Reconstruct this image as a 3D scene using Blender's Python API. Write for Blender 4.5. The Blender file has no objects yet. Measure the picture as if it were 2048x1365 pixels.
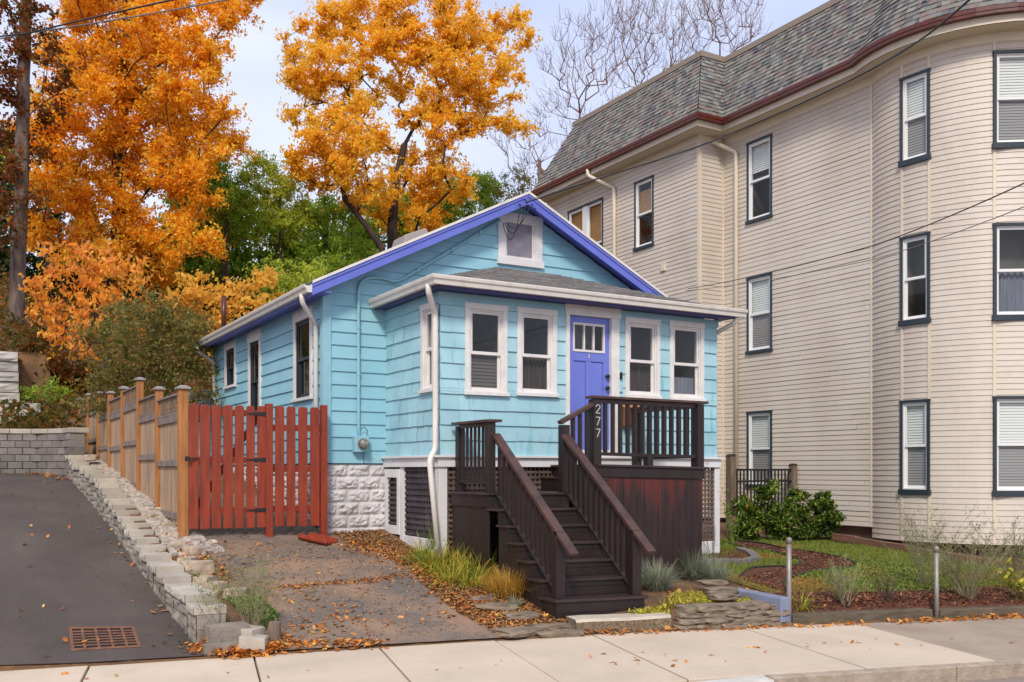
import bpy, bmesh, math, random
import numpy as np
from mathutils import Vector, noise
R = math.radians
C = bpy.context.scene.collection
sc = bpy.context.scene
# ------------------------------------------------------------------ camera
EYE = 1.70; YAW = R(30.4); F = 1900.0; HZ = 940.0
cd = bpy.data.cameras.new('camera'); cam = bpy.data.objects.new('camera', cd); C.objects.link(cam)
cam.location = (0, 0, EYE); cam.rotation_euler = (R(90), 0, -YAW)
cd.sensor_width = 36; cd.lens = F / 2048 * 36; cd.shift_y = (HZ - 682.5) / 2048; cd.clip_end = 2000
sc.camera = cam
# ------------------------------------------------------------------ sky, sun, exposure
SUN_EL, SUN_AZ = 42.0, 215.0            # elevation, compass azimuth (clockwise from +Y)
w = bpy.data.worlds.new('World'); sc.world = w; w.use_nodes = True
nt = w.node_tree; nt.nodes.clear()
sky = nt.nodes.new('ShaderNodeTexSky'); sky.sky_type = 'NISHITA'; sky.sun_disc = False
sky.sun_elevation = R(SUN_EL); sky.sun_rotation = R(SUN_AZ); sky.air_density = 1.0; sky.dust_density = 1.5; sky.ozone_density = 2.0
cloud = nt.nodes.new('ShaderNodeTexNoise'); cloud.inputs['Scale'].default_value = 2.2; cloud.inputs['Detail'].default_value = 5
tc = nt.nodes.new('ShaderNodeTexCoord')
mp = nt.nodes.new('ShaderNodeMapping'); mp.inputs['Scale'].default_value = (1, 1, 3.0)
nt.links.new(tc.outputs['Generated'], mp.inputs[0]); nt.links.new(mp.outputs[0], cloud.inputs['Vector'])
rc = nt.nodes.new('ShaderNodeValToRGB'); nt.links.new(cloud.outputs['Fac'], rc.inputs[0])
rc.color_ramp.elements[0].position = .3; rc.color_ramp.elements[0].color = (5.9, 6.7, 9.7, 1)
rc.color_ramp.elements[1].position = .72; rc.color_ramp.elements[1].color = (9.2, 9.5, 10.6, 1)
mx = nt.nodes.new('ShaderNodeMix'); mx.data_type = 'RGBA'; mx.inputs[0].default_value = .82
nt.links.new(sky.outputs[0], mx.inputs[6]); nt.links.new(rc.outputs[0], mx.inputs[7])
bg = nt.nodes.new('ShaderNodeBackground'); bg.inputs[1].default_value = .10
nt.links.new(mx.outputs[2], bg.inputs[0])
wo = nt.nodes.new('ShaderNodeOutputWorld'); nt.links.new(bg.outputs[0], wo.inputs[0])
sl = bpy.data.lights.new('sun', 'SUN'); sl.energy = 2.4; sl.angle = R(11); sl.color = (1, .91, .78)
so = bpy.data.objects.new('sun', sl); C.objects.link(so)
so.rotation_euler = (R(90 - SUN_EL), 0, R(180 - SUN_AZ))
sc.view_settings.view_transform = 'Standard'; sc.view_settings.look = 'None'
sc.view_settings.exposure = 0.28; sc.view_settings.gamma = 1
sc.cycles.max_bounces = 6; sc.cycles.transparent_max_bounces = 12

# ------------------------------------------------------------------ picture -> plane helpers (real planes of the place)
cy_, sy_ = math.cos(YAW), math.sin(YAW)
def ray(px, py):
    u = (px - 1024) / F
    return (sy_ + u * cy_, cy_ - u * sy_, (HZ - py) / F)
def onY(px, py, Y):
    d = ray(px, py); t = Y / d[1]; return (d[0] * t, EYE + d[2] * t)      # X, z
def onX(px, py, X):
    d = ray(px, py); t = X / d[0]; return (d[1] * t, EYE + d[2] * t)      # Y, z
def onT(px, py, t):
    d = ray(px, py); return Vector((d[0] * t, d[1] * t, EYE + d[2] * t))
def onZ(px, py, z):
    d = ray(px, py); t = (z - EYE) / d[2]; return (d[0] * t, d[1] * t)
def tab(T, v):
    if v <= T[0][0]: return T[0][1]
    for (a, b), (c, d) in zip(T, T[1:]):
        if v <= c: return b + (d - b) * (v - a) / (c - a)
    return T[-1][1]
def sm(v): v = max(0., min(1., v)); return v * v * (3 - 2 * v)

# ------------------------------------------------------------------ materials
def ramp(nt, fac, stops):
    r = nt.nodes.new('ShaderNodeValToRGB'); e = r.color_ramp.elements
    while len(e) > 1: e.remove(e[-1])
    e[0].position = stops[0][0]; e[0].color = (*stops[0][1], 1)
    for p, c in stops[1:]:
        k = e.new(p); k.color = (*c, 1)
    if fac is not None: nt.links.new(fac, r.inputs[0])
    return r.outputs[0]
def mixc(nt, fac, a, b, mode='MIX'):
    m = nt.nodes.new('ShaderNodeMix'); m.data_type = 'RGBA'; m.blend_type = mode
    for sck, v in ((m.inputs[0], fac), (m.inputs[6], a), (m.inputs[7], b)):
        if isinstance(v, (int, float)): sck.default_value = v
        elif isinstance(v, tuple): sck.default_value = (*v, 1)
        else: nt.links.new(v, sck)
    return m.outputs[2]
def math_(nt, op, a, b=None):
    m = nt.nodes.new('ShaderNodeMath'); m.operation = op
    for sck, v in ((m.inputs[0], a), (m.inputs[1], b)):
        if v is None: continue
        if isinstance(v, (int, float)): sck.default_value = v
        else: nt.links.new(v, sck)
    return m.outputs[0]
def nz(nt, scale, detail=4, st=(1, 1, 1), rough=.55, dist=0):
    t = nt.nodes.new('ShaderNodeTexCoord'); m = nt.nodes.new('ShaderNodeMapping'); m.inputs['Scale'].default_value = st
    nt.links.new(t.outputs['Object'], m.inputs[0])
    n = nt.nodes.new('ShaderNodeTexNoise'); n.inputs['Scale'].default_value = scale; n.inputs['Detail'].default_value = detail
    n.inputs['Roughness'].default_value = rough; n.inputs['Distortion'].default_value = dist
    nt.links.new(m.outputs[0], n.inputs['Vector']); return n.outputs['Fac']
def mat(name, col, col2=None, scale=3, st=(1, 1, 1), lo=.35, hi=.65, rough=.7, bump=0, bscale=40, bst=(1, 1, 1), island=0, metal=0, stops=None, spec=.5, extra=None, detail=5):
    m = bpy.data.materials.new(name); m.use_nodes = True; nt = m.node_tree; b = nt.nodes['Principled BSDF']
    if stops:
        g = nt.nodes.new('ShaderNodeNewGeometry'); c = ramp(nt, g.outputs['Random Per Island'], stops)
        if col2 is not None: c = mixc(nt, ramp(nt, nz(nt, scale, detail, st), [(lo, (0, 0, 0)), (hi, (1, 1, 1))]), c, col2)
    elif col2 is not None:
        c = ramp(nt, nz(nt, scale, detail, st), [(lo, col), (hi, col2)])
    else:
        c = mixc(nt, 0., col, col)
    if island:
        g = nt.nodes.new('ShaderNodeNewGeometry')
        v = ramp(nt, g.outputs['Random Per Island'], [(0, (1 - island,) * 3), (1, (1 + island * .3,) * 3)])
        c = mixc(nt, 1., c, v, 'MULTIPLY')
    if extra: c = extra(nt, c)
    nt.links.new(c, b.inputs['Base Color'])
    b.inputs['Roughness'].default_value = rough; b.inputs['Metallic'].default_value = metal
    b.inputs['Specular IOR Level'].default_value = spec
    if bump:
        bp = nt.nodes.new('ShaderNodeBump'); bp.inputs['Strength'].default_value = bump; bp.inputs['Distance'].default_value = .02
        nt.links.new(nz(nt, bscale, 6, bst), bp.inputs['Height']); nt.links.new(bp.outputs[0], b.inputs['Normal'])
    return m
def leafmat(name, stops, nscale=.5, tint=None, trans=.55, rough=.6):
    m = bpy.data.materials.new(name); m.use_nodes = True; nt = m.node_tree; nt.nodes.clear()
    g = nt.nodes.new('ShaderNodeNewGeometry'); c = ramp(nt, g.outputs['Random Per Island'], stops)
    if tint: c = mixc(nt, ramp(nt, nz(nt, nscale, 3), [(.42, (0, 0, 0)), (.62, (1, 1, 1))]), c, mixc(nt, .6, c, tint))
    d = nt.nodes.new('ShaderNodeBsdfPrincipled'); d.inputs['Roughness'].default_value = rough; d.inputs['Specular IOR Level'].default_value = .25
    t = nt.nodes.new('ShaderNodeBsdfTranslucent'); x = nt.nodes.new('ShaderNodeMixShader'); x.inputs[0].default_value = trans
    nt.links.new(c, d.inputs['Base Color']); nt.links.new(c, t.inputs['Color'])
    nt.links.new(d.outputs[0], x.inputs[1]); nt.links.new(t.outputs[0], x.inputs[2])
    o = nt.nodes.new('ShaderNodeOutputMaterial'); nt.links.new(x.outputs[0], o.inputs[0]); return m
def glassmat(name, tint=(.75, .8, .8), refl=1.0):
    m = bpy.data.materials.new(name); m.use_nodes = True; nt = m.node_tree; nt.nodes.clear()
    f = nt.nodes.new('ShaderNodeLayerWeight'); f.inputs[0].default_value = .5
    fm = math_(nt, 'ADD', .06 * refl, math_(nt, 'MULTIPLY', math_(nt, 'POWER', f.outputs['Facing'], 4), .8))
    t = nt.nodes.new('ShaderNodeBsdfTransparent'); t.inputs[0].default_value = (*tint, 1)
    g = nt.nodes.new('ShaderNodeBsdfGlossy'); g.inputs['Roughness'].default_value = .03; g.inputs['Color'].default_value = (.62, .6, .56, 1)
    x = nt.nodes.new('ShaderNodeMixShader'); nt.links.new(fm, x.inputs[0])
    nt.links.new(t.outputs[0], x.inputs[1]); nt.links.new(g.outputs[0], x.inputs[2])
    o = nt.nodes.new('ShaderNodeOutputMaterial'); nt.links.new(x.outputs[0], o.inputs[0]); return m
def s2l(r, g, b):
    return tuple(((v / 255) / 12.92 if v / 255 <= .04045 else ((v / 255 + .055) / 1.055) ** 2.4) for v in (r, g, b))

M = {}
def soil(col, lo=.5, hi=.8, amt=.5, sc=.9, st=(1, 1, .45)):      # broad uneven dirt and fading with its own shape
    def f(nt, c):
        k = ramp(nt, nz(nt, sc, 8, st, .68), [(lo, (0, 0, 0)), (hi, (amt,) * 3)]); k2 = ramp(nt, nz(nt, 30, 4, (1, 1, .3), .6), [(.3, (.55,) * 3), (.7, (1, 1, 1))])
        return mixc(nt, mixc(nt, 1., k, k2, 'MULTIPLY'), c, col)
    return f
def weather_streak(nt, c):   # thin vertical paint wear on the shingles
    f = ramp(nt, nz(nt, 2.5, 6, (3, 3, .5)), [(.60, (0, 0, 0)), (.72, (1, 1, 1))])
    return mixc(nt, f, c, s2l(120, 180, 190))
M['blue'] = mat('blue_clapboard', s2l(136, 186, 202), s2l(148, 197, 211), 1.2, rough=.55, bump=.1, bscale=30, bst=(1, 1, 6), island=.05, extra=soil(s2l(116, 156, 162), .5, .8, .55, 1.1))
M['blue_shingle'] = mat('blue_shingle', s2l(150, 193, 205), s2l(166, 206, 216), 2.0, rough=.6, bump=.15, bscale=12, bst=(8, 8, .6), island=.09, extra=weather_streak)
M['teal_trim'] = mat('teal_trim', s2l(136, 182, 196), s2l(146, 192, 204), 4, rough=.5, bump=.05)
def peel(nt, c):
    f = ramp(nt, nz(nt, 5, 8, (1, 1, .6), .7), [(.66, (0, 0, 0)), (.68, (1, 1, 1))])
    return mixc(nt, f, c, s2l(176, 168, 156))
M['white'] = mat('white_paint', s2l(226, 222, 218), s2l(212, 208, 204), 6, rough=.5, bump=.04)
M['white_worn'] = mat('white_worn_paint', s2l(220, 218, 218), s2l(208, 206, 206), 3, rough=.6, bump=.15, extra=peel)
M['gutter'] = mat('white_gutter', s2l(222, 216, 208), s2l(190, 182, 172), 2, (3, 3, .4), .5, .9, rough=.35)
M['cobalt_shaded'] = mat('shaded_cobalt_fascia', s2l(52, 48, 104), s2l(60, 56, 116), 2, rough=.5)  # cobalt trim darkened in colour to paint the shade below the porch gutter
M['cobalt'] = mat('cobalt_paint', s2l(94, 104, 192), s2l(102, 114, 200), 2, rough=.45, bump=.05)
M['cobalt_door'] = mat('cobalt_door_paint', s2l(104, 116, 200), s2l(110, 124, 206), 1.5, rough=.35)
M['roof_grey'] = mat('grey_shingles', s2l(138, 133, 130), s2l(108, 105, 104), 9, rough=.9, bump=.5, bscale=150, island=.25)
M['mansard'] = mat('slate_shingles', None, stops=[(0, s2l(98, 98, 98)), (.2, s2l(122, 122, 116)), (.4, s2l(140, 140, 132)), (.55, s2l(116, 106, 104)), (.7, s2l(134, 116, 110)), (.85, s2l(86, 88, 96)), (1, s2l(128, 128, 122))], rough=.95, bump=.4, bscale=220)
M['cream'] = mat('cream_siding', s2l(208, 197, 184), s2l(198, 186, 172), .7, (1, 1, .5), rough=.5, island=.035, bump=.04, bscale=14, extra=soil(s2l(176, 158, 140), .46, .8, .6, .8))
M['cream_trim'] = mat('cream_trim', s2l(216, 204, 184), s2l(208, 194, 172), 2, rough=.5)
M['soffit'] = mat('cream_soffit', s2l(200, 186, 160), rough=.6)
M['brown_gutter'] = mat('brown_gutter', s2l(96, 42, 30), s2l(80, 34, 26), 2, rough=.35)
M['dark_trim'] = mat('dark_trim', s2l(46, 58, 66), s2l(38, 48, 56), 3, rough=.45)
M['vinyl'] = mat('white_vinyl', s2l(224, 224, 222), rough=.35)
M['glass'] = glassmat('window_glass', (.92, .94, .94), 1.3)
M['screen'] = glassmat('insect_screen', (.60, .60, .61), .8)
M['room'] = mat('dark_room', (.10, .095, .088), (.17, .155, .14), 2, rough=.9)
M['blind'] = mat('window_blind', s2l(228, 228, 224), rough=.6)
M['blind_tan_reflection'] = mat('tan_blind_and_reflection', s2l(170, 130, 84), rough=.7)  # real tan blinds, and the painted amber reflection in one rear window
M['curtain'] = mat('curtain', s2l(190, 196, 206), s2l(150, 160, 176), 5, (6, 6, .3), rough=.9)
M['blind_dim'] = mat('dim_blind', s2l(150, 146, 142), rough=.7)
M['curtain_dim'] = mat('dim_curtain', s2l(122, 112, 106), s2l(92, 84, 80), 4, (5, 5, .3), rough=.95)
M['grey_board'] = mat('grey_board', s2l(140, 134, 146), s2l(120, 116, 128), 4, rough=.8)
M['stone_paint'] = mat('painted_stone_block', s2l(206, 202, 204), s2l(176, 174, 172), 1.3, rough=.8, bump=.35, bscale=14)
def redstain(nt, c):     # bare reddish wood where the stain wore off below the deck edge
    t = nt.nodes.new('ShaderNodeTexCoord'); s = nt.nodes.new('ShaderNodeSeparateXYZ'); nt.links.new(t.outputs['Object'], s.inputs[0])
    a = math_(nt, 'MULTIPLY', math_(nt, 'SUBTRACT', s.outputs['Z'], 1.0), 1.0)
    b = math_(nt, 'MULTIPLY', math_(nt, 'SUBTRACT', nz(nt, 3.2, 5, (3, 3, .35)), .5), 1.9)
    f = ramp(nt, math_(nt, 'ADD', a, b), [(.32, (0, 0, 0)), (.75, (.8, .8, .8))])
    return mixc(nt, f, c, s2l(104, 34, 22))
M['deck'] = mat('dark_stained_wood', s2l(44, 28, 23), s2l(31, 20, 18), 3, (3, 3, .6), rough=.5, bump=.2, bscale=9, bst=(9, 9, .6), island=.25)
M['deck_red'] = mat('dark_wood_red_wear', s2l(52, 28, 24), s2l(34, 21, 21), 3, (6, 6, .6), rough=.5, bump=.2, bscale=9, bst=(9, 9, .6), island=.25, extra=redstain)
M['deck_tread'] = mat('dark_wood_tread', s2l(66, 50, 47), s2l(46, 34, 33), 4, (.6, 5, 5), rough=.42, bump=.25, bscale=7, bst=(1, 14, 14), island=.2)
M['rail_top'] = mat('handrail_wood', s2l(84, 56, 48), s2l(60, 40, 35), 4, rough=.4, bump=.15, bscale=20, island=.1)
M['lattice'] = mat('weathered_lattice', s2l(118, 98, 86), s2l(88, 72, 66), 4, rough=.85, bump=.2, island=.25)
M['lattice_dark'] = mat('dark_slats', s2l(84, 76, 84), s2l(60, 54, 58), 4, rough=.85, island=.3)
M['redwood'] = mat('red_stained_pine', s2l(156, 60, 30), s2l(118, 42, 22), 3.0, (5, 5, .7), .35, .72, rough=.6, bump=.15, bscale=10, bst=(8, 8, .6), island=.13)
M['pine'] = mat('golden_pine_post', s2l(182, 124, 68), s2l(150, 94, 48), 5, (5, 5, .5), rough=.65, bump=.15, bscale=9, bst=(9, 9, .5), island=.1)
def fencestain(nt, c):
    f = ramp(nt, nz(nt, 1.8, 6, (1, 3.0, .55)), [(.46, (0, 0, 0)), (.7, (1, 1, 1))])
    return mixc(nt, f, c, s2l(120, 112, 108))
M['fence'] = mat('weathered_fence_board', s2l(186, 152, 118), s2l(168, 134, 102), 4, (3, 3, .5), rough=.8, bump=.2, bscale=9, bst=(9, 9, .6), island=.18, extra=fencestain)
M['fence_grey'] = mat('grey_fence_rail', s2l(140, 124, 114), s2l(112, 100, 94), 4, rough=.85, bump=.2, island=.1)
M['cap'] = mat('grey_post_cap', s2l(146, 138, 134), rough=.7)
M['black_metal'] = mat('black_metal', (.012, .012, .013), rough=.45)
M['galv'] = mat('galvanised_pipe', s2l(150, 146, 140), s2l(116, 100, 84), 7, (1, 1, .5), .45, .75, rough=.5, metal=.5)
M['meter_glass'] = mat('meter_face', s2l(160, 156, 148), s2l(90, 84, 80), 30, rough=.15)
M['copper'] = mat('copper_mailbox', s2l(150, 92, 60), s2l(124, 72, 48), 5, rough=.4, metal=.4)
M['copper_hi'] = mat('copper_lid', s2l(214, 140, 82), rough=.35, metal=.3)
M['silver'] = mat('brushed_numbers', s2l(214, 208, 196), rough=.35, metal=.6)
M['wire'] = mat('black_cable', (.02, .02, .02), rough=.6)
M['wire_grey'] = mat('grey_cable', (.14, .14, .15), rough=.6)
def speck(scale, a, b, lo, hi):
    def f(nt, c):
        k = ramp(nt, nz(nt, scale, 3, (1, 1, 1), .8), [(lo, (0, 0, 0)), (hi, (1, 1, 1))]); c = mixc(nt, k, c, b); return c
    return f
M['asphalt'] = mat('new_asphalt', s2l(68, 59, 54), s2l(82, 72, 66), .9, rough=.85, bump=.5, bscale=140, extra=lambda nt, c: soil(s2l(118, 108, 100), .42, .8, .8, .5, (1, .35, 1))(nt, speck(160, 0, s2l(122, 114, 108), .54, .66)(nt, mixc(nt, ramp(nt, nz(nt, 26, 5, (1, 1, 1), .75), [(.45, (0, 0, 0)), (.62, (.55,) * 3)]), c, s2l(64, 57, 54)))), spec=.35)
def cracks(nt, c):
    t = nt.nodes.new('ShaderNodeTexCoord'); v = nt.nodes.new('ShaderNodeTexVoronoi'); v.feature = 'DISTANCE_TO_EDGE'; v.inputs['Scale'].default_value = 1.0
    wv = nt.nodes.new('ShaderNodeTexNoise'); wv.inputs['Scale'].default_value = 2.5; wv.inputs['Detail'].default_value = 8
    nt.links.new(t.outputs['Object'], wv.inputs['Vector'])
    a = nt.nodes.new('ShaderNodeVectorMath'); a.operation = 'MULTIPLY_ADD'; nt.links.new(wv.outputs['Color'], a.inputs[0]); a.inputs[1].default_value = (.9,) * 3
    nt.links.new(t.outputs['Object'], a.inputs[2]); nt.links.new(a.outputs[0], v.inputs['Vector'])
    f = ramp(nt, v.outputs['Distance'], [(.0, (1, 1, 1)), (.009, (1, 1, 1)), (.02, (0, 0, 0))])
    c = mixc(nt, f, c, s2l(66, 46, 36))
    v2 = nt.nodes.new('ShaderNodeTexVoronoi'); v2.feature = 'DISTANCE_TO_EDGE'; v2.inputs['Scale'].default_value = 4.5
    nt.links.new(a.outputs[0], v2.inputs['Vector'])
    msk = ramp(nt, nz(nt, .8, 3), [(.5, (0, 0, 0)), (.6, (1, 1, 1))])
    f2 = ramp(nt, v2.outputs['Distance'], [(.0, (1, 1, 1)), (.014, (1, 1, 1)), (.04, (0, 0, 0))])
    c = mixc(nt, mixc(nt, 1., msk, f2, 'MULTIPLY'), c, s2l(92, 70, 56))
    c = mixc(nt, ramp(nt, nz(nt, 1.3, 4), [(.48, (0, 0, 0)), (.7, (.7, .7, .7))]), mixc(nt, ramp(nt, nz(nt, .55, 5, (1, 1, 1), .6, 1.), [(.42, (0, 0, 0)), (.55, (.6, .6, .6))]), c, s2l(92, 86, 84)), s2l(160, 124, 96))
    return mixc(nt, ramp(nt, nz(nt, 120, 3, (1, 1, 1), .8), [(.52, (0, 0, 0)), (.66, (.8, .8, .8))]), c, s2l(158, 146, 138))
M['old_asphalt'] = mat('cracked_asphalt', s2l(104, 90, 76), s2l(134, 114, 92), .8, rough=.9, bump=.6, bscale=90, extra=cracks)
M['concrete'] = mat('sidewalk_concrete', s2l(194, 177, 156), s2l(206, 188, 166), 1.1, rough=.85, bump=.15, bscale=120, island=.06, extra=lambda nt, c: soil(s2l(160, 142, 122), .5, .8, .5, 1.4, (1, 1, 1))(nt, speck(90, 0, s2l(168, 152, 136), .62, .8)(nt, c)))
M['concrete_old'] = mat('old_sidewalk', s2l(168, 150, 132), s2l(150, 132, 114), 1.4, rough=.9, bump=.25, bscale=120, island=.05, extra=speck(100, 0, s2l(190, 172, 152), .58, .75))
M['joint'] = mat('joint_dirt', s2l(84, 60, 38), s2l(60, 44, 30), 9, rough=1)
M['road'] = mat('road_asphalt', s2l(150, 136, 126), s2l(132, 120, 112), 1.2, rough=.9, bump=.4, bscale=130, extra=speck(120, 0, s2l(176, 164, 152), .56, .7))
M['kerb'] = mat('granite_kerb', s2l(178, 160, 142), s2l(150, 134, 118), 8, rough=.85, bump=.6, bscale=45)
M['kerb_pale'] = mat('pale_kerb', s2l(204, 200, 194), s2l(186, 180, 172), 5, rough=.8, bump=.3, bscale=60)
M['kerb_face'] = mat('rough_kerb_face', s2l(120, 100, 82), s2l(86, 72, 60), 9, rough=.95, bump=1, bscale=35)
M['block'] = mat('concrete_block', s2l(156, 146, 134), s2l(120, 111, 102), 2.4, rough=.9, bump=.8, bscale=30, island=.2, extra=soil(s2l(104, 98, 84), .5, .75, .6, 2.2, (1, 1, 1)))
M['block_cap'] = mat('cap_block', s2l(190, 181, 166), s2l(164, 155, 141), 2.2, rough=.85, bump=.4, bscale=60, island=.16, extra=soil(s2l(150, 140, 124), .5, .75, .6, 2.5, (1, 1, 1)))
M['block_grey'] = mat('grey_wall_block', s2l(142, 132, 124), s2l(112, 108, 106), 1.8, rough=.9, bump=.7, bscale=30, island=.25)
M['block_big'] = mat('pale_wall_block', s2l(196, 190, 184), s2l(172, 166, 160), 2, rough=.85, bump=.8, bscale=6, island=.08)
M['rock'] = mat('pale_rock', s2l(188, 168, 144), s2l(160, 142, 124), 5, rough=.85, bump=.5, bscale=20, island=.2)
M['flag'] = mat('flagstone', s2l(146, 128, 106), s2l(112, 100, 88), 4, rough=.85, bump=.5, bscale=22, island=.3)
M['gravel'] = mat('gravel', None, stops=[(0, s2l(196, 184, 170)), (.4, s2l(160, 148, 138)), (.7, s2l(206, 196, 184)), (1, s2l(118, 106, 98))], rough=.9)
M['dirt'] = mat('leafy_dirt', s2l(118, 88, 60), s2l(90, 68, 48), 3, rough=1, bump=.8, bscale=25, extra=speck(14, 0, s2l(150, 104, 58), .55, .75))
M['mulch'] = mat('mulch', s2l(104, 62, 44), s2l(72, 44, 34), 22, rough=1, bump=1, bscale=45)
M['mulch_chip'] = mat('mulch_chip', None, stops=[(0, s2l(120, 68, 46)), (.5, s2l(86, 50, 36)), (.85, s2l(140, 86, 58)), (1, s2l(168, 118, 84))], rough=.95)
M['lawn'] = mat('lawn_base', s2l(98, 100, 48), s2l(126, 112, 56), 3, rough=1, bump=.8, bscale=50)
M['edging'] = mat('black_edging', (.02, .02, .022), rough=.5)
M['timber'] = mat('grey_timber', s2l(104, 92, 76), s2l(80, 70, 56), 4, (.5, 5, 5), rough=.9, bump=.4, bscale=12, bst=(1, 8, 8))
M['timber_red'] = mat('brown_timber', s2l(128, 90, 74), s2l(100, 70, 58), 4, (5, .5, 5), rough=.9, bump=.3, bscale=12)
M['blue_wall'] = mat('blue_painted_concrete', s2l(136, 146, 170), s2l(116, 126, 152), 4, rough=.85, bump=.4, bscale=40, extra=soil(s2l(120, 116, 118), .45, .7, .8, 3, (1, 1, 1)))
M['block_step'] = mat('aggregate_concrete', s2l(192, 180, 162), s2l(176, 164, 146), 5, rough=.9, bump=.4, bscale=60)
M['aggregate'] = mat('rough_aggregate', s2l(140, 120, 96), s2l(92, 80, 66), 30, rough=.95, bump=1, bscale=45)
M['rust'] = mat('rusty_iron', s2l(134, 88, 60), s2l(96, 62, 44), 14, rough=.8, bump=.4, bscale=60)
M['hole'] = mat('drain_pit', (.006, .005, .005), rough=1)
M['bark'] = mat('dark_bark', s2l(72, 54, 44), s2l(48, 36, 32), 6, (1, 1, .3), rough=.95, bump=.6, bscale=14)
M['bark_grey'] = mat('grey_bark', s2l(122, 104, 92), s2l(82, 68, 62), 5, (2, 2, .4), rough=.95, bump=.8, bscale=10, bst=(3, 3, .5))
M['twig'] = mat('bare_twig', s2l(140, 112, 98), s2l(112, 86, 76), 2, rough=.9)
M['twig_dark'] = mat('brown_twig', s2l(96, 76, 64), s2l(70, 54, 46), 2, rough=.9)
M['foundation'] = mat('brown_foundation', s2l(112, 84, 72), s2l(84, 62, 54), 4, rough=.9)
M['wood_post'] = mat('weathered_post', s2l(128, 110, 94), s2l(98, 82, 70), 5, (3, 3, .5), rough=.9, bump=.3)
ORANGE = [(0, s2l(248, 146, 20)), (.2, s2l(255, 182, 26)), (.5, s2l(255, 210, 58)), (.8, s2l(255, 230, 104)), (1, s2l(236, 134, 22))]
GOLD = [(0, s2l(248, 164, 30)), (.3, s2l(255, 210, 60)), (.6, s2l(255, 226, 96)), (.9, s2l(250, 200, 56)), (1, s2l(220, 150, 40))]
M['leaf_orange'] = leafmat('orange_leaf', ORANGE, .45, s2l(255, 172, 24))
M['leaf_gold'] = leafmat('golden_leaf', GOLD, .4, s2l(255, 192, 48))
M['leaf_red'] = leafmat('russet_leaf', [(0, s2l(150, 60, 30)), (.35, s2l(116, 84, 40)), (.6, s2l(96, 100, 44)), (.85, s2l(176, 84, 30)), (1, s2l(80, 90, 40))], .8, s2l(120, 60, 30))
M['leaf_green'] = leafmat('green_leaf', [(0, s2l(116, 156, 54)), (.4, s2l(166, 198, 72)), (.7, s2l(204, 222, 88)), (.95, s2l(124, 166, 60)), (1, s2l(226, 180, 70))], .5, s2l(146, 180, 60))
M['leaf_lime'] = leafmat('lime_leaf', [(0, s2l(170, 190, 60)), (.4, s2l(206, 214, 80)), (.75, s2l(228, 222, 100)), (1, s2l(136, 168, 58))], .5, s2l(176, 196, 66))
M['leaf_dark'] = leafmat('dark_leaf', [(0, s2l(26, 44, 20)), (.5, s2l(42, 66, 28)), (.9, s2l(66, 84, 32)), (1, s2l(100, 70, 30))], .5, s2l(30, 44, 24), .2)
M['leaf_under'] = leafmat('undergrowth_leaf', [(0, s2l(120, 84, 40)), (.3, s2l(84, 96, 40)), (.55, s2l(190, 120, 44)), (.8, s2l(70, 84, 36)), (1, s2l(150, 110, 56))], .5, s2l(70, 76, 34))
M['leaf_olive'] = leafmat('olive_leaf', [(0, s2l(90, 104, 48)), (.3, s2l(124, 132, 64)), (.55, s2l(160, 144, 80)), (.75, s2l(150, 108, 62)), (.9, s2l(186, 168, 108)), (1, s2l(222, 160, 70))], .7, s2l(120, 120, 60))
M['leaf_salmon'] = leafmat('salmon_leaf', [(0, s2l(252, 160, 60)), (.35, s2l(255, 200, 76)), (.7, s2l(255, 190, 100)), (1, s2l(246, 140, 70))], .6, s2l(250, 170, 50))
M['leaf_yellow'] = leafmat('yellow_leaf', [(0, s2l(250, 200, 84)), (.5, s2l(255, 216, 104)), (1, s2l(236, 176, 64))], .6, s2l(230, 170, 60))
M['leaf_holly'] = leafmat('shrub_leaf', [(0, s2l(46, 72, 26)), (.35, s2l(76, 102, 34)), (.65, s2l(110, 132, 46)), (.88, s2l(160, 172, 70)), (.97, s2l(54, 60, 30)), (1, s2l(176, 120, 50))], 1.2, s2l(50, 66, 26), .2, .4)
M['litter'] = leafmat('fallen_leaf', [(0, s2l(196, 110, 46)), (.25, s2l(222, 150, 66)), (.5, s2l(170, 92, 48)), (.7, s2l(232, 180, 96)), (.85, s2l(128, 76, 48)), (1, s2l(214, 130, 50))], 1, None, .15)
M['straw'] = leafmat('straw_grass', [(0, s2l(196, 150, 62)), (.5, s2l(214, 172, 82)), (.8, s2l(170, 140, 60)), (1, s2l(150, 100, 40))], 1, None, .2)
M['lily'] = leafmat('lily_blade', [(0, s2l(96, 128, 40)), (.35, s2l(140, 156, 54)), (.6, s2l(196, 186, 74)), (.85, s2l(214, 170, 70)), (1, s2l(70, 110, 40))], 1, None, .25)
M['fescue'] = leafmat('blue_fescue', [(0, s2l(120, 134, 118)), (.5, s2l(148, 158, 138)), (.8, s2l(176, 170, 132)), (1, s2l(98, 118, 104))], 1, None, .15)
M['grass'] = leafmat('grass_blade', [(0, s2l(92, 112, 42)), (.4, s2l(124, 142, 54)), (.7, s2l(150, 150, 70)), (1, s2l(84, 96, 40))], 1, None, .2)
M['grass_dry'] = leafmat('dry_grass', [(0, s2l(176, 140, 74)), (.4, s2l(150, 126, 66)), (.8, s2l(124, 124, 60)), (1, s2l(190, 130, 64))], 1, None, .2)
M['moss'] = leafmat('sedum_moss', [(0, s2l(150, 160, 50)), (.4, s2l(190, 188, 70)), (.8, s2l(206, 178, 70)), (1, s2l(120, 140, 50))], 1, None, .2)
M['sage'] = leafmat('sage_twig', [(0, s2l(150, 142, 112)), (.5, s2l(130, 122, 96)), (1, s2l(160, 146, 120))], 1, None, .1)
M['weed'] = leafmat('weed_leaf', [(0, s2l(96, 120, 50)), (.5, s2l(136, 152, 74)), (1, s2l(76, 104, 48))], 1, None, .2)

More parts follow.
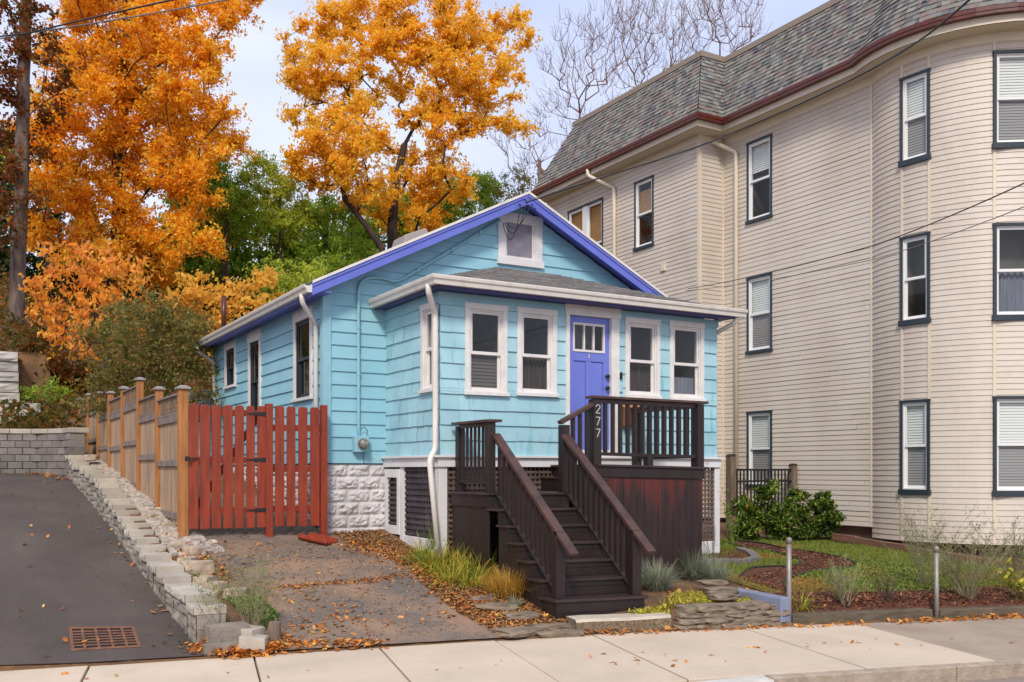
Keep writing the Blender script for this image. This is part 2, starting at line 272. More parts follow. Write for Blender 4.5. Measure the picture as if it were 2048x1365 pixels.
# ------------------------------------------------------------------ mesh builder
class MB:
    def __init__(s): s.v = []; s.f = []
    def add(s, vs, fs):
        o = len(s.v); s.v += [tuple(p) for p in vs]; s.f += [tuple(i + o for i in f) for f in fs]
    def quad(s, a, b, c, d): s.add([a, b, c, d], [(0, 1, 2, 3)])
    def box(s, x0, x1, y0, y1, z0, z1):
        s.hexa([(x0, y0, z0), (x1, y0, z0), (x1, y1, z0), (x0, y1, z0)], [(x0, y0, z1), (x1, y0, z1), (x1, y1, z1), (x0, y1, z1)])
    def hexa(s, lo, hi):
        s.add(list(lo) + list(hi), [(3, 2, 1, 0), (4, 5, 6, 7), (0, 1, 5, 4), (1, 2, 6, 5), (2, 3, 7, 6), (3, 0, 4, 7)])
    def prism(s, poly, z0, z1):      # poly of (x,y) extruded in z ; z may be callables
        n = len(poly); a = [(x, y, z0(x, y) if callable(z0) else z0) for x, y in poly]; b = [(x, y, z1(x, y) if callable(z1) else z1) for x, y in poly]
        s.add(a + b, [tuple(range(n))[::-1], tuple(range(n, 2 * n))] + [(i, (i + 1) % n, n + (i + 1) % n, n + i) for i in range(n)])
    def beam(s, a, b, w, h, up=(0, 0, 1)):   # rectangular bar from a to b, width w (sideways), height h (along up)
        a, b = Vector(a), Vector(b); d = (b - a).normalized(); up = Vector(up)
        if abs(d.dot(up)) > .99: up = Vector((0, 1, 0))
        sd = d.cross(up).normalized() * w / 2; u = sd.normalized().cross(d).normalized() * h / 2
        s.hexa([a - sd - u, a + sd - u, b + sd - u, b - sd - u], [a - sd + u, a + sd + u, b + sd + u, b - sd + u])
    def tube(s, pts, rad, k=8, cap=True):
        pts = [Vector(p) for p in pts]; n = len(pts)
        if not isinstance(rad, (list, tuple)): rad = [rad] * n
        o = len(s.v); prev = None
        for i, p in enumerate(pts):
            d = (pts[min(i + 1, n - 1)] - pts[max(i - 1, 0)]).normalized()
            if prev is None:
                x = d.cross(Vector((0, 0, 1)));
                if x.length < .05: x = d.cross(Vector((1, 0, 0)))
            else: x = prev - d * prev.dot(d)
            x.normalize(); prev = x; y = d.cross(x)
            for j in range(k):
                a = 2 * math.pi * j / k; s.v.append(tuple(p + (x * math.cos(a) + y * math.sin(a)) * rad[i]))
        for i in range(n - 1):
            for j in range(k):
                s.f.append((o + i * k + j, o + i * k + (j + 1) % k, o + (i + 1) * k + (j + 1) % k, o + (i + 1) * k + j))
        if cap:
            s.f.append(tuple(o + j for j in range(k))[::-1]); s.f.append(tuple(o + (n - 1) * k + j for j in range(k)))
    def build(s, name, m, parent=None, smooth=False, warp=None, bev=0):
        me = bpy.data.meshes.new(name)
        base = world_loc(parent) if parent else Vector((0, 0, 0))
        vs = [warp(*p) for p in s.v] if warp else s.v
        me.from_pydata([(p[0] - base.x, p[1] - base.y, p[2] - base.z) for p in vs], [], s.f)
        me.validate(); me.update()
        o = bpy.data.objects.new(name, me); C.objects.link(o)
        if parent: o.parent = parent
        me.materials.append(m)
        if smooth: me.polygons.foreach_set('use_smooth', [True] * len(me.polygons))
        if bev:
            b = o.modifiers.new('bevel', 'BEVEL'); b.width = bev; b.segments = 2; b.limit_method = 'ANGLE'; b.angle_limit = R(40)
        return o
def build_boxes(mb, name, m, parent=None, **kw):      # every 8-cornered piece becomes a part of its own
    out = []
    for i in range(0, len(mb.v), 8):
        q = MB(); q.v = mb.v[i:i + 8]; q.f = [tuple(j - i for j in f) for f in mb.f if i <= f[0] < i + 8]; out.append(q.build(name, m, parent, **kw))
    return out
def world_loc(o):
    v = Vector((0, 0, 0))
    while o: v = v + o.location; o = o.parent
    return v
def npmesh(name, V, Fq, m, parent=None, k=4):
    me = bpy.data.meshes.new(name); base = world_loc(parent) if parent else Vector((0, 0, 0))
    V = np.asarray(V, dtype=np.float32).reshape(-1, 3) - np.array(base, dtype=np.float32)
    Fq = np.asarray(Fq, dtype=np.int32).reshape(-1, k)
    me.vertices.add(len(V)); me.vertices.foreach_set('co', V.ravel())
    me.loops.add(Fq.size); me.loops.foreach_set('vertex_index', Fq.ravel())
    me.polygons.add(len(Fq)); me.polygons.foreach_set('loop_start', np.arange(0, Fq.size, k, dtype=np.int32))
    me.polygons.foreach_set('loop_total', np.full(len(Fq), k, dtype=np.int32))
    me.update(calc_edges=True)
    o = bpy.data.objects.new(name, me); C.objects.link(o); me.materials.append(m)
    if parent: o.parent = parent
    return o
def tag(o, label=None, cat=None, group=None, kind=None):
    if label: o['label'] = label
    if cat: o['category'] = cat
    if group: o['group'] = group
    if kind: o['kind'] = kind
    return o
def thing(name, label, cat, loc, group=None):
    o = bpy.data.objects.new(name, None); C.objects.link(o); o.location = loc; o.empty_display_size = .2
    return tag(o, label, cat, group)
def struct(o, label, cat='ground'): return tag(o, label, cat, kind='structure')

# ------------------------------------------------------------------ terrain
SE = (.9774, -.2113); SN = (.2113, .9774)
def sn(x, y): return x * SE[0] + y * SE[1], x * SN[0] + y * SN[1]
def xy(s, n): return s * SE[0] + n * SN[0], s * SE[1] + n * SN[1]
def z_edge(s): return -.145 - .016 * max(0, min(s, 60) - 4.5) - .003 * min(0, max(s, -40) - 4.5) * -1
TA = [(9.8, -.13), (10.0, -.1), (12.1, .19), (13.85, .46), (15.7, .75), (18.4, 1.09), (22, 1.48), (24, 1.62), (27, 1.66)]
TL = [(0, -.135), (3.1, .5), (4.3, .76), (6, 1.1), (10, 1.6), (14, 2.0), (20, 4.2), (36, 10), (60, 12), (90, 12), (200, 8)]
TR = [(0, 0.), (.15, .02), (.35, .19), (1.2, .27), (4.2, .48), (8, .6), (14, 1.0), (20, 3.7), (36, 10), (60, 12), (90, 12), (200, 8)]
TRB = [(0, .0), (.12, .02), (.3, .2), (.5, .24), (1.5, .30), (4.2, .48), (8, .6), (14, 1.0), (20, 3.7), (36, 10), (60, 12), (200, 8)]
def h(x, y):
    s, n = sn(x, y); e = z_edge(s)
    if n < 9.78: return e - .02 * (9.78 - n)
    dn = n - 9.78
    if x < 2.2:
        if y > 24.35: return tab([(24.35, 2.5), (28.02, 2.76), (28.24, 4.7), (44, 10), (70, 12), (200, 8)], y)
        return max(tab(TA, y), e) if y < 9.9 else tab(TA, y)
    zl = tab(TL, dn) - .11 * sm((x - 3.3) / 1.4) * sm((dn - 2.6) / 1.6) * sm((9 - dn) / 2); k = sm((8.95 - x) / .15)
    zr = e + tab(TR, dn) * (1 - k) + tab(TRB, dn) * k
    a = sm((x - 6.0) / 1.5)
    return zl * (1 - a) + zr * a
def terrain():
    xs = sorted(set([-400, -200, -100, -60, -40, -25, -15, -10, -6, -4] + [round(-3 + .12 * i, 3) for i in range(190)] + [2.15, 2.28, 8.87, 8.98] + [21, 23, 26, 30, 36, 45, 60, 90, 140, 250, 400]))
    ys = sorted(set([-400, -200, -100, -60, -40, -25, -15, -8, -3, 0, 3, 5] + [round(6 + .12 * i, 3) for i in range(170)] + [24.3, 24.4] + [27, 28.0, 28.25, 29, 30, 32, 34, 36, 40, 45, 50, 60, 75, 100, 150, 250, 400]))
    V = []
    for y in ys:
        for x in xs:
            s, n = sn(x, y)
            z = h(x, y)
            yv = y
            if n < 9.683: z = z_edge(s) - .45
            elif n < 9.80 and 6 <= y <= 26: yv = (9.80 - SN[0] * x) / SN[1]; z = h(x, yv) - .012      # the bed meets the sidewalk in a clean line
            V.append((x, yv, z))
    nx = len(xs); Fq = [(j * nx + i, j * nx + i + 1, (j + 1) * nx + i + 1, (j + 1) * nx + i) for j in range(len(ys) - 1) for i in range(nx - 1)]
    o = npmesh('ground', V, Fq, M['dirt']); struct(o, 'bare leafy earth of the yard and the hillside'); return o
terrain()
def sheet(name, A, B, nu, m, dz, label, cat='ground', kind='structure', nv=None, hf=h, wob=0, seed=0):
    """surface between polylines A and B (same length), laid dz above the ground"""
    V = []; rng = random.Random(seed); rows = []
    def sub(P):
        if nv is None: return P
        out = []
        for (a, b) in zip(P, P[1:]):
            for i in range(nv): out.append((a[0] + (b[0] - a[0]) * i / nv, a[1] + (b[1] - a[1]) * i / nv))
        out.append(P[-1]); return out
    A, B = sub(A), sub(B)
    for (a, b) in zip(A, B):
        ja, jb = wob * rng.uniform(-1, 1), wob * rng.uniform(-1, 1)
        for i in range(nu + 1):
            t = i / nu; x = a[0] + ja + (b[0] + jb - a[0] - ja) * t; y = a[1] + (b[1] - a[1]) * t; V.append((x, y, hf(x, y) + dz))
    Fq = [(j * (nu + 1) + i, j * (nu + 1) + i + 1, (j + 1) * (nu + 1) + i + 1, (j + 1) * (nu + 1) + i) for j in range(len(A) - 1) for i in range(nu)]
    o = npmesh(name, V, Fq, m); return tag(o, label, cat, kind=kind)
def edgeY(x, n=9.797): return (n - SN[0] * x) / SN[1]
# black driveway on the left
A = [(-6, edgeY(-6))] + [(-6, y) for y in (12, 14, 16, 18, 20, 22, 24.25)]
B = [(2.14, edgeY(2.14))] + [(2.14, y) for y in (12, 14, 16, 18, 20, 22, 24.25)]
sheet('driveway', A, B, 40, M['asphalt'], .008, 'smooth black asphalt driveway climbing on the left', 'driveway', nv=8)
# cracked asphalt apron
ya = edgeY(2.6)
A = [(2.75, edgeY(2.75)), (2.78, 10.6), (2.72, 11.3), (2.95, 12.0), (2.85, 12.7), (2.98, 13.2), (2.9, 13.9), (2.9, 17)]
B = [(5.15, edgeY(5.15)), (5.0, 9.9), (5.05, 10.8), (5.2, 11.5), (5.15, 12.3), (5.0, 13.1), (4.75, 13.9), (4.75, 17)]
sheet('cracked_driveway', A, B, 30, M['old_asphalt'], .02, 'cracked weathered asphalt apron in front of the red gate', 'driveway', nv=7, wob=.035, seed=4)
# lawn on the right
lawnA = [(9.2, 8.96), (9.35, 9.9), (9.6, 10.8), (10.1, 11.7), (10.5, 12.5), (11.3, 13.6)]
lawnB = [(16, 7.49), (15.3, 8.6), (14.9, 9.9), (14.8, 11.0), (15.0, 12.2), (15.2, 13.6)]
sheet('lawn', lawnA, lawnB, 40, M['lawn'], .016, 'patchy green lawn beside the cream house', 'lawn', nv=10)
# road, sidewalk, kerb
def s_of(px, py=None, n=9.78):
    d = ray(px, 1200); a = d[0] * SN[0] + d[1] * SN[1]; t = n / a; return sn(d[0] * t, d[1] * t)[0]
mb = MB()
for a, b in ((-60, -10), (-10, 0), (0, 10), (10, 20), (20, 60)):
    mb.quad((*xy(a, -30), z_edge(a) - .3), (*xy(b, -30), z_edge(b) - .3), (*xy(b, 7.62), z_edge(b) - .165), (*xy(a, 7.62), z_edge(a) - .165))
struct(mb.build('road', M['road']), 'worn grey asphalt street along the kerb', 'road')
joints = [-30, -9.2, s_of(178), s_of(508), s_of(760), s_of(992), s_of(1187), s_of(1487), s_of(1712)]
mb = MB(); mj = MB(); mo = MB()
def swz(s, n): return z_edge(s) - .02 * (9.78 - n)
sk = s_of(1430, n=7.62)
g = .010
for i, (a, b) in enumerate(zip(joints, joints[1:])):
    n0 = 7.62
    vs = []
    for zz in (-.25, .004 + .004 * math.sin(i * 2.1)):
        vs += [(*xy(a + g, n0), swz(a, n0) + zz), (*xy(b - g, n0), swz(b, n0) + zz), (*xy(b - g, 9.8), swz(b, 9.8) + zz), (*xy(a + g, 9.8), swz(a, 9.8) + zz)]
    mb.hexa(vs[:4], vs[4:])
struct(mb.build('sidewalk', M['concrete'], bev=.006), 'pale concrete sidewalk slabs', 'sidewalk')
for i, (a, b) in enumerate(((joints[-1], joints[-1] + 2.6), (joints[-1] + 2.6, joints[-1] + 5.4), (joints[-1] + 5.4, 40))):
    vs = []
    for zz in (-.25, .0):
        vs += [(*xy(a + g, 7.62), swz(a, 7.62) + zz), (*xy(b - g, 7.62), swz(b, 7.62) + zz), (*xy(b - g, 9.8), swz(b, 9.8) + zz), (*xy(a + g, 9.8), swz(a, 9.8) + zz)]
    mo.hexa(vs[:4], vs[4:])
struct(mo.build('old_sidewalk', M['concrete_old'], bev=.006), 'older brownish sidewalk paving at the right', 'sidewalk')
mj.quad((*xy(-30, 7.6), swz(-30, 7.6) - .02), (*xy(40, 7.6), swz(40, 7.6) - .02), (*xy(40, 9.79), swz(40, 9.79) - .02), (*xy(-30, 9.79), swz(-30, 9.79) - .02))
struct(mj.build('joint_bed', M['joint']), 'dirt in the sidewalk joints', 'sidewalk')
# granite kerb: raised east of the ramp, dropped in front of the driveways
mk = MB(); rng = random.Random(5)
a = sk + .5
while a < 30:
    b = a + rng.uniform(1.6, 2.4); q = rng.uniform(-.004, .004)
    n0, n1 = 7.46 + q, 7.60
    mk.hexa([(*xy(a, n0 + .015), z_edge(a) - .3), (*xy(b - .012, n0 + .015), z_edge(b) - .3), (*xy(b - .012, n1), z_edge(b) - .3), (*xy(a, n1), z_edge(a) - .3)],
            [(*xy(a, n0), swz(a, n0) + .006 + q), (*xy(b - .012, n0), swz(b, n0) + .006 + q), (*xy(b - .012, n1), swz(b, n1) + .006), (*xy(a, n1), swz(a, n1) + .006)])
    a = b
struct(mk.build('kerb', M['kerb'], bev=.012), 'rough granite kerb along the street at the right', 'kerb')
mk = MB()
P = [(sk - 1.5, 7.62, -.09), (sk - .9, 7.60, -.05), (sk - .3, 7.6, -.02), (sk + .48, 7.6, .004)]
for (a, na, za), (b, nb, zb) in zip(P, P[1:]):
    n0 = 7.40
    mk.hexa([(*xy(a, n0), -.55), (*xy(b, n0), -.55), (*xy(b, nb), -.55), (*xy(a, na), -.55)],
            [(*xy(a, n0), swz(a, n0) + za), (*xy(b, n0), swz(b, n0) + zb), (*xy(b, nb), swz(b, nb) + zb + .004), (*xy(a, na), swz(a, na) + za + .004)])
struct(mk.build('kerb_ramp', M['kerb_pale'], bev=.01), 'pale granite transition kerb dropping to the driveway ramp', 'kerb')

# ------------------------------------------------------------------ siding
def lap(mb, o, U, N, u0, u1, z0, z1, ex, th=.018, holes=(), ur=None, joints=None, rng=None, zfirst=None):
    """lapped courses; o=(x,y) origin, U along, N outward, holes=(u0,u1,z0,z1); ur(z)->(ua,ub) clips gable ends"""
    def P(u, d, z): return (o[0] + U[0] * u + N[0] * d, o[1] + U[1] * u + N[1] * d, z)
    z = z0
    while z < z1 - 1e-4:
        zt = min(z + ex, z1); cuts = sorted({z, zt} | {c for hh in holes for c in hh[2:] if z < c < zt})
        for zb, zc in zip(cuts, cuts[1:]):
            db = th * (1 - (zb - z) / ex) + .002; dc = th * (1 - (zc - z) / ex) + .002
            lb, rb = ur(zb) if ur else (u0, u1); lt, rt = ur(zc) if ur else (u0, u1)
            segs = [((lb, lt), (rb, rt))]; zm = (zb + zc) / 2
            for hh in holes:
                if hh[2] < zm < hh[3]:
                    ns = []
                    for (a, b) in segs:
                        if hh[0] > a[0] and hh[1] < b[0]: ns += [(a, (hh[0],) * 2), ((hh[1],) * 2, b)]
                        elif hh[0] <= a[0] < hh[1]: ns.append(((hh[1],) * 2, b))
                        elif hh[0] < b[0] <= hh[1]: ns.append((a, (hh[0],) * 2))
                        else: ns.append((a, b))
                    segs = ns
            for (a, b) in segs:
                if b[0] - a[0] < .005 and b[1] - a[1] < .005: continue
                parts = [(a, b)]
                if joints:
                    parts = []; cur = a; x = max(a) + rng.uniform(*joints)
                    while x < min(b) - .05:
                        parts.append((cur, (x - .0015,) * 2)); cur = (x + .0015,) * 2; x += rng.uniform(*joints)
                    parts.append((cur, b))
                for (c, d) in parts:
                    j = rng.uniform(-.002, .003) if joints else 0
                    jz = rng.uniform(-.003, .003) if joints else 0
                    mb.add([P(c[0], 0, zb + jz), P(d[0], 0, zb + jz), P(d[0], db + j, zb + jz), P(c[0], db + j, zb + jz), P(d[1], dc + j, zc), P(c[1], dc + j, zc)], [(0, 1, 2, 3), (3, 2, 4, 5)])
        z = zt
# ------------------------------------------------------------------ windows
def window(parent, o, U, N, u0, u1, z0, z1, cas=.1, hd=None, sillh=.05, mc='white', ms='vinyl', blind=None, bfr=(0, 1), mid=.5, low='screen', name='window', label=None, cas_out=.035, sash=.05, room=True, sill_mat=None, depth=.45, single=False, mull=None, stool=None):
    """u0..u1, z0..z1 are the casing's outer edges; returns the hole to leave in the siding"""
    hd = cas if hd is None else hd
    def bx(m, a0, a1, d0, d1, b0, b1):
        q = lambda u, d, z: (o[0] + U[0] * u + N[0] * d, o[1] + U[1] * u + N[1] * d, z)
        m.hexa([q(a0, d0, b0), q(a1, d0, b0), q(a1, d1, b0), q(a0, d1, b0)], [q(a0, d0, b1), q(a1, d0, b1), q(a1, d1, b1), q(a0, d1, b1)])
    c = MB(); L, Rr, T, B = u0 + cas, u1 - cas, z1 - hd, z0 + sillh
    bx(c, u0, L, -.06, cas_out, B, T); bx(c, Rr, u1, -.06, cas_out, B, T); bx(c, u0 - .01, u1 + .01, -.06, cas_out + .008, T, z1)
    W = c.build(name, M[mc], parent, bev=.003)
    if label: W['label'] = label
    s = MB(); bx(s, u0 - .02, u1 + .02, -.06, cas_out + .03, z0, B); s.build('sill', M[sill_mat or mc], W, bev=.003)
    zm = B + (T - B) * mid; spans = [(L, Rr)]
    if mull:
        mbm = MB()
        cx = (L + Rr) / 2; bx(mbm, cx - mull / 2, cx + mull / 2, -.06, cas_out - .005, B, T); mbm.build('mullion', M[ms], W)
        spans = [(L, cx - mull / 2), (cx + mull / 2, Rr)]
    for (l, r) in spans:
        f = MB()
        bx(f, l, l + .022, -.10, .012, B, T); bx(f, r - .022, r, -.10, .012, B, T); bx(f, l + .022, r - .022, -.10, .012, T - .022, T); bx(f, l + .022, r - .022, -.10, .012, B, B + .022)
        f.build('frame', M[ms], W)
        l2, r2 = l + .022, r - .022
        def sashf(zb, zt, d):
            m = MB(); bx(m, l2, l2 + sash * .8, d, d + .03, zb, zt); bx(m, r2 - sash * .8, r2, d, d + .03, zb, zt)
            bx(m, l2 + sash * .8, r2 - sash * .8, d, d + .03, zt - sash * .8, zt); bx(m, l2 + sash * .8, r2 - sash * .8, d, d + .03, zb, zb + sash)
            m.build('sash', M[ms], W, bev=.002)
        if not single: sashf(zm - sash * .35, T - .022, -.035); sashf(B + .022, zm + sash * .35, -.068)
        else: sashf(B + .022, T - .022, -.04)
        g = MB()
        def q(u, d, z): return (o[0] + U[0] * u + N[0] * d, o[1] + U[1] * u + N[1] * d, z)
        g.quad(q(l2 + .02, -.02, zm), q(r2 - .02, -.02, zm), q(r2 - .02, -.02, T - .04), q(l2 + .02, -.02, T - .04)); g.build('pane', M['glass'], W)
        g = MB(); g.quad(q(l2 + .02, -.05, B + .05), q(r2 - .02, -.05, B + .05), q(r2 - .02, -.05, zm), q(l2 + .02, -.05, zm)); g.build('pane', M['glass' if single else low], W)
        if blind:
            b0 = B + (T - B) * bfr[0]; b1 = B + (T - B) * bfr[1]; m = MB()
            if blind.startswith('curtain'):
                nn = 28
                for i in range(nn):
                    ua = l2 + (r2 - l2) * i / nn; ub = l2 + (r2 - l2) * (i + 1) / nn
                    da = -.12 + .02 * math.sin(i * 1.7); db = -.12 + .02 * math.sin((i + 1) * 1.7)
                    m.quad(q(ua, da, b0), q(ub, db, b0), q(ub, db, b1), q(ua, da, b1))
                m.build('curtain', M[blind], W)
            else:
                zz = b0
                while zz < b1:
                    m.quad(q(l2 + .01, -.071, zz), q(r2 - .01, -.071, zz), q(r2 - .01, -.080, zz + .046), q(l2 + .01, -.080, zz + .046)); zz += .05
                m.build('blind', M[blind], W)
        if room:
            m = MB(); a0, a1, d0, d1 = l - .08, r + .08, -depth, -.105
            m.add([q(a0, d0, B - .08), q(a1, d0, B - .08), q(a1, d0, T + .08), q(a0, d0, T + .08), q(a0, d1, B - .08), q(a1, d1, B - .08), q(a1, d1, T + .08), q(a0, d1, T + .08)],
                  [(0, 1, 2, 3), (0, 4, 5, 1), (1, 5, 6, 2), (2, 6, 7, 3), (3, 7, 4, 0)])
            m.build('interior', M['room'], W)
    return (u0 + cas * .5, u1 - cas * .5, z0 + .02, z1 - hd * .5)

# ================================================================== BLUE HOUSE
HX0, HX1, HY0, HY1 = 4.81, 11.6, 13.8, 20.9        # main block
PX0, PX1, PY0 = 5.82, 10.92, 11.9                  # front room (porch)
SILL = 1.90                                         # bottom of the siding on the porch
house = thing('blue_house', 'small light blue gabled bungalow with cobalt trim and a glazed front room', 'house', (8.2, 15, .6))
U_f, N_f = (1, 0), (0, -1); U_s, N_s = (0, -1), (-1, 0)
rng = random.Random(2)
APX, APZ, SLP = 8.2, 6.17, .5                       # gable apex under the roof
EAVE = APZ - SLP * (APX - HX0)
# --- side wall (faces -X): u measured from the back corner towards the front
oS = (HX0, HY1)
def side_rect(pxa, pxb, pyt, pyb):
    ya, zt = onX(pxa, pyt, HX0); yb, _ = onX(pxb, pyt, HX0); _, zb = onX(pxa, pyb, HX0); return (HY1 - ya, HY1 - yb, zb, zt)
holesS = []
r = side_rect(590, 627, 628, 806); holesS.append(window(house, oS, U_s, N_s, *r, cas=.1, hd=.17, ms='dark_trim', label='tall side window nearest the front', low='glass'))
r = side_rect(499, 524, 668, 850); holesS.append(window(house, oS, U_s, N_s, *r, cas=.11, hd=.2, ms='dark_trim', label='tall narrow side window in the middle', low='glass'))
r = side_rect(452, 474, 690, 780); holesS.append(window(house, oS, U_s, N_s, *r, cas=.11, hd=.14, ms='dark_trim', label='short side window at the back', low='glass'))
mb = MB(); FB = 1.80
lap(mb, oS, U_s, N_s, 0, HY1 - HY0, FB, EAVE + .02, .2, .022, holesS)
lap(mb, (HX1, HY0), (0, 1), (1, 0), 0, HY1 - HY0, FB, EAVE + .02, .2, .022)
lap(mb, (HX1, HY1), (-1, 0), (0, 1), 0, HX1 - HX0, FB, APZ, .2, .022, ur=lambda z: (max(0, (z - EAVE) / SLP), (HX1 - HX0) - max(0, (z - EAVE) / SLP)))
mb.build('side_wall', M['blue'], house)
# --- main front wall and gable
gx0, gz0 = onY(995, 528, HY0); gx1, gz1 = onY(1083, 440, HY0)
gw = (gx0 - HX0, gx1 - HX0, gz0, gz1 + .03)
holeG = window(house, (HX0, HY0), U_f, N_f, *gw, cas=.14, hd=.13, sillh=.12, mc='white_worn', ms='white', single=True, name='gable_window', label='small square attic window with a grey board behind the glass', low='glass', sash=.04)
m = MB(); m.box(gx0 + .19, gx1 - .19, HY0 + .004, HY0 + .012, gz0 + .17, gz1 - .13); m.build('grey_board', M['grey_board'], house)
mb = MB()
lap(mb, (HX0, HY0), U_f, N_f, 0, HX1 - HX0, FB, APZ + .02, .2, .022, [holeG], ur=lambda z: (max(0, (z - EAVE) / SLP), (HX1 - HX0) - max(0, (z - EAVE) / SLP)))
mb.build('front_wall', M['blue'], house)
m = MB(); m.box(HX0 - .035, HX0 + .1, HY0 - .035, HY0 + .1, FB, EAVE - .02); m.box(HX1 - .1, HX1 + .03, HY0 - .03, HY0 + .1, FB, EAVE - .02); build_boxes(m, 'corner_board', M['teal_trim'], house, bev=.004)
# --- foundation of painted rock-faced block
def rockface(mb, o, U, N, L, z0, z1, bw, bh, rng, amp=.035, mortar=.008):
    row = 0; z = z1
    while z > z0:
        zb = z - bh; u = -(row % 2) * bw / 2
        while u < L:
            a, b = max(u, 0) + mortar / 2, min(u + bw, L) - mortar / 2
            if b - a > .03:
                n_, k_ = 18, 10; idx = len(mb.v); sd = rng.uniform(0, 99); rng_b = rng.uniform(.5, 1.4)
                for j in range(k_ + 1):
                    for i in range(n_ + 1):
                        uu = a + (b - a) * i / n_; zz = zb + mortar / 2 + (bh - mortar) * j / k_
                        e = min(i, n_ - i) / 2.6; e2 = min(j, k_ - j) / 2.0; ed = min(1, e) * min(1, e2)
                        d = ed * (amp * .6 + amp * rng_b * 1.35 * abs(noise.noise(Vector((uu * 8 + sd, zz * 11, sd)))) + amp * .6 * noise.noise(Vector((uu * 21, zz * 26 + sd, 0))))
                        mb.v.append((o[0] + U[0] * uu + N[0] * d, o[1] + U[1] * uu + N[1] * d, zz))
                for j in range(k_):
                    for i in range(n_):
                        q = idx + j * (n_ + 1) + i; mb.f.append((q, q + 1, q + n_ + 2, q + n_ + 1))
            u += bw
        z = zb; row += 1
mb = MB(); rng = random.Random(8)
rockface(mb, (HX0 + .02, HY0 + .02), U_f, N_f, PX0 - HX0, .4, FB - .01, .36, .196, rng)
rockface(mb, (HX0 + .02, HY1), U_s, N_s, HY1 - HY0, .4, FB - .01, .36, .196, rng)
mb.box(HX0 + .022, HX1 - .02, HY0 + .021, HY1 - .02, .2, FB - .012)
mb.build('block_foundation', M['stone_paint'], house)
# --- main roof: slabs, white drip edge, cobalt rake boards
ov = .33; EX0 = HX0 - .3; EX1 = HX1 + .3
def roofz(x): return 6.30 - SLP * abs(x - APX)
mb = MB()
for s0 in (-1, 1):
    xe = EX0 if s0 < 0 else EX1; y0, y1 = HY0 - ov - .02, HY1 + .3
    n_ = 18
    for i in range(n_):
        a = i / n_; b = (i + 1) / n_; xa = xe + (APX - xe) * a; xb = xe + (APX - xe) * b
        yy = y0
        while yy < y1:
            yb_ = min(yy + .3, y1)
            t0 = .012; mb.add([(xa, yy, roofz(xa) + t0), (xa, yb_, roofz(xa) + t0), (xb, yb_, roofz(xb) + .002), (xb, yy, roofz(xb) + .002), (xa, yy, roofz(xa) - .02), (xa, yb_, roofz(xa) - .02)], [(0, 1, 2, 3), (0, 4, 5, 1)]); yy += .3
    mb.hexa([(xe, y0, roofz(xe) - .05), (APX, y0, roofz(APX) - .05), (APX, y1, roofz(APX) - .05), (xe, y1, roofz(xe) - .05)],
            [(xe, y0, roofz(xe) - .004), (APX, y0, roofz(APX) - .004), (APX, y1, roofz(APX) - .004), (xe, y1, roofz(xe) - .004)])
roof = mb.build('roof', M['roof_grey'], house)
m = MB(); r2 = MB(); r3 = MB(); yf = HY0 - ov - .03
for xe in (EX0, EX1):
    def sl(mm, top, bot, y0, y1):
        mm.hexa([(xe, y0, roofz(xe) - bot), (APX, y0, roofz(APX) - bot), (APX, y1, roofz(APX) - bot), (xe, y1, roofz(xe) - bot)],
                [(xe, y0, roofz(xe) - top), (APX, y0, roofz(APX) - top), (APX, y1, roofz(APX) - top), (xe, y1, roofz(xe) - top)])
    sl(m, -.012, .030, yf - .03, yf + .012); sl(r2, .030, .085, yf - .015, yf + .03); sl(r3, .085, .205, yf, yf + .025)
    r3.hexa([(xe, yf + .04, roofz(xe) - .075), (APX, yf + .04, roofz(APX) - .075), (APX, HY0 + .02, roofz(APX) - .075), (xe, HY0 + .02, roofz(xe) - .075)],
            [(xe, yf + .04, roofz(xe) - .055), (APX, yf + .04, roofz(APX) - .055), (APX, HY0 + .02, roofz(APX) - .055), (xe, HY0 + .02, roofz(xe) - .055)])
build_boxes(m, 'drip_edge', M['gutter'], house); build_boxes(r2, 'rake_moulding', M['cobalt'], house, bev=.006); build_boxes(r3, 'rake_board', M['cobalt'], house, bev=.003)
m = MB(); m.box(EX0 + .02, HX0, HY0 - ov, HY1 + .3, roofz(EX0) - .14, roofz(EX0) - .12); m.box(EX0 + .0, EX0 + .02, HY0 - ov + .02, HY1 + .3, roofz(EX0) - .2, roofz(EX0) - .052); build_boxes(m, 'soffit', M['cobalt'], house)
def gutter(mb, pts, out, w=.11, hh=.11, ends=(True, True)):
    """K-style gutter along pts, opening to the sky; out = outward unit vectors per point"""
    prof = [(0, 0), (0, -hh), (w * .62, -hh), (w * .74, -hh * .55), (w * .92, -hh * .4), (w, -hh * .12), (w, 0), (w - .012, 0), (w - .014, -.02), (.01, -.02)]
    k = len(prof); o = len(mb.v)
    for p, d in zip(pts, out):
        for a, b in prof: mb.v.append((p[0] + d[0] * a, p[1] + d[1] * a, p[2] + b))
    for i in range(len(pts) - 1):
        for j in range(k): mb.f.append((o + i * k + j, o + i * k + (j + 1) % k, o + (i + 1) * k + (j + 1) % k, o + (i + 1) * k + j))
    if ends[0]: mb.f.append(tuple(o + j for j in range(k)))
    if ends[1]: mb.f.append(tuple(o + (len(pts) - 1) * k + j for j in range(k))[::-1])
m = MB(); gz = roofz(EX0) - .045
gutter(m, [(EX0 - .002, HY0 - ov - .01, gz), (EX0 - .002, HY1 + .35, gz)], [(-1, 0), (-1, 0)], .12, .115)
m.build('eaves_gutter', M['gutter'], house)
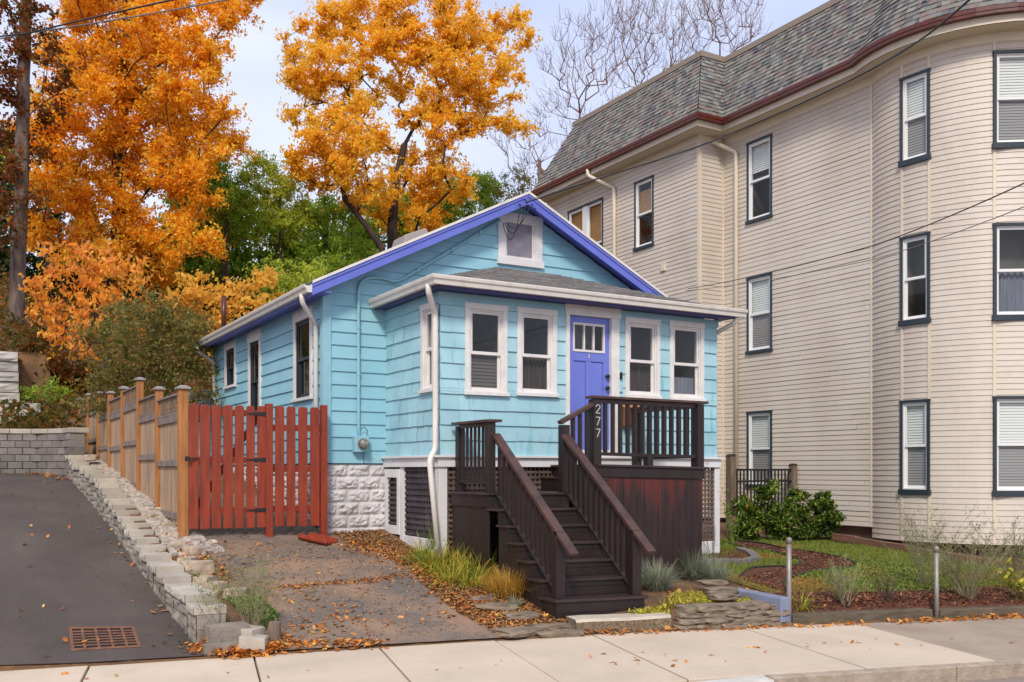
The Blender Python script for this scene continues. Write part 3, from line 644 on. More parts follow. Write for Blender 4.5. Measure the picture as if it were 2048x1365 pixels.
# downspouts
def spout(pts, name, mname, parent, r=.038, k=10):
    mm = MB(); P = [Vector(p) for p in pts]; out = [P[0]]
    for a, b, c in zip(P, P[1:], P[2:]):
        q = min(.07, (b - a).length / 2.1, (c - b).length / 2.1); p0 = b + (a - b).normalized() * q; p1 = b + (c - b).normalized() * q
        for t in (0, .33, .66, 1): out.append(p0 * (1 - t) ** 2 + b * 2 * t * (1 - t) + p1 * t * t)
    out.append(P[-1]); mm.tube(out, r, k); return mm.build(name, M[mname], parent, smooth=True)
spout([(EX0 - .06, 13.75, gz - .1), (EX0 - .06, 13.75, gz - .22), (HX0 - .06, 14.0, gz - .5), (HX0 - .06, 14.0, .95)], 'downspout', 'gutter', house)
spout([(EX0 - .06, 20.75, gz - .1), (EX0 - .06, 20.75, gz - .2), (HX0 - .06, 20.6, gz - .42), (HX0 - .06, 20.6, 1.7)], 'downspout', 'gutter', house)
# little rear annex, plumbing vent, roof vent
m = MB(); lap(m, (HX0 - .12, HY1 + .9), (1, 0), (0, -1), 0, .6, 1.7, 3.5, .15, .02); lap(m, (HX0 - .12, HY1 + 2), (0, -1), (-1, 0), 0, 1.1, 1.7, 3.5, .15, .02)
m.build('rear_annex_wall', M['blue'], house); m = MB(); m.box(HX0 - .16, HX0 - .06, HY1 + .83, HY1 + .93, 1.7, 3.5); m.build('rear_corner_board', M['white'], house)
p = onY(458, 635, 19.2); m = MB(); m.tube([(p[0] - .1, 19.2, roofz(p[0]) - .1), (p[0] - .1, 19.2, 5.15)], .05, 10); m.build('plumbing_vent', M['brown_gutter'], house, smooth=True)
vx = 6.85; m = MB(); vz = roofz(vx)
m.hexa([(vx - .25, 14.9, vz - .12), (vx + .25, 14.9, vz + .13), (vx + .25, 15.5, vz + .13), (vx - .25, 15.5, vz - .12)], [(vx - .2, 14.95, vz + .1), (vx + .2, 14.95, vz + .27), (vx + .2, 15.45, vz + .27), (vx - .2, 15.45, vz + .1)])
m.build('roof_vent', M['cap'], house, bev=.02)

# --- porch front wall: five openings
oF = (PX0, PY0)
def front_rect(pxa, pxb, pyt, pyb, py_at=None):
    xa, zt = onY(pxa, pyt, PY0); xb, _ = onY(pxb, pyt, PY0); _, zb = onY(pxa, pyb, PY0); return (xa - PX0, xb - PX0, zb, zt)
holesF = []
for (a, b, t, bt, lab, bl, fr) in ((929, 1013, 605, 790, 'leftmost of the four front windows', 'blind_dim', (0, .45)), (1033, 1112, 614, 792, 'front window just left of the door', 'curtain_dim', (0, .46)),
                           (1249, 1318, 634, 796, 'front window just right of the door', 'curtain_dim', (0, .44)), (1338, 1406, 641, 801, 'rightmost front window', 'curtain', (0, .3))):
    r = front_rect(a, b, t, bt)
    holesF.append(window(house, oF, U_f, N_f, *r, cas=.072, hd=.085, sillh=.05, mc='white', ms='white', low='screen', label=lab, blind=bl, bfr=fr, mid=.47, sash=.045, depth=1.2))
ya, zt = onX(845, 612, PX0); yb, _ = onX(886, 612, PX0); _, zb = onX(845, 788, PX0)
holesPS = [window(house, (PX0, HY0), U_s, N_s, HY0 - ya, HY0 - max(yb, PY0 + .12), zb, zt, cas=.08, hd=.09, sillh=.05, mc='white', ms='white', low='screen', label='narrow window on the side of the front room')]
# door
dx0, dzt = onY(1137, 634, PY0); dx1, _ = onY(1220, 634, PY0); dz0 = 2.0; dz1 = onY(1178, 634, PY0)[1]
cx0, cx1 = onY(1130, 700, PY0)[0], onY(1236, 700, PY0)[0]
DH = (cx0 - PX0 + .02, cx1 - PX0 - .02, SILL, dz1 + .1)
rng = random.Random(11); mb = MB(); TOPW = 4.16
lap(mb, oF, U_f, N_f, 0, PX1 - PX0, SILL, TOPW, .216, .02, holesF + [DH], joints=(.12, .42), rng=rng)
lap(mb, (PX0, HY0), U_s, N_s, 0, HY0 - PY0, SILL, TOPW, .216, .02, holesPS, joints=(.12, .42), rng=rng)
lap(mb, (PX1, PY0), (0, 1), (1, 0), 0, HY0 - PY0, SILL, TOPW, .216, .02, joints=(.12, .42), rng=rng)
mb.build('shingled_wall', M['blue_shingle'], house)
mb = MB(); lap(mb, (PX0, PY0 + .004), U_f, N_f, 0, PX1 - PX0, SILL, TOPW, 5, .0, holesF + [DH]); lap(mb, (PX0 + .004, HY0), U_s, N_s, 0, HY0 - PY0, SILL, TOPW, 5, 0, holesPS); mb.build('sheathing', M['teal_trim'], house)
# frieze boards under the porch eave and over the windows
m = MB(); m.box(PX0 - .03, cx0 - .02, PY0 - .03, PY0, 4.0, TOPW + .02); m.box(cx0 - .02, PX1 + .02, PY0 - .032, PY0, 4.06, TOPW + .02); m.box(PX0 - .034, PX0, PY0 - .028, HY0, 4.02, TOPW + .02)
m.box(onY(929, 600, PY0)[0], onY(1113, 600, PY0)[0], PY0 - .024, PY0, onY(929, 605, PY0)[1], 4.0); m.box(onY(1249, 600, PY0)[0], onY(1405, 600, PY0)[0], PY0 - .024, PY0, onY(1249, 634, PY0)[1], 4.06)
build_boxes(m, 'frieze_board', M['teal_trim'], house, bev=.003)
# door and casing
m = MB(); m.box(cx0, dx0, PY0 - .045, PY0 + .1, SILL, dz1); m.box(dx1 + .0, cx1, PY0 - .045, PY0 + .1, SILL, dz1); m.box(cx0 - .02, cx1 + .02, PY0 - .055, PY0 + .1, dz1, onY(1180, 604, PY0)[1]); m.box(dx0, dx1, PY0 - .02, PY0 + .1, SILL, dz0)
build_boxes(m, 'door_casing', M['white'], house, bev=.004)
W_ = dx1 - dx0; dy = PY0 + .02; m = MB()
st = .11; lz0, lz1 = dz1 - .52, dz1 - .12; pz0, pz1 = dz0 + .22, lz0 - .16
m.box(dx0, dx0 + st, dy, dy + .045, dz0, dz1); m.box(dx1 - st, dx1, dy, dy + .045, dz0, dz1)
m.box(dx0 + st, dx1 - st, dy, dy + .045, lz1, dz1); m.box(dx0 + st, dx1 - st, dy, dy + .045, pz1, lz0); m.box(dx0 + st, dx1 - st, dy, dy + .045, dz0, pz0)
cxm = (dx0 + dx1) / 2; m.box(cxm - .05, cxm + .05, dy, dy + .045, pz0, pz1)
m.box(dx0 + st, cxm - .05, dy + .018, dy + .04, pz0, pz1); m.box(cxm + .05, dx1 - st, dy + .018, dy + .04, pz0, pz1)
door = m.build('front_door', M['cobalt_door'], house, bev=.006)
m = MB(); a, b = dx0 + st - .02, dx1 - st + .02
m.box(a, b, dy - .012, dy + .03, lz0 - .02, lz0 + .015); m.box(a, b, dy - .012, dy + .03, lz1 - .015, lz1 + .02); m.box(a, a + .03, dy - .012, dy + .03, lz0 + .015, lz1 - .015); m.box(b - .03, b, dy - .012, dy + .03, lz0 + .015, lz1 - .015)
for k in (1, 2):
    q = a + .03 + (b - a - .06) * k / 3; m.box(q - .012, q + .012, dy - .012, dy + .03, lz0 + .015, lz1 - .015)
m.build('door_light_frame', M['white'], door); m = MB(); m.quad((a, dy + .01, lz0), (b, dy + .01, lz0), (b, dy + .01, lz1), (a, dy + .01, lz1)); m.build('pane', M['glass'], door)
m = MB(); m.box(a - .02, b + .02, dy + .3, dy + .32, lz0 - .1, lz1 + .1); m.build('interior', M['room'], door)
m = MB()
for zz in (dz0 + .96, dz0 + 1.14):
    m.tube([(dx1 - .06, dy, zz), (dx1 - .06, dy - .03, zz)], .016, 10); m.tube([(dx1 - .06, dy - .02, zz), (dx1 - .06, dy - .035, zz), (dx1 - .06, dy - .06, zz), (dx1 - .06, dy - .07, zz)], [.02, .032, .032, .018], 12)
m.build('door_knob', M['black_metal'], door, smooth=True)
m = MB(); m.box(cxm - .009, cxm + .009, dy - .012, dy, lz0 - .11, lz0 - .05); m.build('peephole', M['silver'], door)
# --- white skirt / water table, posts, lattice, louvred access door
m = MB(); SB = 1.74
m.box(PX0 - .05, PX1 + .05, PY0 - .06, PY0 + .02, SB, SILL - .03); m.box(PX0 - .06, PX0 + .02, PY0 + .021, HY0 - .0, SB, SILL - .03); m.box(PX1 - .02, PX1 + .05, PY0 + .021, HY0, SB, SILL - .03)
m.box(PX0 - .10, PX1 + .10, PY0 - .10, PY0, SILL - .029, SILL + .004); m.box(PX0 - .10, PX0, PY0 + .001, HY0 - .0, SILL - .029, SILL + .004)
build_boxes(m, 'skirt_board', M['white_worn'], house, bev=.004)
m = MB()
m.box(PX0 - .03, PX0 + .10, PY0 - .03, PY0 + .05, .3, SB - .002); m.box(PX1 - .06, PX1 + .05, PY0 - .03, PY0 + .08, .1, SB - .002)
ylo = onX(808, 900, PX0)[0]
m.box(PX0 - .03, PX0 + .03, PY0 + .051, PY0 + .12, .4, SB - .002); m.box(PX0 - .035, PX0 + .03, ylo - .05, ylo + .08, .4, SB - .002)
m.box(PX0 - .03, PX0 + .03, PY0 + .121, ylo - .051, .3, .72); m.box(9.3, PX1 - .061, PY0 - .02, PY0 + .05, .1, .52)
build_boxes(m, 'porch_post', M['white_worn'], house, bev=.004)
def latt(mb, o, U, N, u0, u1, z0, z1, sp=.075, wd=.038, vw=None):
    q = lambda u, d, z: (o[0] + U[0] * u + N[0] * d, o[1] + U[1] * u + N[1] * d, z)
    def b(a0, a1, d0, d1, b0, b1): mb.hexa([q(a0, d0, b0), q(a1, d0, b0), q(a1, d1, b0), q(a0, d1, b0)], [q(a0, d0, b1), q(a1, d0, b1), q(a1, d1, b1), q(a0, d1, b1)])
    z = z0 + .02
    while z < z1 - wd: b(u0, u1, .002, .010, z, z + wd); z += sp
    u = u0 + .015
    while u < u1 - wd: b(u, u + (vw or wd), -.008, 0, z0, z1); u += sp
m = MB(); latt(m, (PX0, PY0), U_f, N_f, .1, PX1 - PX0 - .06, .5, SB); m.build('lattice', M['lattice'], house)
m = MB(); latt(m, (PX0, HY0), U_s, N_s, HY0 - ylo + .05, HY0 - PY0 - .05, .72, SB, .085, .042); m.build('lattice', M['lattice_dark'], house)
ad0, ad1, az0, az1 = .03, HY0 - ylo - .085, .72, SB - .03
def sbx(m, a0, a1, d0, d1, b0, b1): m.box(PX0 - d1, PX0 - d0, HY0 - a1, HY0 - a0, b0, b1)
m = MB(); sbx(m, ad0, ad0 + .09, -.02, .045, az0, az1); sbx(m, ad1 - .09, ad1, -.02, .045, az0, az1); sbx(m, ad0 + .09, ad1 - .09, -.02, .045, az1 - .13, az1); sbx(m, ad0 + .09, ad1 - .09, -.02, .045, az0, az0 + .13)
ad = m.build('access_door', M['white_worn'], house, bev=.004)
m = MB(); z = az0 + .14
while z < az1 - .15: sbx(m, ad0 + .09, ad1 - .09, .0, .018, z, z + .042); z += .078
m.build('louvre', M['lattice_dark'], ad)
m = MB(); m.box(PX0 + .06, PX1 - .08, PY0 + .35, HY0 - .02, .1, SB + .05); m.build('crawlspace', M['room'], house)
# --- porch hip roof
RX0, RX1, RY0, RZ0, RZ1 = 5.62, 11.08, 11.58, 4.30, 5.08
run = HY0 - RY0
def hipz(d): return RZ0 + (RZ1 - RZ0) * d / run
mb = MB(); rng = random.Random(3); n_ = 16
for i in range(n_):
    d0, d1 = run * i / n_, run * (i + 1) / n_
    def tabs(P, a, b):
        x = a
        while x < b - .01:
            e = min(x + .32, b); P(x, e); x = e
    for side in 'FLR':
        if side == 'F':
            a0, b0 = RX0 + d0, RX1 - d0
            def P(x, e):
                j = rng.uniform(0, .006); cl = lambda v: min(max(v, RX0 + d1), RX1 - d1)
                mb.add([(x, RY0 + d0, hipz(d0) + .014 + j), (e, RY0 + d0, hipz(d0) + .014 + j), (cl(e), RY0 + d1, hipz(d1) + .002), (cl(x), RY0 + d1, hipz(d1) + .002), (x, RY0 + d0, hipz(d0) - .01), (e, RY0 + d0, hipz(d0) - .01)], [(0, 1, 2, 3), (4, 5, 1, 0)])
            tabs(P, a0, b0)
        else:
            X = lambda d: RX0 + d if side == 'L' else RX1 - d
            def P(y, e):
                j = rng.uniform(0, .006); cl = lambda v: max(v, RY0 + d1)
                mb.add([(X(d0), y, hipz(d0) + .014 + j), (X(d0), e, hipz(d0) + .014 + j), (X(d1), cl(e), hipz(d1) + .002), (X(d1), cl(y), hipz(d1) + .002), (X(d0), y, hipz(d0) - .01), (X(d0), e, hipz(d0) - .01)], [(3, 2, 1, 0), (0, 1, 5, 4)])
            tabs(P, RY0 + d0, HY0)
mb.add([(RX0, RY0, RZ0 - .012), (RX1, RY0, RZ0 - .012), (RX1, HY0, RZ0 - .012), (RX0, HY0, RZ0 - .012), (RX0 + run, HY0, RZ1 - .012), (RX1 - run, HY0, RZ1 - .012)], [(0, 1, 5, 4), (0, 4, 3), (1, 2, 5)])
mb.build('porch_roof', M['roof_grey'], house)
m = MB(); fz = 4.185
m.box(RX0 + .01, RX1 - .01, RY0 + .01, PY0 - .033, fz, fz + .02); m.box(RX0 + .01, PX0 - .036, PY0 - .033, HY0 - .03, fz, fz + .02); m.box(PX1 + .022, RX1 - .01, PY0 - .033, HY0, fz, fz + .02)
m.box(RX0, RX1, RY0 - .006, RY0 + .009, fz - .02, RZ0 - .012); m.box(RX0 - .006, RX0 + .009, RY0 + .01, HY0 - .03, fz - .02, RZ0 - .012)
build_boxes(m, 'porch_soffit', M['cobalt_shaded'], house)
m = MB(); gz2 = RZ0 + .02
gutter(m, [(RX0 - .008, HY0 - .03, gz2), (RX0 - .008, RY0 - .008, gz2), (RX1 + .12, RY0 - .008, gz2)], [(-1, 0), (-1, -1), (0, -1)], .115, .12)
m.build('porch_gutter', M['gutter'], house)
spx = onX(878, 700, PX0)
spout([(RX0 - .06, 11.72, gz2 - .1), (RX0 - .06, 11.72, gz2 - .2), (PX0 - .055, 11.93, gz2 - .46), (PX0 - .055, 11.93, 1.98), (PX0 - .17, 11.88, 1.84), (PX0 - .12, 11.72, .66)], 'downspout', 'gutter', house, r=.042)
spout([(RX1 - .02, RY0 - .02, gz2 - .12), (RX1 - .02, RY0 + .02, gz2 - .2), (PX1 + .05, PY0 - .0, gz2 - .32), (PX1 + .05, PY0 + .1, gz2 - .34)], 'downspout', 'gutter', house)
# --- electric conduit and meter
wy = HY0 - .055
def W2(px, py): x, z = onY(px, py, wy); return Vector((x, wy, z))
def smooth_path(P, n=6):
    out = []; P = [P[0]] + P + [P[-1]]
    for i in range(1, len(P) - 2):
        a, b, c, d = P[i - 1], P[i], P[i + 1], P[i + 2]
        for k in range(n):
            t = k / n; out.append(.5 * ((2 * b) + (c - a) * t + (2 * a - 5 * b + 4 * c - d) * t * t + (3 * b - a - 3 * c + d) * t ** 3))
    out.append(P[-2]); return out
m = MB(); m.tube([W2(720, 875), W2(717, 860), W2(717, 600)] + smooth_path([W2(717, 585), W2(722, 566), W2(738, 556), W2(765, 557), W2(788, 563), W2(806, 558), W2(840, 538)]) + [W2(1000, 441)], .024, 8)
m.build('conduit', M['teal_trim'], house, smooth=True)
m = MB()
for py in (655, 748): q = W2(717, py); m.tube([q - Vector((0, 0, .02)), q + Vector((0, 0, .02))], .032, 8)
for px, py in ((836, 540), (905, 500), (960, 466)): q = W2(px, py); m.box(q.x - .02, q.x + .02, wy - .03, wy + .04, q.z - .03, q.z + .03)
m.build('conduit_clamp', M['teal_trim'], house)
mx0, mz1 = onY(706, 872, wy); mx1, mz0 = onY(735, 905, wy); m = MB(); m.box(mx0, mx1, wy - .08, HY0 - .02, mz0, mz1)
mtr = m.build('meter_box', M['teal_trim'], house, bev=.006); q = ((mx0 + mx1) / 2 + .01, (mz0 + mz1) / 2)
m = MB(); m.tube([(q[0], wy - .08, q[1]), (q[0], wy - .11, q[1])], .085, 20); m.build('meter_ring', M['galv'], mtr)
m = MB(); m.tube([(q[0], wy - .105, q[1]), (q[0], wy - .17, q[1]), (q[0], wy - .185, q[1])], [.072, .068, .045], 20); m.build('meter_face', M['meter_glass'], mtr, smooth=True)
m = MB(); m.tube([(mx1 - .03, wy - .03, mz1), (mx1 - .01, wy - .03, mz1 + .08), (mx1 - .06, wy - .03, mz1 + .14), (mx0 + .12, wy - .02, mz1 + .1)], .006, 5); m.tube([(q[0] + .03, wy - .02, mz0), (q[0] + .04, wy, mz0 - .1), (q[0] + .06, wy + .02, FB)], .005, 5); m.build('ground_wire', M['wire'], mtr)
# doorbell, small plate, mailbox
bxx, bz = onY(1242, 752, PY0 - .03); m = MB(); m.box(bxx - .02, bxx + .02, PY0 - .055, PY0 - .01, bz - .055, bz + .055); m.build('doorbell', M['black_metal'], house, bev=.012)
bxx, bz = onY(1242, 777, PY0 - .03); m = MB(); m.box(bxx - .035, bxx + .035, PY0 - .04, PY0 - .01, bz - .06, bz + .07); m.build('cover_plate', M['blue_shingle'], house, bev=.006)
ax, az = onY(1248, 853, PY0 - .1); bxx, bz = onY(1279, 806, PY0 - .1)
mail = thing('mailbox', 'copper coloured mailbox on the wall behind the porch railing', 'mailbox', ((ax + bxx) / 2, PY0 - .08, az))
m = MB(); m.box(ax, bxx, PY0 - .14, PY0 - .022, az, bz - .06); m.build('box', M['copper'], mail, bev=.008)
m = MB(); m.hexa([(ax - .008, PY0 - .15, bz - .09), (bxx + .008, PY0 - .15, bz - .09), (bxx + .008, PY0 - .022, bz - .06), (ax - .008, PY0 - .022, bz - .06)], [(ax - .008, PY0 - .14, bz - .03), (bxx + .008, PY0 - .14, bz - .03), (bxx + .008, PY0 - .022, bz + .03), (ax - .008, PY0 - .022, bz + .03)])
m.tube([((ax + bxx) / 2, PY0 - .149, bz - .07), ((ax + bxx) / 2, PY0 - .156, bz - .07)], .06, 14); m.build('lid', M['copper_hi'], mail, bev=.004)
m = MB()
for i in range(5):
    for j in range(6): m.box(ax + .13 + i * .018, ax + .138 + i * .018, PY0 - .145, PY0 - .139, az + .05 + j * .022, az + .058 + j * .022)
m.build('vent_holes', M['black_metal'], mail)

# ================================================================== STAIRS AND DECK
RISE = .2; LZ = 1.4; DZ = 1.78; LY = 10.77
def warp(x, y, z):
    g_ = max(0., min(1., (PY0 - y) / 1.13)); return (x, y - .19 * (x - 6.05) * g_, z - .022 * max(0, x - 7.3))
porch = thing('porch_stairs', 'dark brown wooden stairs and landing with railings leading up to the blue door', 'stairs', (6.6, 9.9, 0))
SX0, SX1 = 5.95, 7.12; RUN = .2583
tr = MB(); ri = MB(); sb = MB()
for k in range(1, 7):     # k=1 bottom platform ... 6
    yf = LY - (7 - k) * RUN; z = k * RISE; yb = yf + RUN
    if k == 1: yf -= .06
    tr.box(SX0, SX1, yf - .03, yf + .115, z - .03, z); tr.box(SX0, SX1, yf + .12, yb + .02, z - .03, z)
    zb = z - RISE if k > 1 else -.12
    x0 = SX0 + .03; mid_ = (zb + z) / 2
    ri.box(x0, SX1 - .03, yf, yf + .02, zb + .003, mid_ - .002); ri.box(x0, SX1 - .03, yf, yf + .02, mid_ + .002, z - .03)
    if k != 6:            # side cladding below the tread, gap under the topmost
        yy = yf + .021
        while yy < yb - .01:
            sb.box(SX0 + .03, SX0 + .05, yy, min(yy + .066, yb), -.15 if k < 3 else .0, z - .032); sb.box(SX1 - .05, SX1 - .03, yy, min(yy + .066, yb), -.15, z - .032); yy += .07
    else:
        sb.box(SX0 + .35, SX0 + .37, yf + .02, yb, .1, z - .03)
ri.box(SX0 + .03, SX1 - .03, LY, LY + .02, LZ - .2, LZ - .03)
# landing
y = LY - .03
while y < PY0 - .05: tr.box(SX0 - .03, 7.55, y, y + .135, LZ - .03, LZ); y += .14
sb.box(SX0, SX0 + .03, LY, PY0 - .08, LZ - .19, LZ - .032)
y = LY
while y < PY0 - .08: sb.box(SX0 + .025, SX0 + .045, y, min(y + .09, PY0 - .08), .1, LZ - .192); y += .093
sb.box(SX0 + .4, SX1, LY + .06, LY + .08, .05, LZ - .19)
# two side steps up to the deck
for i, (xs, z) in enumerate(((7.40, 1.6),)):
    tr.box(xs, 7.66, LY, PY0 - .08, z - .03, z); ri.box(xs + .02, xs + .04, LY, PY0 - .08, LZ, z - .03)
ri.box(7.64, 7.66, LY, PY0 - .08, 1.6, DZ - .03); ri.box(7.40, 7.64, LY + .02, LY + .04, LZ, 1.57); sb.box(7.15, 7.5, LY, LY + .02, .2, LZ - .03)
build_boxes(tr, 'tread', M['deck_tread'], porch, warp=warp, bev=.004); build_boxes(ri, 'riser', M['deck'], porch, warp=warp, bev=.002); sb.build('side_boards', M['deck'], porch, warp=warp, bev=.002)
# deck
DX0, DX1 = 7.50, 9.10
m = MB(); y = LY - .04
while y < PY0 - .08: m.box(DX0 - .02 if y < LY + .1 else 7.60, DX1 + .05, y, y + .135, DZ - .03, DZ); y += .14
m.build('deck_boards', M['deck_tread'], porch, warp=warp, bev=.004)
m = MB(); m.box(DX0 - .02, DX1 + .02, LY - .01, LY + .02, DZ - .17, DZ - .032); m.box(DX1, DX1 + .02, LY + .021, PY0 - .08, DZ - .17, DZ - .032); build_boxes(m, 'fascia_board', M['deck'], porch, warp=warp, bev=.003)
m = MB(); x = 7.15
while x < DX1 - .02: m.box(x, min(x + .103, DX1), LY + .012, LY + .03, .1, DZ - .172 if x > DX0 - .05 else 1.36); x += .106
y = LY + .04
while y < PY0 - .1: m.box(DX1 - .02, DX1, y, min(y + .1, PY0 - .1), .1, DZ - .172); y += .104
m.build('skirting_boards', M['deck_red'], porch, warp=warp, bev=.003)
# railings
posts = MB(); tops = MB()
def post(x, y, z0, z1, s=.045): posts.box(x - s, x + s, y - s, y + s, z0, z1)
LXr, RXr = 6.08, 7.05
post(LXr - .06, LY + .05, LZ, 2.32, .05); post(LXr - .03, PY0 - .15, 1.0, 2.30, .045)
bal = []
def balus(x, y, z0, z1, s=.019):
    b = MB(); b.box(x - s, x + s, y - s, y + s, z0, z1); bal.append(b)
# landing left rail
tops.box(LXr - .14, LXr + .06, LY - .04, PY0 - .1, 2.32, 2.355); tops.box(LXr - .06, LXr + .0, LY + .1, PY0 - .2, 2.27, 2.318)
rb = MB(); rb.box(LXr - .065, LXr - .01, LY + .1, PY0 - .2, LZ + .12, LZ + .16)
for i in range(8): balus(LXr - .04, LY + .17 + i * .112, LZ + .14, 2.28, .014)
# flight rails
yb_ = LY - 6 * RUN + .08
for X in (LXr, RXr):
    post(X, yb_, .2, .98, .055)
    if X == RXr: post(X, LY + .05, LZ, 2.30, .05)
    a = Vector((X, LY + .02, 2.16)); b = Vector((X, yb_ - .33, .73)); tops.beam(a, b, .11, .042)
    tops.beam(a - Vector((0, 0, .05)), b + (a - b) * .17 - Vector((0, 0, .05)), .045, .06)
    lo_a = Vector((X, LY + .0, LZ + .03)); lo_b = Vector((X, yb_ + .05, .29)); rb.beam(lo_a, lo_b, .075, .035)
    for i in range(13):
        y_ = LY - .09 - i * .1135; tt = (LY + .02 - y_) / (LY + .02 - (yb_ - .33)); zt_ = 2.16 + (.73 - 2.16) * tt - .03
        tl = (LY - y_) / (LY - yb_ - .05); zl_ = LZ + .03 + (.29 - LZ - .03) * tl
        if y_ > yb_ + .08: balus(X, y_, zl_ - .005, zt_)
# short rising rail to the number post
post(DX0, LY + .05, LZ, 2.66, .055)
a = Vector((RXr - .06, LY + .05, 2.33)); b = Vector((DX0 - .03, LY + .05, 2.60)); tops.beam(a, b, .09, .05)
for i in range(3): x_ = RXr + .13 + i * .1; balus(x_, LY + .05, LZ + .0, 2.34 + (x_ - RXr) * .6)
# deck front rail and right rail
post(DX1 - .03, LY + .05, DZ, 2.66, .05); post(8.3, LY + .05, DZ, DZ + .12, .04); post(DX1 - .03, PY0 - .16, DZ, 2.66, .045)
tops.box(DX0 - .09, DX1 + .07, LY - .03, LY + .12, 2.67, 2.705); tops.box(DX0 + .05, DX1 - .08, LY + .03, LY + .07, 2.61, 2.668)
rb.box(DX0 + .055, DX1 - .08, LY + .02, LY + .08, DZ + .12, DZ + .165)
for i in range(12): balus(DX0 + .15 + i * .112, LY + .05, DZ + .16, 2.63)
tops.box(DX1 - .08, DX1 + .04, LY + .12, PY0 - .1, 2.67, 2.705); tops.box(DX1 - .06, DX1 - .01, LY + .1, PY0 - .2, 2.61, 2.668); rb.box(DX1 - .06, DX1 + .0, LY + .1, PY0 - .2, DZ + .12, DZ + .16)
for i in range(7): balus(DX1 - .03, LY + .2 + i * .115, DZ + .14, 2.63)
build_boxes(posts, 'railing_post', M['deck'], porch, warp=warp, bev=.004); build_boxes(tops, 'handrail', M['rail_top'], porch, warp=warp, bev=.004); build_boxes(rb, 'bottom_rail', M['deck'], porch, warp=warp, bev=.003)
for b in bal: b.build('baluster', M['deck'], porch, warp=warp)
# house number 277 down the post
m = MB(); fx, fy = DX0, LY + .05 - .055 - .004
def stroke(pts, z0):
    for (a, b) in zip(pts, pts[1:]): m.beam((fx + a[0], fy, z0 + a[1]), (fx + b[0], fy, z0 + b[1]), .006, .010, up=(0.001, 0, 1) if abs(a[0] - b[0]) > abs(a[1] - b[1]) else (1, 0, 0))
arc = [(-.028 + .0, .082)] + [(.028 * math.cos(R(t)), .085 + .027 * math.sin(R(t))) for t in range(170, -31, -25)]
stroke(arc + [(-.028, .0), (.032, .0)], 2.47)
stroke([(-.03, .11), (.03, .11), (-.012, .0)], 2.305); stroke([(-.03, .11), (.03, .11), (-.012, .0)], 2.145)
m.build('house_number', M['silver'], porch, warp=warp)

# ================================================================== CREAM HOUSE
CX, CXR, CYC, CYB = 15.5, 14.76, 16.65, 23.1      # front side wall, projecting rear part, its corner, back end
BCX, BCY, BR = 17.33, 11.54, 2.05                 # round corner bay
SB0, STOP = .58, 9.40
ch = thing('cream_house', 'three-storey cream vinyl-sided house with a round corner bay and shingled mansard', 'house', (17, 14, .2))
TH0, TH1 = -117, 75
def bayP(th, r=BR): a = R(th); return (BCX + r * math.sin(a), BCY - r * math.cos(a))
b0 = bayP(TH0)
EXB = .1016
# windows on the straight walls
def rectX(pxa, pxb, pyt, pyb, X):
    ya, zt = onX(pxa, pyt, X); yb, _ = onX(pxb, pyt, X); _, zb = onX(pxa, pyb, X); return ya, yb, zb, zt
oA = (CX, CYC); holesA = []
wlab = ['third-floor side window beside the downspout', 'second-floor side window beside the downspout', 'ground-floor side window behind the iron fence']
for i, (t, b_) in enumerate(((288, 450), (557, 710), (824, 975))):
    ya, yb, zb, zt = rectX(1495, 1545, t, b_, CX)
    holesA.append(window(ch, oA, U_s, N_s, CYC - ya, CYC - yb, zb, zt, cas=.05, hd=.05, sillh=.07, mc='dark_trim', ms='vinyl', blind='blind', bfr=[(.62, 1), (.0, 1), (.0, 1)][i], label=wlab[i], cas_out=.03))
oB = (CXR, CYB); holesB = []
ya, yb, zb, zt = rectX(1270, 1308, 366, 504, CXR); holesB.append(window(ch, oB, U_s, N_s, CYB - ya, CYB - yb, zb, zt, cas=.05, hd=.05, sillh=.07, mc='dark_trim', ms='vinyl', label='tall window with a painted amber reflection near the back', cas_out=.03, blind='blind_tan_reflection', bfr=(.5, .85)))  # tan slats behind the glass imitate the amber reflection by colour
ya, yb, zb, zt = rectX(1137, 1207, 428, 590, CXR); holesB.append(window(ch, oB, U_s, N_s, CYB - ya, CYB - yb, zb, zt + .05, cas=.05, hd=.05, sillh=.07, mc='dark_trim', ms='vinyl', label='double window with tan blinds behind the blue gable', cas_out=.03, mull=.2, blind='blind_tan_reflection', bfr=(.4, 1)))
mb = MB()
rng = random.Random(71)
lap(mb, oA, U_s, N_s, 0, CYC - b0[1], SB0, STOP, EXB, .012, holesA, joints=(2.2, 3.7), rng=rng)
lap(mb, oB, U_s, N_s, 0, CYB - CYC, SB0, STOP, EXB, .012, holesB, joints=(2.2, 3.7), rng=rng)
lap(mb, (CXR, CYC), (1, 0), (0, -1), 0, CX - CXR, SB0, STOP, EXB, .012)
lap(mb, (CXR + 5, CYB), (-1, 0), (0, 1), 0, 5, SB0, STOP, EXB, .012)
mb.build('siding', M['cream'], ch)
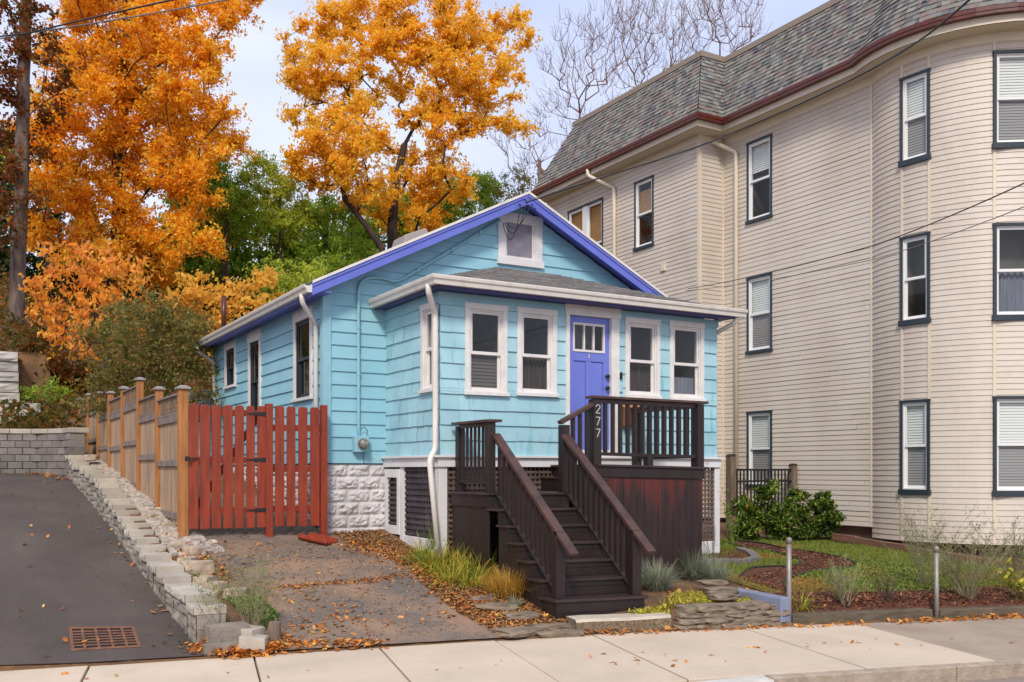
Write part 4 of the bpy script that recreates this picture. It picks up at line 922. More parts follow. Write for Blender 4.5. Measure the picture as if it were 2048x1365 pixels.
# the bay: curved courses, split where its windows are
def ang_of(px):       # where a pixel column meets the bay
    d = ray(px, 900); lo = (-d[0] * BCX - d[1] * BCY); a = d[0] ** 2 + d[1] ** 2; c = BCX ** 2 + BCY ** 2 - BR ** 2
    t = (-lo - math.sqrt(max(0, lo * lo - a * c))) / a; x, y = d[0] * t - BCX, d[1] * t - BCY; return math.degrees(math.atan2(x, -y)), t
def bz(py, t): return EYE + (HZ - py) / F * t
tD0, td0 = ang_of(1802); tD1, td1 = ang_of(1861); tE0, te0 = ang_of(1985)
tE1 = tE0 + 27
wins = []
for i, (t, b_) in enumerate(((148, 328), (470, 650), (800, 990))):
    tt = (td0 + td1) / 2; wins.append((tD0, tD1, bz(b_, tt), bz(t, tt), 'D', i))
for i, (t, b_) in enumerate(((104, 300), (448, 643), (793, 993))):
    wins.append((tE0, tE1, bz(b_, te0), bz(t, te0), 'E', i))
mb = MB(); STEP = 3.0
ths = sorted({TH0, TH1, tD0, tD1, tE0, tE1} | {TH0 + STEP * i for i in range(int((TH1 - TH0) / STEP))})
z = SB0 - 2 * EXB
while z < STOP - 1e-3:
    zt = z + EXB; cuts = sorted({z, zt} | {c for q in wins for c in (q[2] + .03, q[3] - .03) if z < c < zt})
    for za, zb in zip(cuts, cuts[1:]):
        ra = BR + .002 + .012 * (1 - (za - z) / EXB); rb_ = BR + .002 + .012 * (1 - (zb - z) / EXB)
        for a, b in zip(ths, ths[1:]):
            mid_ = (a + b) / 2; zz = (za + zb) / 2
            if any(q[0] < mid_ < q[1] and q[2] + .03 < zz < q[3] - .03 for q in wins): continue
            A0, B0, A1, B1, A2, B2 = bayP(a, ra), bayP(b, ra), bayP(a, rb_), bayP(b, rb_), bayP(a, BR - .004), bayP(b, BR - .004)
            mb.add([(*A0, za), (*B0, za), (*B1, zb), (*A1, zb), (*A2, za), (*B2, za)], [(0, 1, 2, 3), (4, 5, 1, 0)])
    z = zt
mb.build('bay_siding', M['cream'], ch)
names = {('D', 0): 'third-floor narrow window of the round bay', ('D', 1): 'second-floor narrow window of the round bay', ('D', 2): 'ground-floor narrow window of the round bay',
         ('E', 0): 'third-floor wide window of the round bay', ('E', 1): 'second-floor wide window of the round bay', ('E', 2): 'ground-floor wide window of the round bay'}
for (a, b, z0, z1, k, i) in wins:
    p, q = Vector(bayP(a)), Vector(bayP(b)); u = (q - p).normalized(); n_ = Vector((u.y, -u.x)); L = (q - p).length
    sag = BR * (1 - math.cos(R((b - a) / 2)))
    bl = {('D', 0): ('blind', (0, 1)), ('D', 1): (None, (0, 1)), ('D', 2): ('blind', (0, 1)), ('E', 0): ('blind', (0, 1)), ('E', 1): ('curtain', (0, .5)), ('E', 2): ('blind', (0, 1))}[(k, i)]
    window(ch, (p.x + n_.x * sag * .35, p.y + n_.y * sag * .35), (u.x, u.y), (n_.x, n_.y), 0, L, z0, z1, cas=.05, hd=.05, sillh=.1, mc='dark_trim', ms='vinyl', blind=bl[0], bfr=bl[1], label=names[(k, i)], cas_out=.03 + sag * .3, depth=.5)
# vertical trim strips on the bay, corner boards, foundation, bulkhead
m = MB()
def vstrip(th, z0, z1, w=.05):
    p = Vector(bayP(th, BR - .005)); a = R(th); t_ = Vector((math.cos(a), math.sin(a))); n_ = Vector((math.sin(a), -math.cos(a)))
    for_ = [p - t_ * w / 2, p + t_ * w / 2, p + t_ * w / 2 + n_ * .028, p - t_ * w / 2 + n_ * .028]
    m.hexa([(q.x, q.y, z0) for q in for_], [(q.x, q.y, z1) for q in for_])
for (th, k) in ((tD0 + .8, 'D'), (tD1 - .5, 'D'), (tE0 + .8, 'E'), (tE1 - .8, 'E')):
    zs = [SB0 - .2] + [v for q in wins if q[4] == k for v in (q[3], q[2])][::-1] + [STOP]
    zs = sorted(zs)
    for a, b in zip(zs[::2], zs[1::2]): vstrip(th, a, b)
m.box(CX - .02, CX + .02, b0[1] - .0, b0[1] + .04, SB0, STOP)
m.box(CXR - .022, CXR + .05, CYC - .022, CYC + .06, SB0, STOP); m.box(CX - .05, CX - .0, CYC - .03, CYC - .0, SB0, STOP); m.box(CXR - .02, CXR + .05, CYB - .05, CYB + .02, SB0, STOP)
build_boxes(m, 'corner_trim', M['cream_trim'], ch)
m = MB(); m.box(CX + .12, CX + 4, b0[1], CYC, -.1, SB0 + .01); m.box(CXR + .1, CX + 4, CYC + .1, CYB, -.1, SB0 + .01)
m.prism([bayP(t, BR - .3) for t in range(TH0, TH1 + 1, 8)] + [(19, 13)], -.5, SB0 - .2); m.build('foundation', M['foundation'], ch)
m = MB(); vy, vz = onX(1328, 536, CXR); m.box(CXR - .05, CXR, vy - .09, vy + .09, vz - .09, vz + .09); m.build('wall_vent', M['cream_trim'], ch, bev=.02)
# eaves: outline offset, soffit, fascia, gutter, mansard
def outline(off):
    P = [(CXR - off, CYB + off), (CXR - off, CYC - off), (CX - off, CYC - off)]
    # follow to bay
    import math as _m
    r = BR + off; xx = CX - off; dy = _m.sqrt(max(0, r * r - (xx - BCX) ** 2)); yj = BCY + dy
    P.append((xx, yj)); t0 = _m.degrees(_m.atan2(xx - BCX, -(yj - BCY)))
    n_ = 26; P += [bayP(t0 + (TH1 - t0) * i / n_, r) for i in range(1, n_ + 1)]
    return P
def outline2(off):
    r = BR + off; xx = CX - off; v = r * r - (xx - BCX) ** 2
    return outline(off)
O0 = outline(0.0); O4 = outline(.42)
m = MB()
for i in range(len(O0) - 1): m.quad((*O0[i], STOP), (*O0[i + 1], STOP), (*O4[i + 1], STOP), (*O4[i], STOP))
m.build('soffit', M['soffit'], ch)
m = MB(); Oa, Ob = outline(.40), outline(.43)
for i in range(len(Oa) - 1): m.hexa([(*Oa[i], STOP - .0), (*Oa[i + 1], STOP), (*Ob[i + 1], STOP), (*Ob[i], STOP)], [(*Oa[i], STOP + .27), (*Oa[i + 1], STOP + .27), (*Ob[i + 1], STOP + .27), (*Ob[i], STOP + .27)])
Oc, Od = outline(-.005), outline(.03)
for i in range(len(Oa) - 1): m.hexa([(*Oc[i], STOP - .16), (*Oc[i + 1], STOP - .16), (*Od[i + 1], STOP - .16), (*Od[i], STOP - .16)], [(*Oc[i], STOP - .001), (*Oc[i + 1], STOP - .001), (*Od[i + 1], STOP - .001), (*Od[i], STOP - .001)])
m.build('fascia', M['cream_trim'], ch)
m = MB(); Og, Oh = outline(.431), outline(.56)
for z0, z1, e in ((STOP + .13, STOP + .19, .9), (STOP + .19, STOP + .26, 1.)):
    Oh = outline(.431 + .12 * e)
    for i in range(len(Og) - 1): m.hexa([(*Og[i], z0), (*Og[i + 1], z0), (*Oh[i + 1], z0), (*Oh[i], z0)], [(*Og[i], z1), (*Og[i + 1], z1), (*Oh[i + 1], z1), (*Oh[i], z1)])
m.build('brown_gutter', M['brown_gutter'], ch)
MZ0, MZ1 = STOP + .24, 11.55
rng = random.Random(21); mb = MB(); NR = 17
Ms = [outline(.40 - 0.95 * (i / NR)) for i in range(NR + 1)]
for i in range(NR):
    za = MZ0 + (MZ1 - MZ0) * i / NR; zb = MZ0 + (MZ1 - MZ0) * (i + 1) / NR
    lo_, hi_ = Ms[i], Ms[i + 1]
    for j in range(len(lo_) - 1):
        a, b, c, d = Vector(lo_[j]), Vector(lo_[j + 1]), Vector(hi_[j + 1]), Vector(hi_[j]); L = (b - a).length
        if L < 1e-4: continue
        nn = max(1, int(L / .13)); n2 = Vector(((b - a).y, -(b - a).x)).normalized(); off = (i % 2) * .5
        us = [0] + [min(1, (k + off) / nn + rng.uniform(-.15, .15) / nn) for k in range(1 if off == 0 else 0, nn)] + [1]; us = sorted(set(max(0, u) for u in us))
        for u0_, u1_ in zip(us, us[1:]):
            p0 = a.lerp(b, u0_); p1 = a.lerp(b, u1_); q0 = d.lerp(c, u0_); q1 = d.lerp(c, u1_); e = .010 + rng.uniform(0, .022)
            mb.add([(p0.x - n2.x * -e, p0.y - n2.y * -e, za), (p1.x + n2.x * e, p1.y + n2.y * e, za), (q1.x + n2.x * .002, q1.y + n2.y * .002, zb), (q0.x + n2.x * .002, q0.y + n2.y * .002, zb), (p0.x, p0.y, za), (p1.x, p1.y, za)], [(0, 1, 2, 3), (4, 5, 1, 0)])
# back hip face
for i in range(NR):
    za = MZ0 + (MZ1 - MZ0) * i / NR; zb = MZ0 + (MZ1 - MZ0) * (i + 1) / NR; p, q = Ms[i][0], Ms[i + 1][0]
    mb.quad((p[0] + 6, p[1], za), (p[0], p[1], za), (q[0], q[1], zb), (q[0] + 5, q[1], zb))
mb.build('mansard_roof', M['mansard'], ch)
m = MB(); Ot = outline(-.50); Ou = outline(-.60)
for i in range(len(Ot) - 1): m.hexa([(*Ot[i], MZ1 - .03), (*Ot[i + 1], MZ1 - .03), (*Ou[i + 1], MZ1 - .03), (*Ou[i], MZ1 - .03)], [(*Ot[i], MZ1 + .10), (*Ot[i + 1], MZ1 + .10), (*Ou[i + 1], MZ1 + .10), (*Ou[i], MZ1 + .10)])
m.build('roof_edge_cap', mat('bronze_cap', s2l(138, 124, 108), rough=.5), ch)
m = MB(); m.add([(p[0], p[1], MZ1 + .02) for p in Ou] + [(26, 10, MZ1 + .02), (26, 24, MZ1 + .02)], [tuple(range(len(Ou) + 2))[::-1]]); m.build('flat_roof', M['roof_grey'], ch)
# cream downspouts
y1, _ = onX(1476, 500, CX); spout([(CX - .5, y1 + .55, STOP + .14), (CX - .5, y1 + .55, STOP - .02), (CX - .06, y1, STOP - .42), (CX - .06, y1, .7)], 'downspout', 'cream_trim', ch, r=.05)
y1, _ = onX(1232, 450, CXR); spout([(CXR - .5, y1 + .55, STOP + .14), (CXR - .5, y1 + .55, STOP - .02), (CXR - .06, y1, STOP - .42), (CXR - .06, y1, .7)], 'downspout', 'cream_trim', ch, r=.05)
for i in range(0): pass

# ================================================================== BLOCK WALL, FENCE, GATE
rng = random.Random(31)
WT = [(10.0, .30), (11.4, .42), (12.25, .52), (13.0, .66), (13.9, .78), (14.5, .95), (15.5, 1.12), (16.5, 1.33), (18.4, 1.6), (20.2, 1.74), (21.7, 1.85), (23, 2.2)]
bw = thing('block_retaining_wall', 'low stepped retaining wall of rough grey blocks between the two driveways', 'retaining wall', (2.25, 15, .8))
def rough_block(mb, x0, x1, y0, y1, z0, z1, amp, rng, face='-x'):
    """block with a split-rock face on one side"""
    n1, n2 = 7, 4; sd = rng.uniform(0, 99); o = len(mb.v)
    for j in range(n2 + 1):
        for i in range(n1 + 1):
            e = min(1, min(i, n1 - i) / 1.2) * min(1, min(j, n2 - j) / 1.0)
            d = amp * e * (.5 + noise.noise(Vector((i * .7 + sd, j * .9, sd)))) + amp * .2 * rng.random()
            z = z0 + (z1 - z0) * j / n2
            if face == '-x': mb.v.append((x0 - d, y0 + (y1 - y0) * i / n1, z))
            else: mb.v.append((x0 + (x1 - x0) * i / n1, y0 - d, z))
    for j in range(n2):
        for i in range(n1):
            q = o + j * (n1 + 1) + i; mb.f.append((q, q + n1 + 1, q + n1 + 2, q + 1) if face == '-x' else (q, q + 1, q + n1 + 2, q + n1 + 1))
    t = MB(); e_ = .004
    t.box(x0 + e_, x1, y0, y1, z0, z1); mb.add(t.v, t.f)
    # fringe that ties the rough face to the top
    k = n1 + 1; top = [o + n2 * k + i for i in range(k)]; b = len(mb.v)
    for i in range(k):
        if face == '-x': mb.v.append((x0 + .03, y0 + (y1 - y0) * i / n1, z1 + .001))
        else: mb.v.append((x0 + (x1 - x0) * i / n1, y0 + .03, z1 + .001))
    for i in range(n1): mb.f.append((top[i], b + i, b + i + 1, top[i + 1]))
body = MB(); caps = []
y = 9.98; bh = .155; bl = .42
tops_at = []
yy = y; seg = []
while yy < 22.6:
    L = bl * rng.uniform(.92, 1.06); zt = tab(WT, yy + .1); zt = round((zt - .3) / .078) * .078 + .3; seg.append((yy, yy + L, zt)); yy += L
for i, (a, b, zt) in enumerate(seg):
    base = tab(TA, b) - .25; z = zt - .085; r_ = 0
    while z > base:
        sh = (r_ % 2) * .17; lean = min(.012 * r_, .1)
        rough_block(body, 2.13 - lean * .4 + rng.uniform(-.006, .006), 2.42, a - sh * .0 + .004, b - .004, z - bh, z - .003, .035, rng); z -= bh; r_ += 1
    jx = rng.uniform(-.012, .02)
    cp = MB(); q = .33 if rng.random() > .2 else .30
    rough_block(cp, 2.09 + jx, 2.09 + jx + q, a + .004, b - .004, zt - .085, zt + rng.uniform(-.003, .004), .018, rng); caps.append(cp)
body.build('block_course', M['block'], bw)
for cp in caps: cp.build('cap_block', M['block_cap'], bw, bev=.004)
m = MB(); rough_block(m, 2.2, 2.6, 9.72, 9.97, -.3, .12, .02, rng, '-y'); rough_block(m, 2.12, 2.5, 9.60, 9.7, -.3, -.03, .02, rng, '-y'); m.build('end_block', M['block'], bw)
# loose cap blocks lying beside the near end
_p = onZ(480, 1250, .1); _q = onZ(508, 1272, .02); lb = [(_p[0], _p[1], .1, .24, -50), (_q[0], _q[1], .03, .13, -25)]
for i, (x, y_, z, L, a) in enumerate(lb):
    m = MB(); ca, sa = math.cos(R(a)), math.sin(R(a)); P = lambda u, v, z: (x + u * ca - v * sa, y_ + u * sa + v * ca, z)
    m.hexa([P(-L, -.12, z - .16), P(L, -.14, z - .16), P(L, .1, z - .16), P(-L, .13, z - .16)], [P(-L, -.12, z), P(L, -.14, z - .02), P(L, .1, z - .02), P(-L, .13, z)])
    o = m.build('loose_block', M['block_cap'], None, bev=.008); tag(o, ['pale concrete block lying tilted in the weeds by the end of the wall', 'short concrete block beside the sawn stump'][i], 'block')
# far curved wall closing the driveway
fw = thing('rear_retaining_wall', 'taller grey block retaining wall across the far end of the driveway', 'retaining wall', (0, 24.3, 1.6))
body = MB(); cap = MB()
def wallrow(P, z0, z1, rows, bl, mb, amp, depth=.3):
    L = sum((Vector(b) - Vector(a)).length for a, b in zip(P, P[1:])); hh = (z1 - z0) / rows
    def at(s):
        for a, b in zip(P, P[1:]):
            l = (Vector(b) - Vector(a)).length
            if s <= l: v = Vector(a).lerp(Vector(b), s / l); d = (Vector(b) - Vector(a)).normalized(); return v, d
            s -= l
        d = (Vector(P[-1]) - Vector(P[-2])).normalized(); return Vector(P[-1]), d
    for r_ in range(rows):
        s = -(r_ % 2) * bl / 2
        while s < L - .02:
            a, da = at(max(s, 0)); b, db = at(min(s + bl, L)); d = (b - a)
            if d.length > .05:
                d = d.normalized(); n_ = Vector((d.y, -d.x)); q = rng.uniform(0, amp); g_ = .0025; zz0 = z0 + r_ * hh + g_; zz1 = z0 + (r_ + 1) * hh - g_; m_ = (a + b) / 2
                a2 = a + d * g_; b2 = b - d * g_; lo = [a2 + n_ * 0, b2 + n_ * 0, b2 - n_ * depth, a2 - n_ * depth]
                ins = .012; f_ = [a2 + d * ins + n_ * (amp + q), b2 - d * ins + n_ * (amp + rng.uniform(0, amp))]
                o = len(mb.v); mb.v += [(lo[0].x, lo[0].y, zz0), (lo[1].x, lo[1].y, zz0), (lo[1].x, lo[1].y, zz1), (lo[0].x, lo[0].y, zz1),
                    (f_[0].x, f_[0].y, zz0 + ins), (f_[1].x, f_[1].y, zz0 + ins), (f_[1].x, f_[1].y, zz1 - ins), (f_[0].x, f_[0].y, zz1 - ins),
                    (lo[2].x, lo[2].y, zz0), (lo[3].x, lo[3].y, zz0), (lo[2].x, lo[2].y, zz1), (lo[3].x, lo[3].y, zz1)]
                mb.f += [tuple(o + i for i in f) for f in ((4, 5, 6, 7), (0, 1, 5, 4), (1, 2, 6, 5), (2, 3, 7, 6), (3, 0, 4, 7), (3, 2, 10, 11), (0, 3, 11, 9), (2, 1, 8, 10))]
            s += bl
PW = [(-7, 24.0), (-3, 24.25), (.5, 24.25), (1.6, 23.9), (2.12, 23.2), (2.14, 22.5)]
wallrow(PW, 1.1, 2.5, 9, .31, body, .012); body.build('block_course', M['block_grey'], fw)
wallrow([(x, y - .03) for x, y in PW], 2.505, 2.62, 1, .45, cap, .01, .38); cap.build('cap_course', M['block_cap'], fw)
m = MB(); q = onY(62, 940, 24.2)
m.box(q[0] - .04, q[0] + .04, 24.14, 24.2, 1.62, 1.82); m.build('weep_hole', M['hole'], fw)
bigw = thing('pale_block_wall', 'stacked pale rock-faced blocks of the upper retaining wall at the left edge', 'retaining wall', (0, 29, 3))
rows = [(705, 36), (724, 37), (744, 38), (764, 38), (786, 40), (807, 82), (833, 38)]
mb = MB()
for i, (py, px) in enumerate(rows):
    YB = 27.6 - .05 * (len(rows) - i) + .35; x1, z1 = onY(px, py, YB); _, z0 = onY(px, rows[i + 1][0] if i < 6 else 850, YB); x = x1
    k = 0
    while x > -5:
        w_ = 1.35 if not (i == 5 and k == 0) else .62
        t = MB(); rough_block(t, x - w_ + .01, x - .01, YB + .02 * (i % 2), YB + .8, z0 + .01, z1, .05, rng, '-y'); mb.add(t.v, t.f); x -= w_; k += 1
mb.build('wall_blocks', M['block_big'], bigw)
m = MB(); x1, z1 = onY(54, 733, 28.6); t = MB(); rough_block(t, x1 - 1.4, x1, 28.6, 29.3, z1 - .35, z1, .05, rng, '-y'); t.build('return_block', M['block_grey'], bigw)

# wooden fence
FX = 2.73
fence = thing('wooden_fence', 'weathered board fence with lattice tops and golden pine posts stepping uphill', 'fence', (FX, 17, 1.2))
FY = [13.68 + 1.77 * i for i in range(8)]
PT = [2.87, 2.99, 3.28, 3.26, 3.3, 3.42, 3.5, 3.5]; FT = [2.78, 2.89, 3.16, 3.1, 3.15, 3.35, 3.4]
rng = random.Random(77)
for i, (y, zt) in enumerate(zip(FY, PT)):
    s = .065 if i == 0 else .055
    m = MB(); m.box(FX - s, FX + s, y - s, y + s, h(FX, y) - .3, zt - .055); p = m.build('fence_post', M['pine'], fence, bev=.006)
    m = MB(); m.box(FX - s - .03, FX + s + .03, y - s - .03, y + s + .03, zt - .055, zt - .025)
    m.hexa([(FX - s - .018, y - s - .018, zt - .024), (FX + s + .018, y - s - .018, zt - .024), (FX + s + .018, y + s + .018, zt - .024), (FX - s - .018, y + s + .018, zt - .024)],
           [(FX - s * .6, y - s * .6, zt), (FX + s * .6, y - s * .6, zt), (FX + s * .6, y + s * .6, zt), (FX - s * .6, y + s * .6, zt)]); m.build('post_cap', M['cap'], p, bev=.004)
for i in range(7):
    y0, y1 = FY[i] + .06, FY[i + 1] - .06; zt = FT[i]; zb = zt - 1.86; m = MB(); y = y0 + .003
    while y < y1 - .02:
        w_ = min(.138, y1 - y); m.box(FX - .0, FX + .019, y, y + w_ - .004, zb - rng.uniform(0, .02), zt - .40); y += w_
    pn = m.build('board_panel', M['fence'], fence, bev=.002)
    for (a, b, d) in ((zt - .40, zt - .30, .03), (zt - 1.03, zt - .94, .035), (zb + .08, zb + .17, .035)):
        r_ = MB(); r_.box(FX - d, FX - .002, y0, y1, a, b)
        r_.build('fence_rail', M['fence_grey'], pn, bev=.003)
    r_ = MB(); r_.box(FX - .04, FX + .04, y0, y1, zt - .03, zt); r_.build('top_rail', M['fence_grey'], pn, bev=.003)
    r_ = MB(); r_.box(FX - .03, FX + .012, y0, y1, zt - .298, zt - .262); r_.build('fence_rail', M['fence_grey'], pn, bev=.003)
    l_ = MB(); n_ = 17; zl, zh = zt - .262, zt - .03; dz = zh - zl
    for k in range(-4, n_ + 4):
        for sgn in (1, -1):
            a = y0 + (y1 - y0) * k / n_; b = a + sgn * dz * .8; a_, b_ = (a, b); za, zb2 = zl, zh
            lo_, hi_ = min(a_, b_), max(a_, b_)
            if lo_ < y0 or hi_ > y1: continue
            l_.beam((FX + .004 * sgn, a_, za), (FX + .004 * sgn, b_, zb2), .008, .026, up=(0, 1, 0))
    l_.build('lattice_top', M['fence'], pn)
# red gate and fixed picket panel
GY = 13.6
gate = thing('wooden_gate', 'red-stained picket gate hung on black strap hinges', 'gate', (onY(455, 1060, GY)[0], GY, .75))
Z5 = lambda a: 360 + a * .2417
def picket(m, xa, xb, z0, z1, y0=GY - .02, y1=GY, c=.025):
    P = [(xa, z0), (xb, z0), (xb, z1 - c), (xb - c, z1), (xa + c, z1), (xa, z1 - c)]
    m.add([(x, y0, z) for x, z in P] + [(x, y1, z) for x, z in P], [(0, 1, 2, 3, 4, 5), (11, 10, 9, 8, 7, 6)] + [(i, i + 6, (i + 1) % 6 + 6, (i + 1) % 6) for i in range(6)])
gl = [(74, 150, 195, 1235), (165, 247, 205, 1235), (262, 337, 207, 1232), (357, 435, 210, 1230), (452, 527, 212, 1226), (547, 617, 215, 1225), (637, 712, 217, 1222)]
fl = [(785, 860, 217, 1213), (880, 953, 220, 1213), (977, 1052, 224, 1213), (1075, 1150, 227, 1208)]
for (a, b, t, bt) in gl:
    xa, z1 = onY(Z5(a), 760 + t * .2417, GY); xb, _ = onY(Z5(b), 800, GY); _, z0 = onY(Z5(a), 760 + bt * .2417, GY); m = MB(); picket(m, xa, xb, z0, z1); m.build('picket', M['redwood'], gate, bev=.003)
gx0_, gx1_ = onY(Z5(74), 900, GY)[0], onY(Z5(712), 900, GY)[0]
for t in (272, 665, 1085): z = onY(Z5(400), 760 + t * .2417, GY)[1]; m = MB(); m.box(gx0_, gx1_, GY + .002, GY + .04, z - .045, z + .045); m.build('gate_rail', M['redwood'], gate, bev=.003)
a = Vector((gx0_ + .1, GY + .06, onY(400, 760 + 1070 * .2417, GY)[1])); b = Vector((gx1_ - .1, GY + .06, onY(400, 760 + 290 * .2417, GY)[1])); m = MB(); m.beam(a, b, .03, .08); m.build('gate_brace', M['redwood'], gate)
for t in (285, 663, 1077):
    z = onY(Z5(700), 760 + t * .2417, GY)[1]; xh = onY(Z5(735), 900, GY)[0]; m = MB()
    m.add([(xh - .33, GY - .026, z - .008), (xh - .04, GY - .026, z - .035), (xh - .04, GY - .026, z + .035), (xh - .33, GY - .026, z + .008), (xh - .33, GY - .02, z - .008), (xh - .04, GY - .02, z - .035), (xh - .04, GY - .02, z + .035), (xh - .33, GY - .02, z + .008)], [(0, 1, 2, 3), (7, 6, 5, 4), (0, 4, 5, 1), (3, 2, 6, 7), (0, 3, 7, 4)])
    m.tube([(xh - .035, GY - .03, z - .075), (xh - .035, GY - .03, z + .075)], .012, 8); m.box(xh - .03, xh - .0, GY - .032, GY - .026, z - .08, z + .08); m.build('strap_hinge', M['black_metal'], gate)
xl, zl = onY(Z5(70), 760 + 655 * .2417, GY); m = MB(); m.box(xl - .06, xl + .0, GY - .09, GY - .06, zl - .035, zl + .035); m.beam((xl - .03, GY - .07, zl), (xl + .12, GY - .03, zl + .01), .015, .02); m.build('latch', M['black_metal'], gate)
panel = thing('picket_panel', 'fixed red-stained picket panel between the hinge post and the house corner', 'fence', (onY(590, 1060, GY)[0], GY, .7))
for (a, b, t, bt) in fl:
    xa, z1 = onY(Z5(a), 760 + t * .2417, GY); xb, _ = onY(Z5(b), 800, GY); _, z0 = onY(Z5(a), 760 + bt * .2417, GY); m = MB(); picket(m, xa, xb, z0, z1); m.build('picket', M['redwood'], panel, bev=.003)
for t in (400, 738, 1065): z = onY(Z5(960), 760 + t * .2417, GY)[1]; m = MB(); m.box(onY(Z5(745), 900, GY)[0], onY(Z5(1180), 900, GY)[0], GY + .002, GY + .04, z - .045, z + .045); m.build('panel_rail', M['redwood'], panel, bev=.003)
for (a, b, t, bt) in ((712, 768, 197, 1262), (1168, 1218, 208, 1275)):
    xa, z1 = onY(Z5(a), 760 + t * .2417, GY - .03); xb, _ = onY(Z5(b), 800, GY - .03); z0 = h(xa, GY) - .2; m = MB(); m.box(xa, xb, GY - .05, GY + .045, z0, z1); m.build('panel_post', M['redwood'], panel, bev=.004)
m = MB(); _h = lambda p: Vector((p[0], p[1], h(*p) + .035)); A_ = _h((4.40, 13.52)); B_ = _h((4.70, 13.14)); d = (B_ - A_).normalized(); n_ = Vector((-d.y, d.x, 0)) * .15
for (c0, c1, zz) in ((-1, 1, 0), (-1, -.85, .05), (.85, 1, .05)):
    m.hexa([A_ + n_ * c0 - Vector((0, 0, .01)), B_ + n_ * c0 - Vector((0, 0, .01)), B_ + n_ * c1 - Vector((0, 0, .01)), A_ + n_ * c1 - Vector((0, 0, .01))], [A_ + n_ * c0 + Vector((0, 0, .02 + zz)), B_ + n_ * c0 + Vector((0, 0, .02 + zz)), B_ + n_ * c1 + Vector((0, 0, .02 + zz)), A_ + n_ * c1 + Vector((0, 0, .02 + zz))])
tag(m.build('splash_tray', M['redwood'], None, bev=.004), 'red-brown trough lying on the asphalt at the foot of the picket panel', 'trough')

# ================================================================== GARDEN AND KERBSIDE PIECES
def rock(name, c, size, seed, m, label, cat, group=None, rot=0, flat=1.0, parent=None):
    bm = bmesh.new(); bmesh.ops.create_icosphere(bm, subdivisions=3, radius=1)
    for v in bm.verts:
        p = v.co.copy(); q = Vector((max(-1, min(1, p.x * 1.35)), max(-1, min(1, p.y * 1.35)), max(-.8, min(.8, p.z * 1.5))))
        d = 1 + .16 * noise.noise(p * 1.6 + Vector((seed, 0, 0))) + .06 * noise.noise(p * 5 + Vector((0, seed, 0)))
        v.co = Vector((q.x * size[0], q.y * size[1], q.z * size[2])) * d
        x, y = v.co.x, v.co.y; v.co.x = x * math.cos(rot) - y * math.sin(rot); v.co.y = x * math.sin(rot) + y * math.cos(rot)
    me = bpy.data.meshes.new(name); bm.to_mesh(me); bm.free(); o = bpy.data.objects.new(name, me); C.objects.link(o); me.materials.append(m)
    b = world_loc(parent) if parent else Vector((0, 0, 0)); o.location = Vector(c) - b
    if parent: o.parent = parent
    if label: tag(o, label, cat, group)
    return o
# concrete block step below the stairs
def edge_pt(px, n): 
    d = ray(px, 1200); t = n / (d[0] * SN[0] + d[1] * SN[1]); return sn(d[0] * t, d[1] * t)[0]
sA, sB = edge_pt(1152, 9.84), edge_pt(1342, 9.84)
m = MB(); zb = z_edge(sA) - .1; NX = 24
for i in range(NX):
    a = sA + (sB - sA) * i / NX; b = sA + (sB - sA) * (i + 1) / NX
    ja, jb = [.02 * noise.noise(Vector((q * 6, 0, 0))) for q in (a, b)]; zz = z_edge(sA) + .175; za, zb2 = zz - .05 * abs(math.sin(a * 3)) * .2, zz - .05 * abs(math.sin(b * 3)) * .2
    m.add([(*xy(a, 9.84 + ja), zb), (*xy(b, 9.84 + jb), zb), (*xy(b, 9.83 + jb), zb2 - .03), (*xy(a, 9.83 + ja), za - .03), (*xy(a, 9.86 + ja), za), (*xy(b, 9.86 + jb), zb2), (*xy(a, 10.15), za), (*xy(b, 10.15), zb2)], [(0, 1, 2, 3), (3, 2, 5, 4), (4, 5, 7, 6)])
zt = z_edge(sA) + .17
m.add([(*xy(sA, 9.84), zb), (*xy(sA, 10.15), zb), (*xy(sA, 10.15), zt), (*xy(sA, 9.84), zt - .03), (*xy(sA, 9.86), zt)], [(1, 0, 3, 4, 2)]); m.add([(*xy(sB, 9.84), zb), (*xy(sB, 10.15), zb), (*xy(sB, 10.15), zt), (*xy(sB, 9.84), zt - .03), (*xy(sB, 9.86), zt)], [(0, 1, 2, 4, 3)])
bs = m.build('concrete_step', M['block_step'], None); tag(bs, 'long concrete block step with rough aggregate front below the wooden stairs', 'step'); bs.data.materials.append(M['aggregate'])
for p in bs.data.polygons:
    if abs(p.normal.z) < .5: p.material_index = 1
# dry-stacked flat stones to its right
dsw = thing('dry_stone_wall', 'short dry-stacked wall of flat brown stones beside the concrete step', 'stone wall', (*xy((sB + edge_pt(1560, 9.9)) / 2, 9.9), -.1))
sC = edge_pt(1566, 9.86); rng = random.Random(9)
for r_ in range(4):
    s = sB + .08 + r_ * .05
    while s < sC - .1:
        L = rng.uniform(.16, .34); hh = rng.uniform(.034, .05); z = z_edge(s) + .03 + r_ * .064 + rng.uniform(-.01, .01)
        x, y = xy(min(s + L / 2, sC), 9.92 + r_ * .035 + rng.uniform(-.03, .03)); rock('stone', (x, y, z), (L * .58, .16, hh), rng.uniform(0, 50), M['flag'], None, None, rot=R(-12 + rng.uniform(-8, 8)), parent=dsw); s += L
# upper stones by the fescue
for i, (px, py, sx) in enumerate(((1425, 1166, .2), (1440, 1180, .22), (1445, 1192, .16), (1465, 1192, .1))):
    d = onZ(px, py, .22 - i * .03); rock('flat_stone', (d[0], d[1], .22 - i * .035), (sx, .12, .035), i * 3.1, M['flag'], ['topmost flat stone beside the blue-grey grass', 'second flat stone from the top beside the blue-grey grass', 'lowest flat stone behind the blue wall end', 'small rounded stone at the end of the blue wall'][i], 'stone', 'flat stones by the blue wall', rot=R(-10))
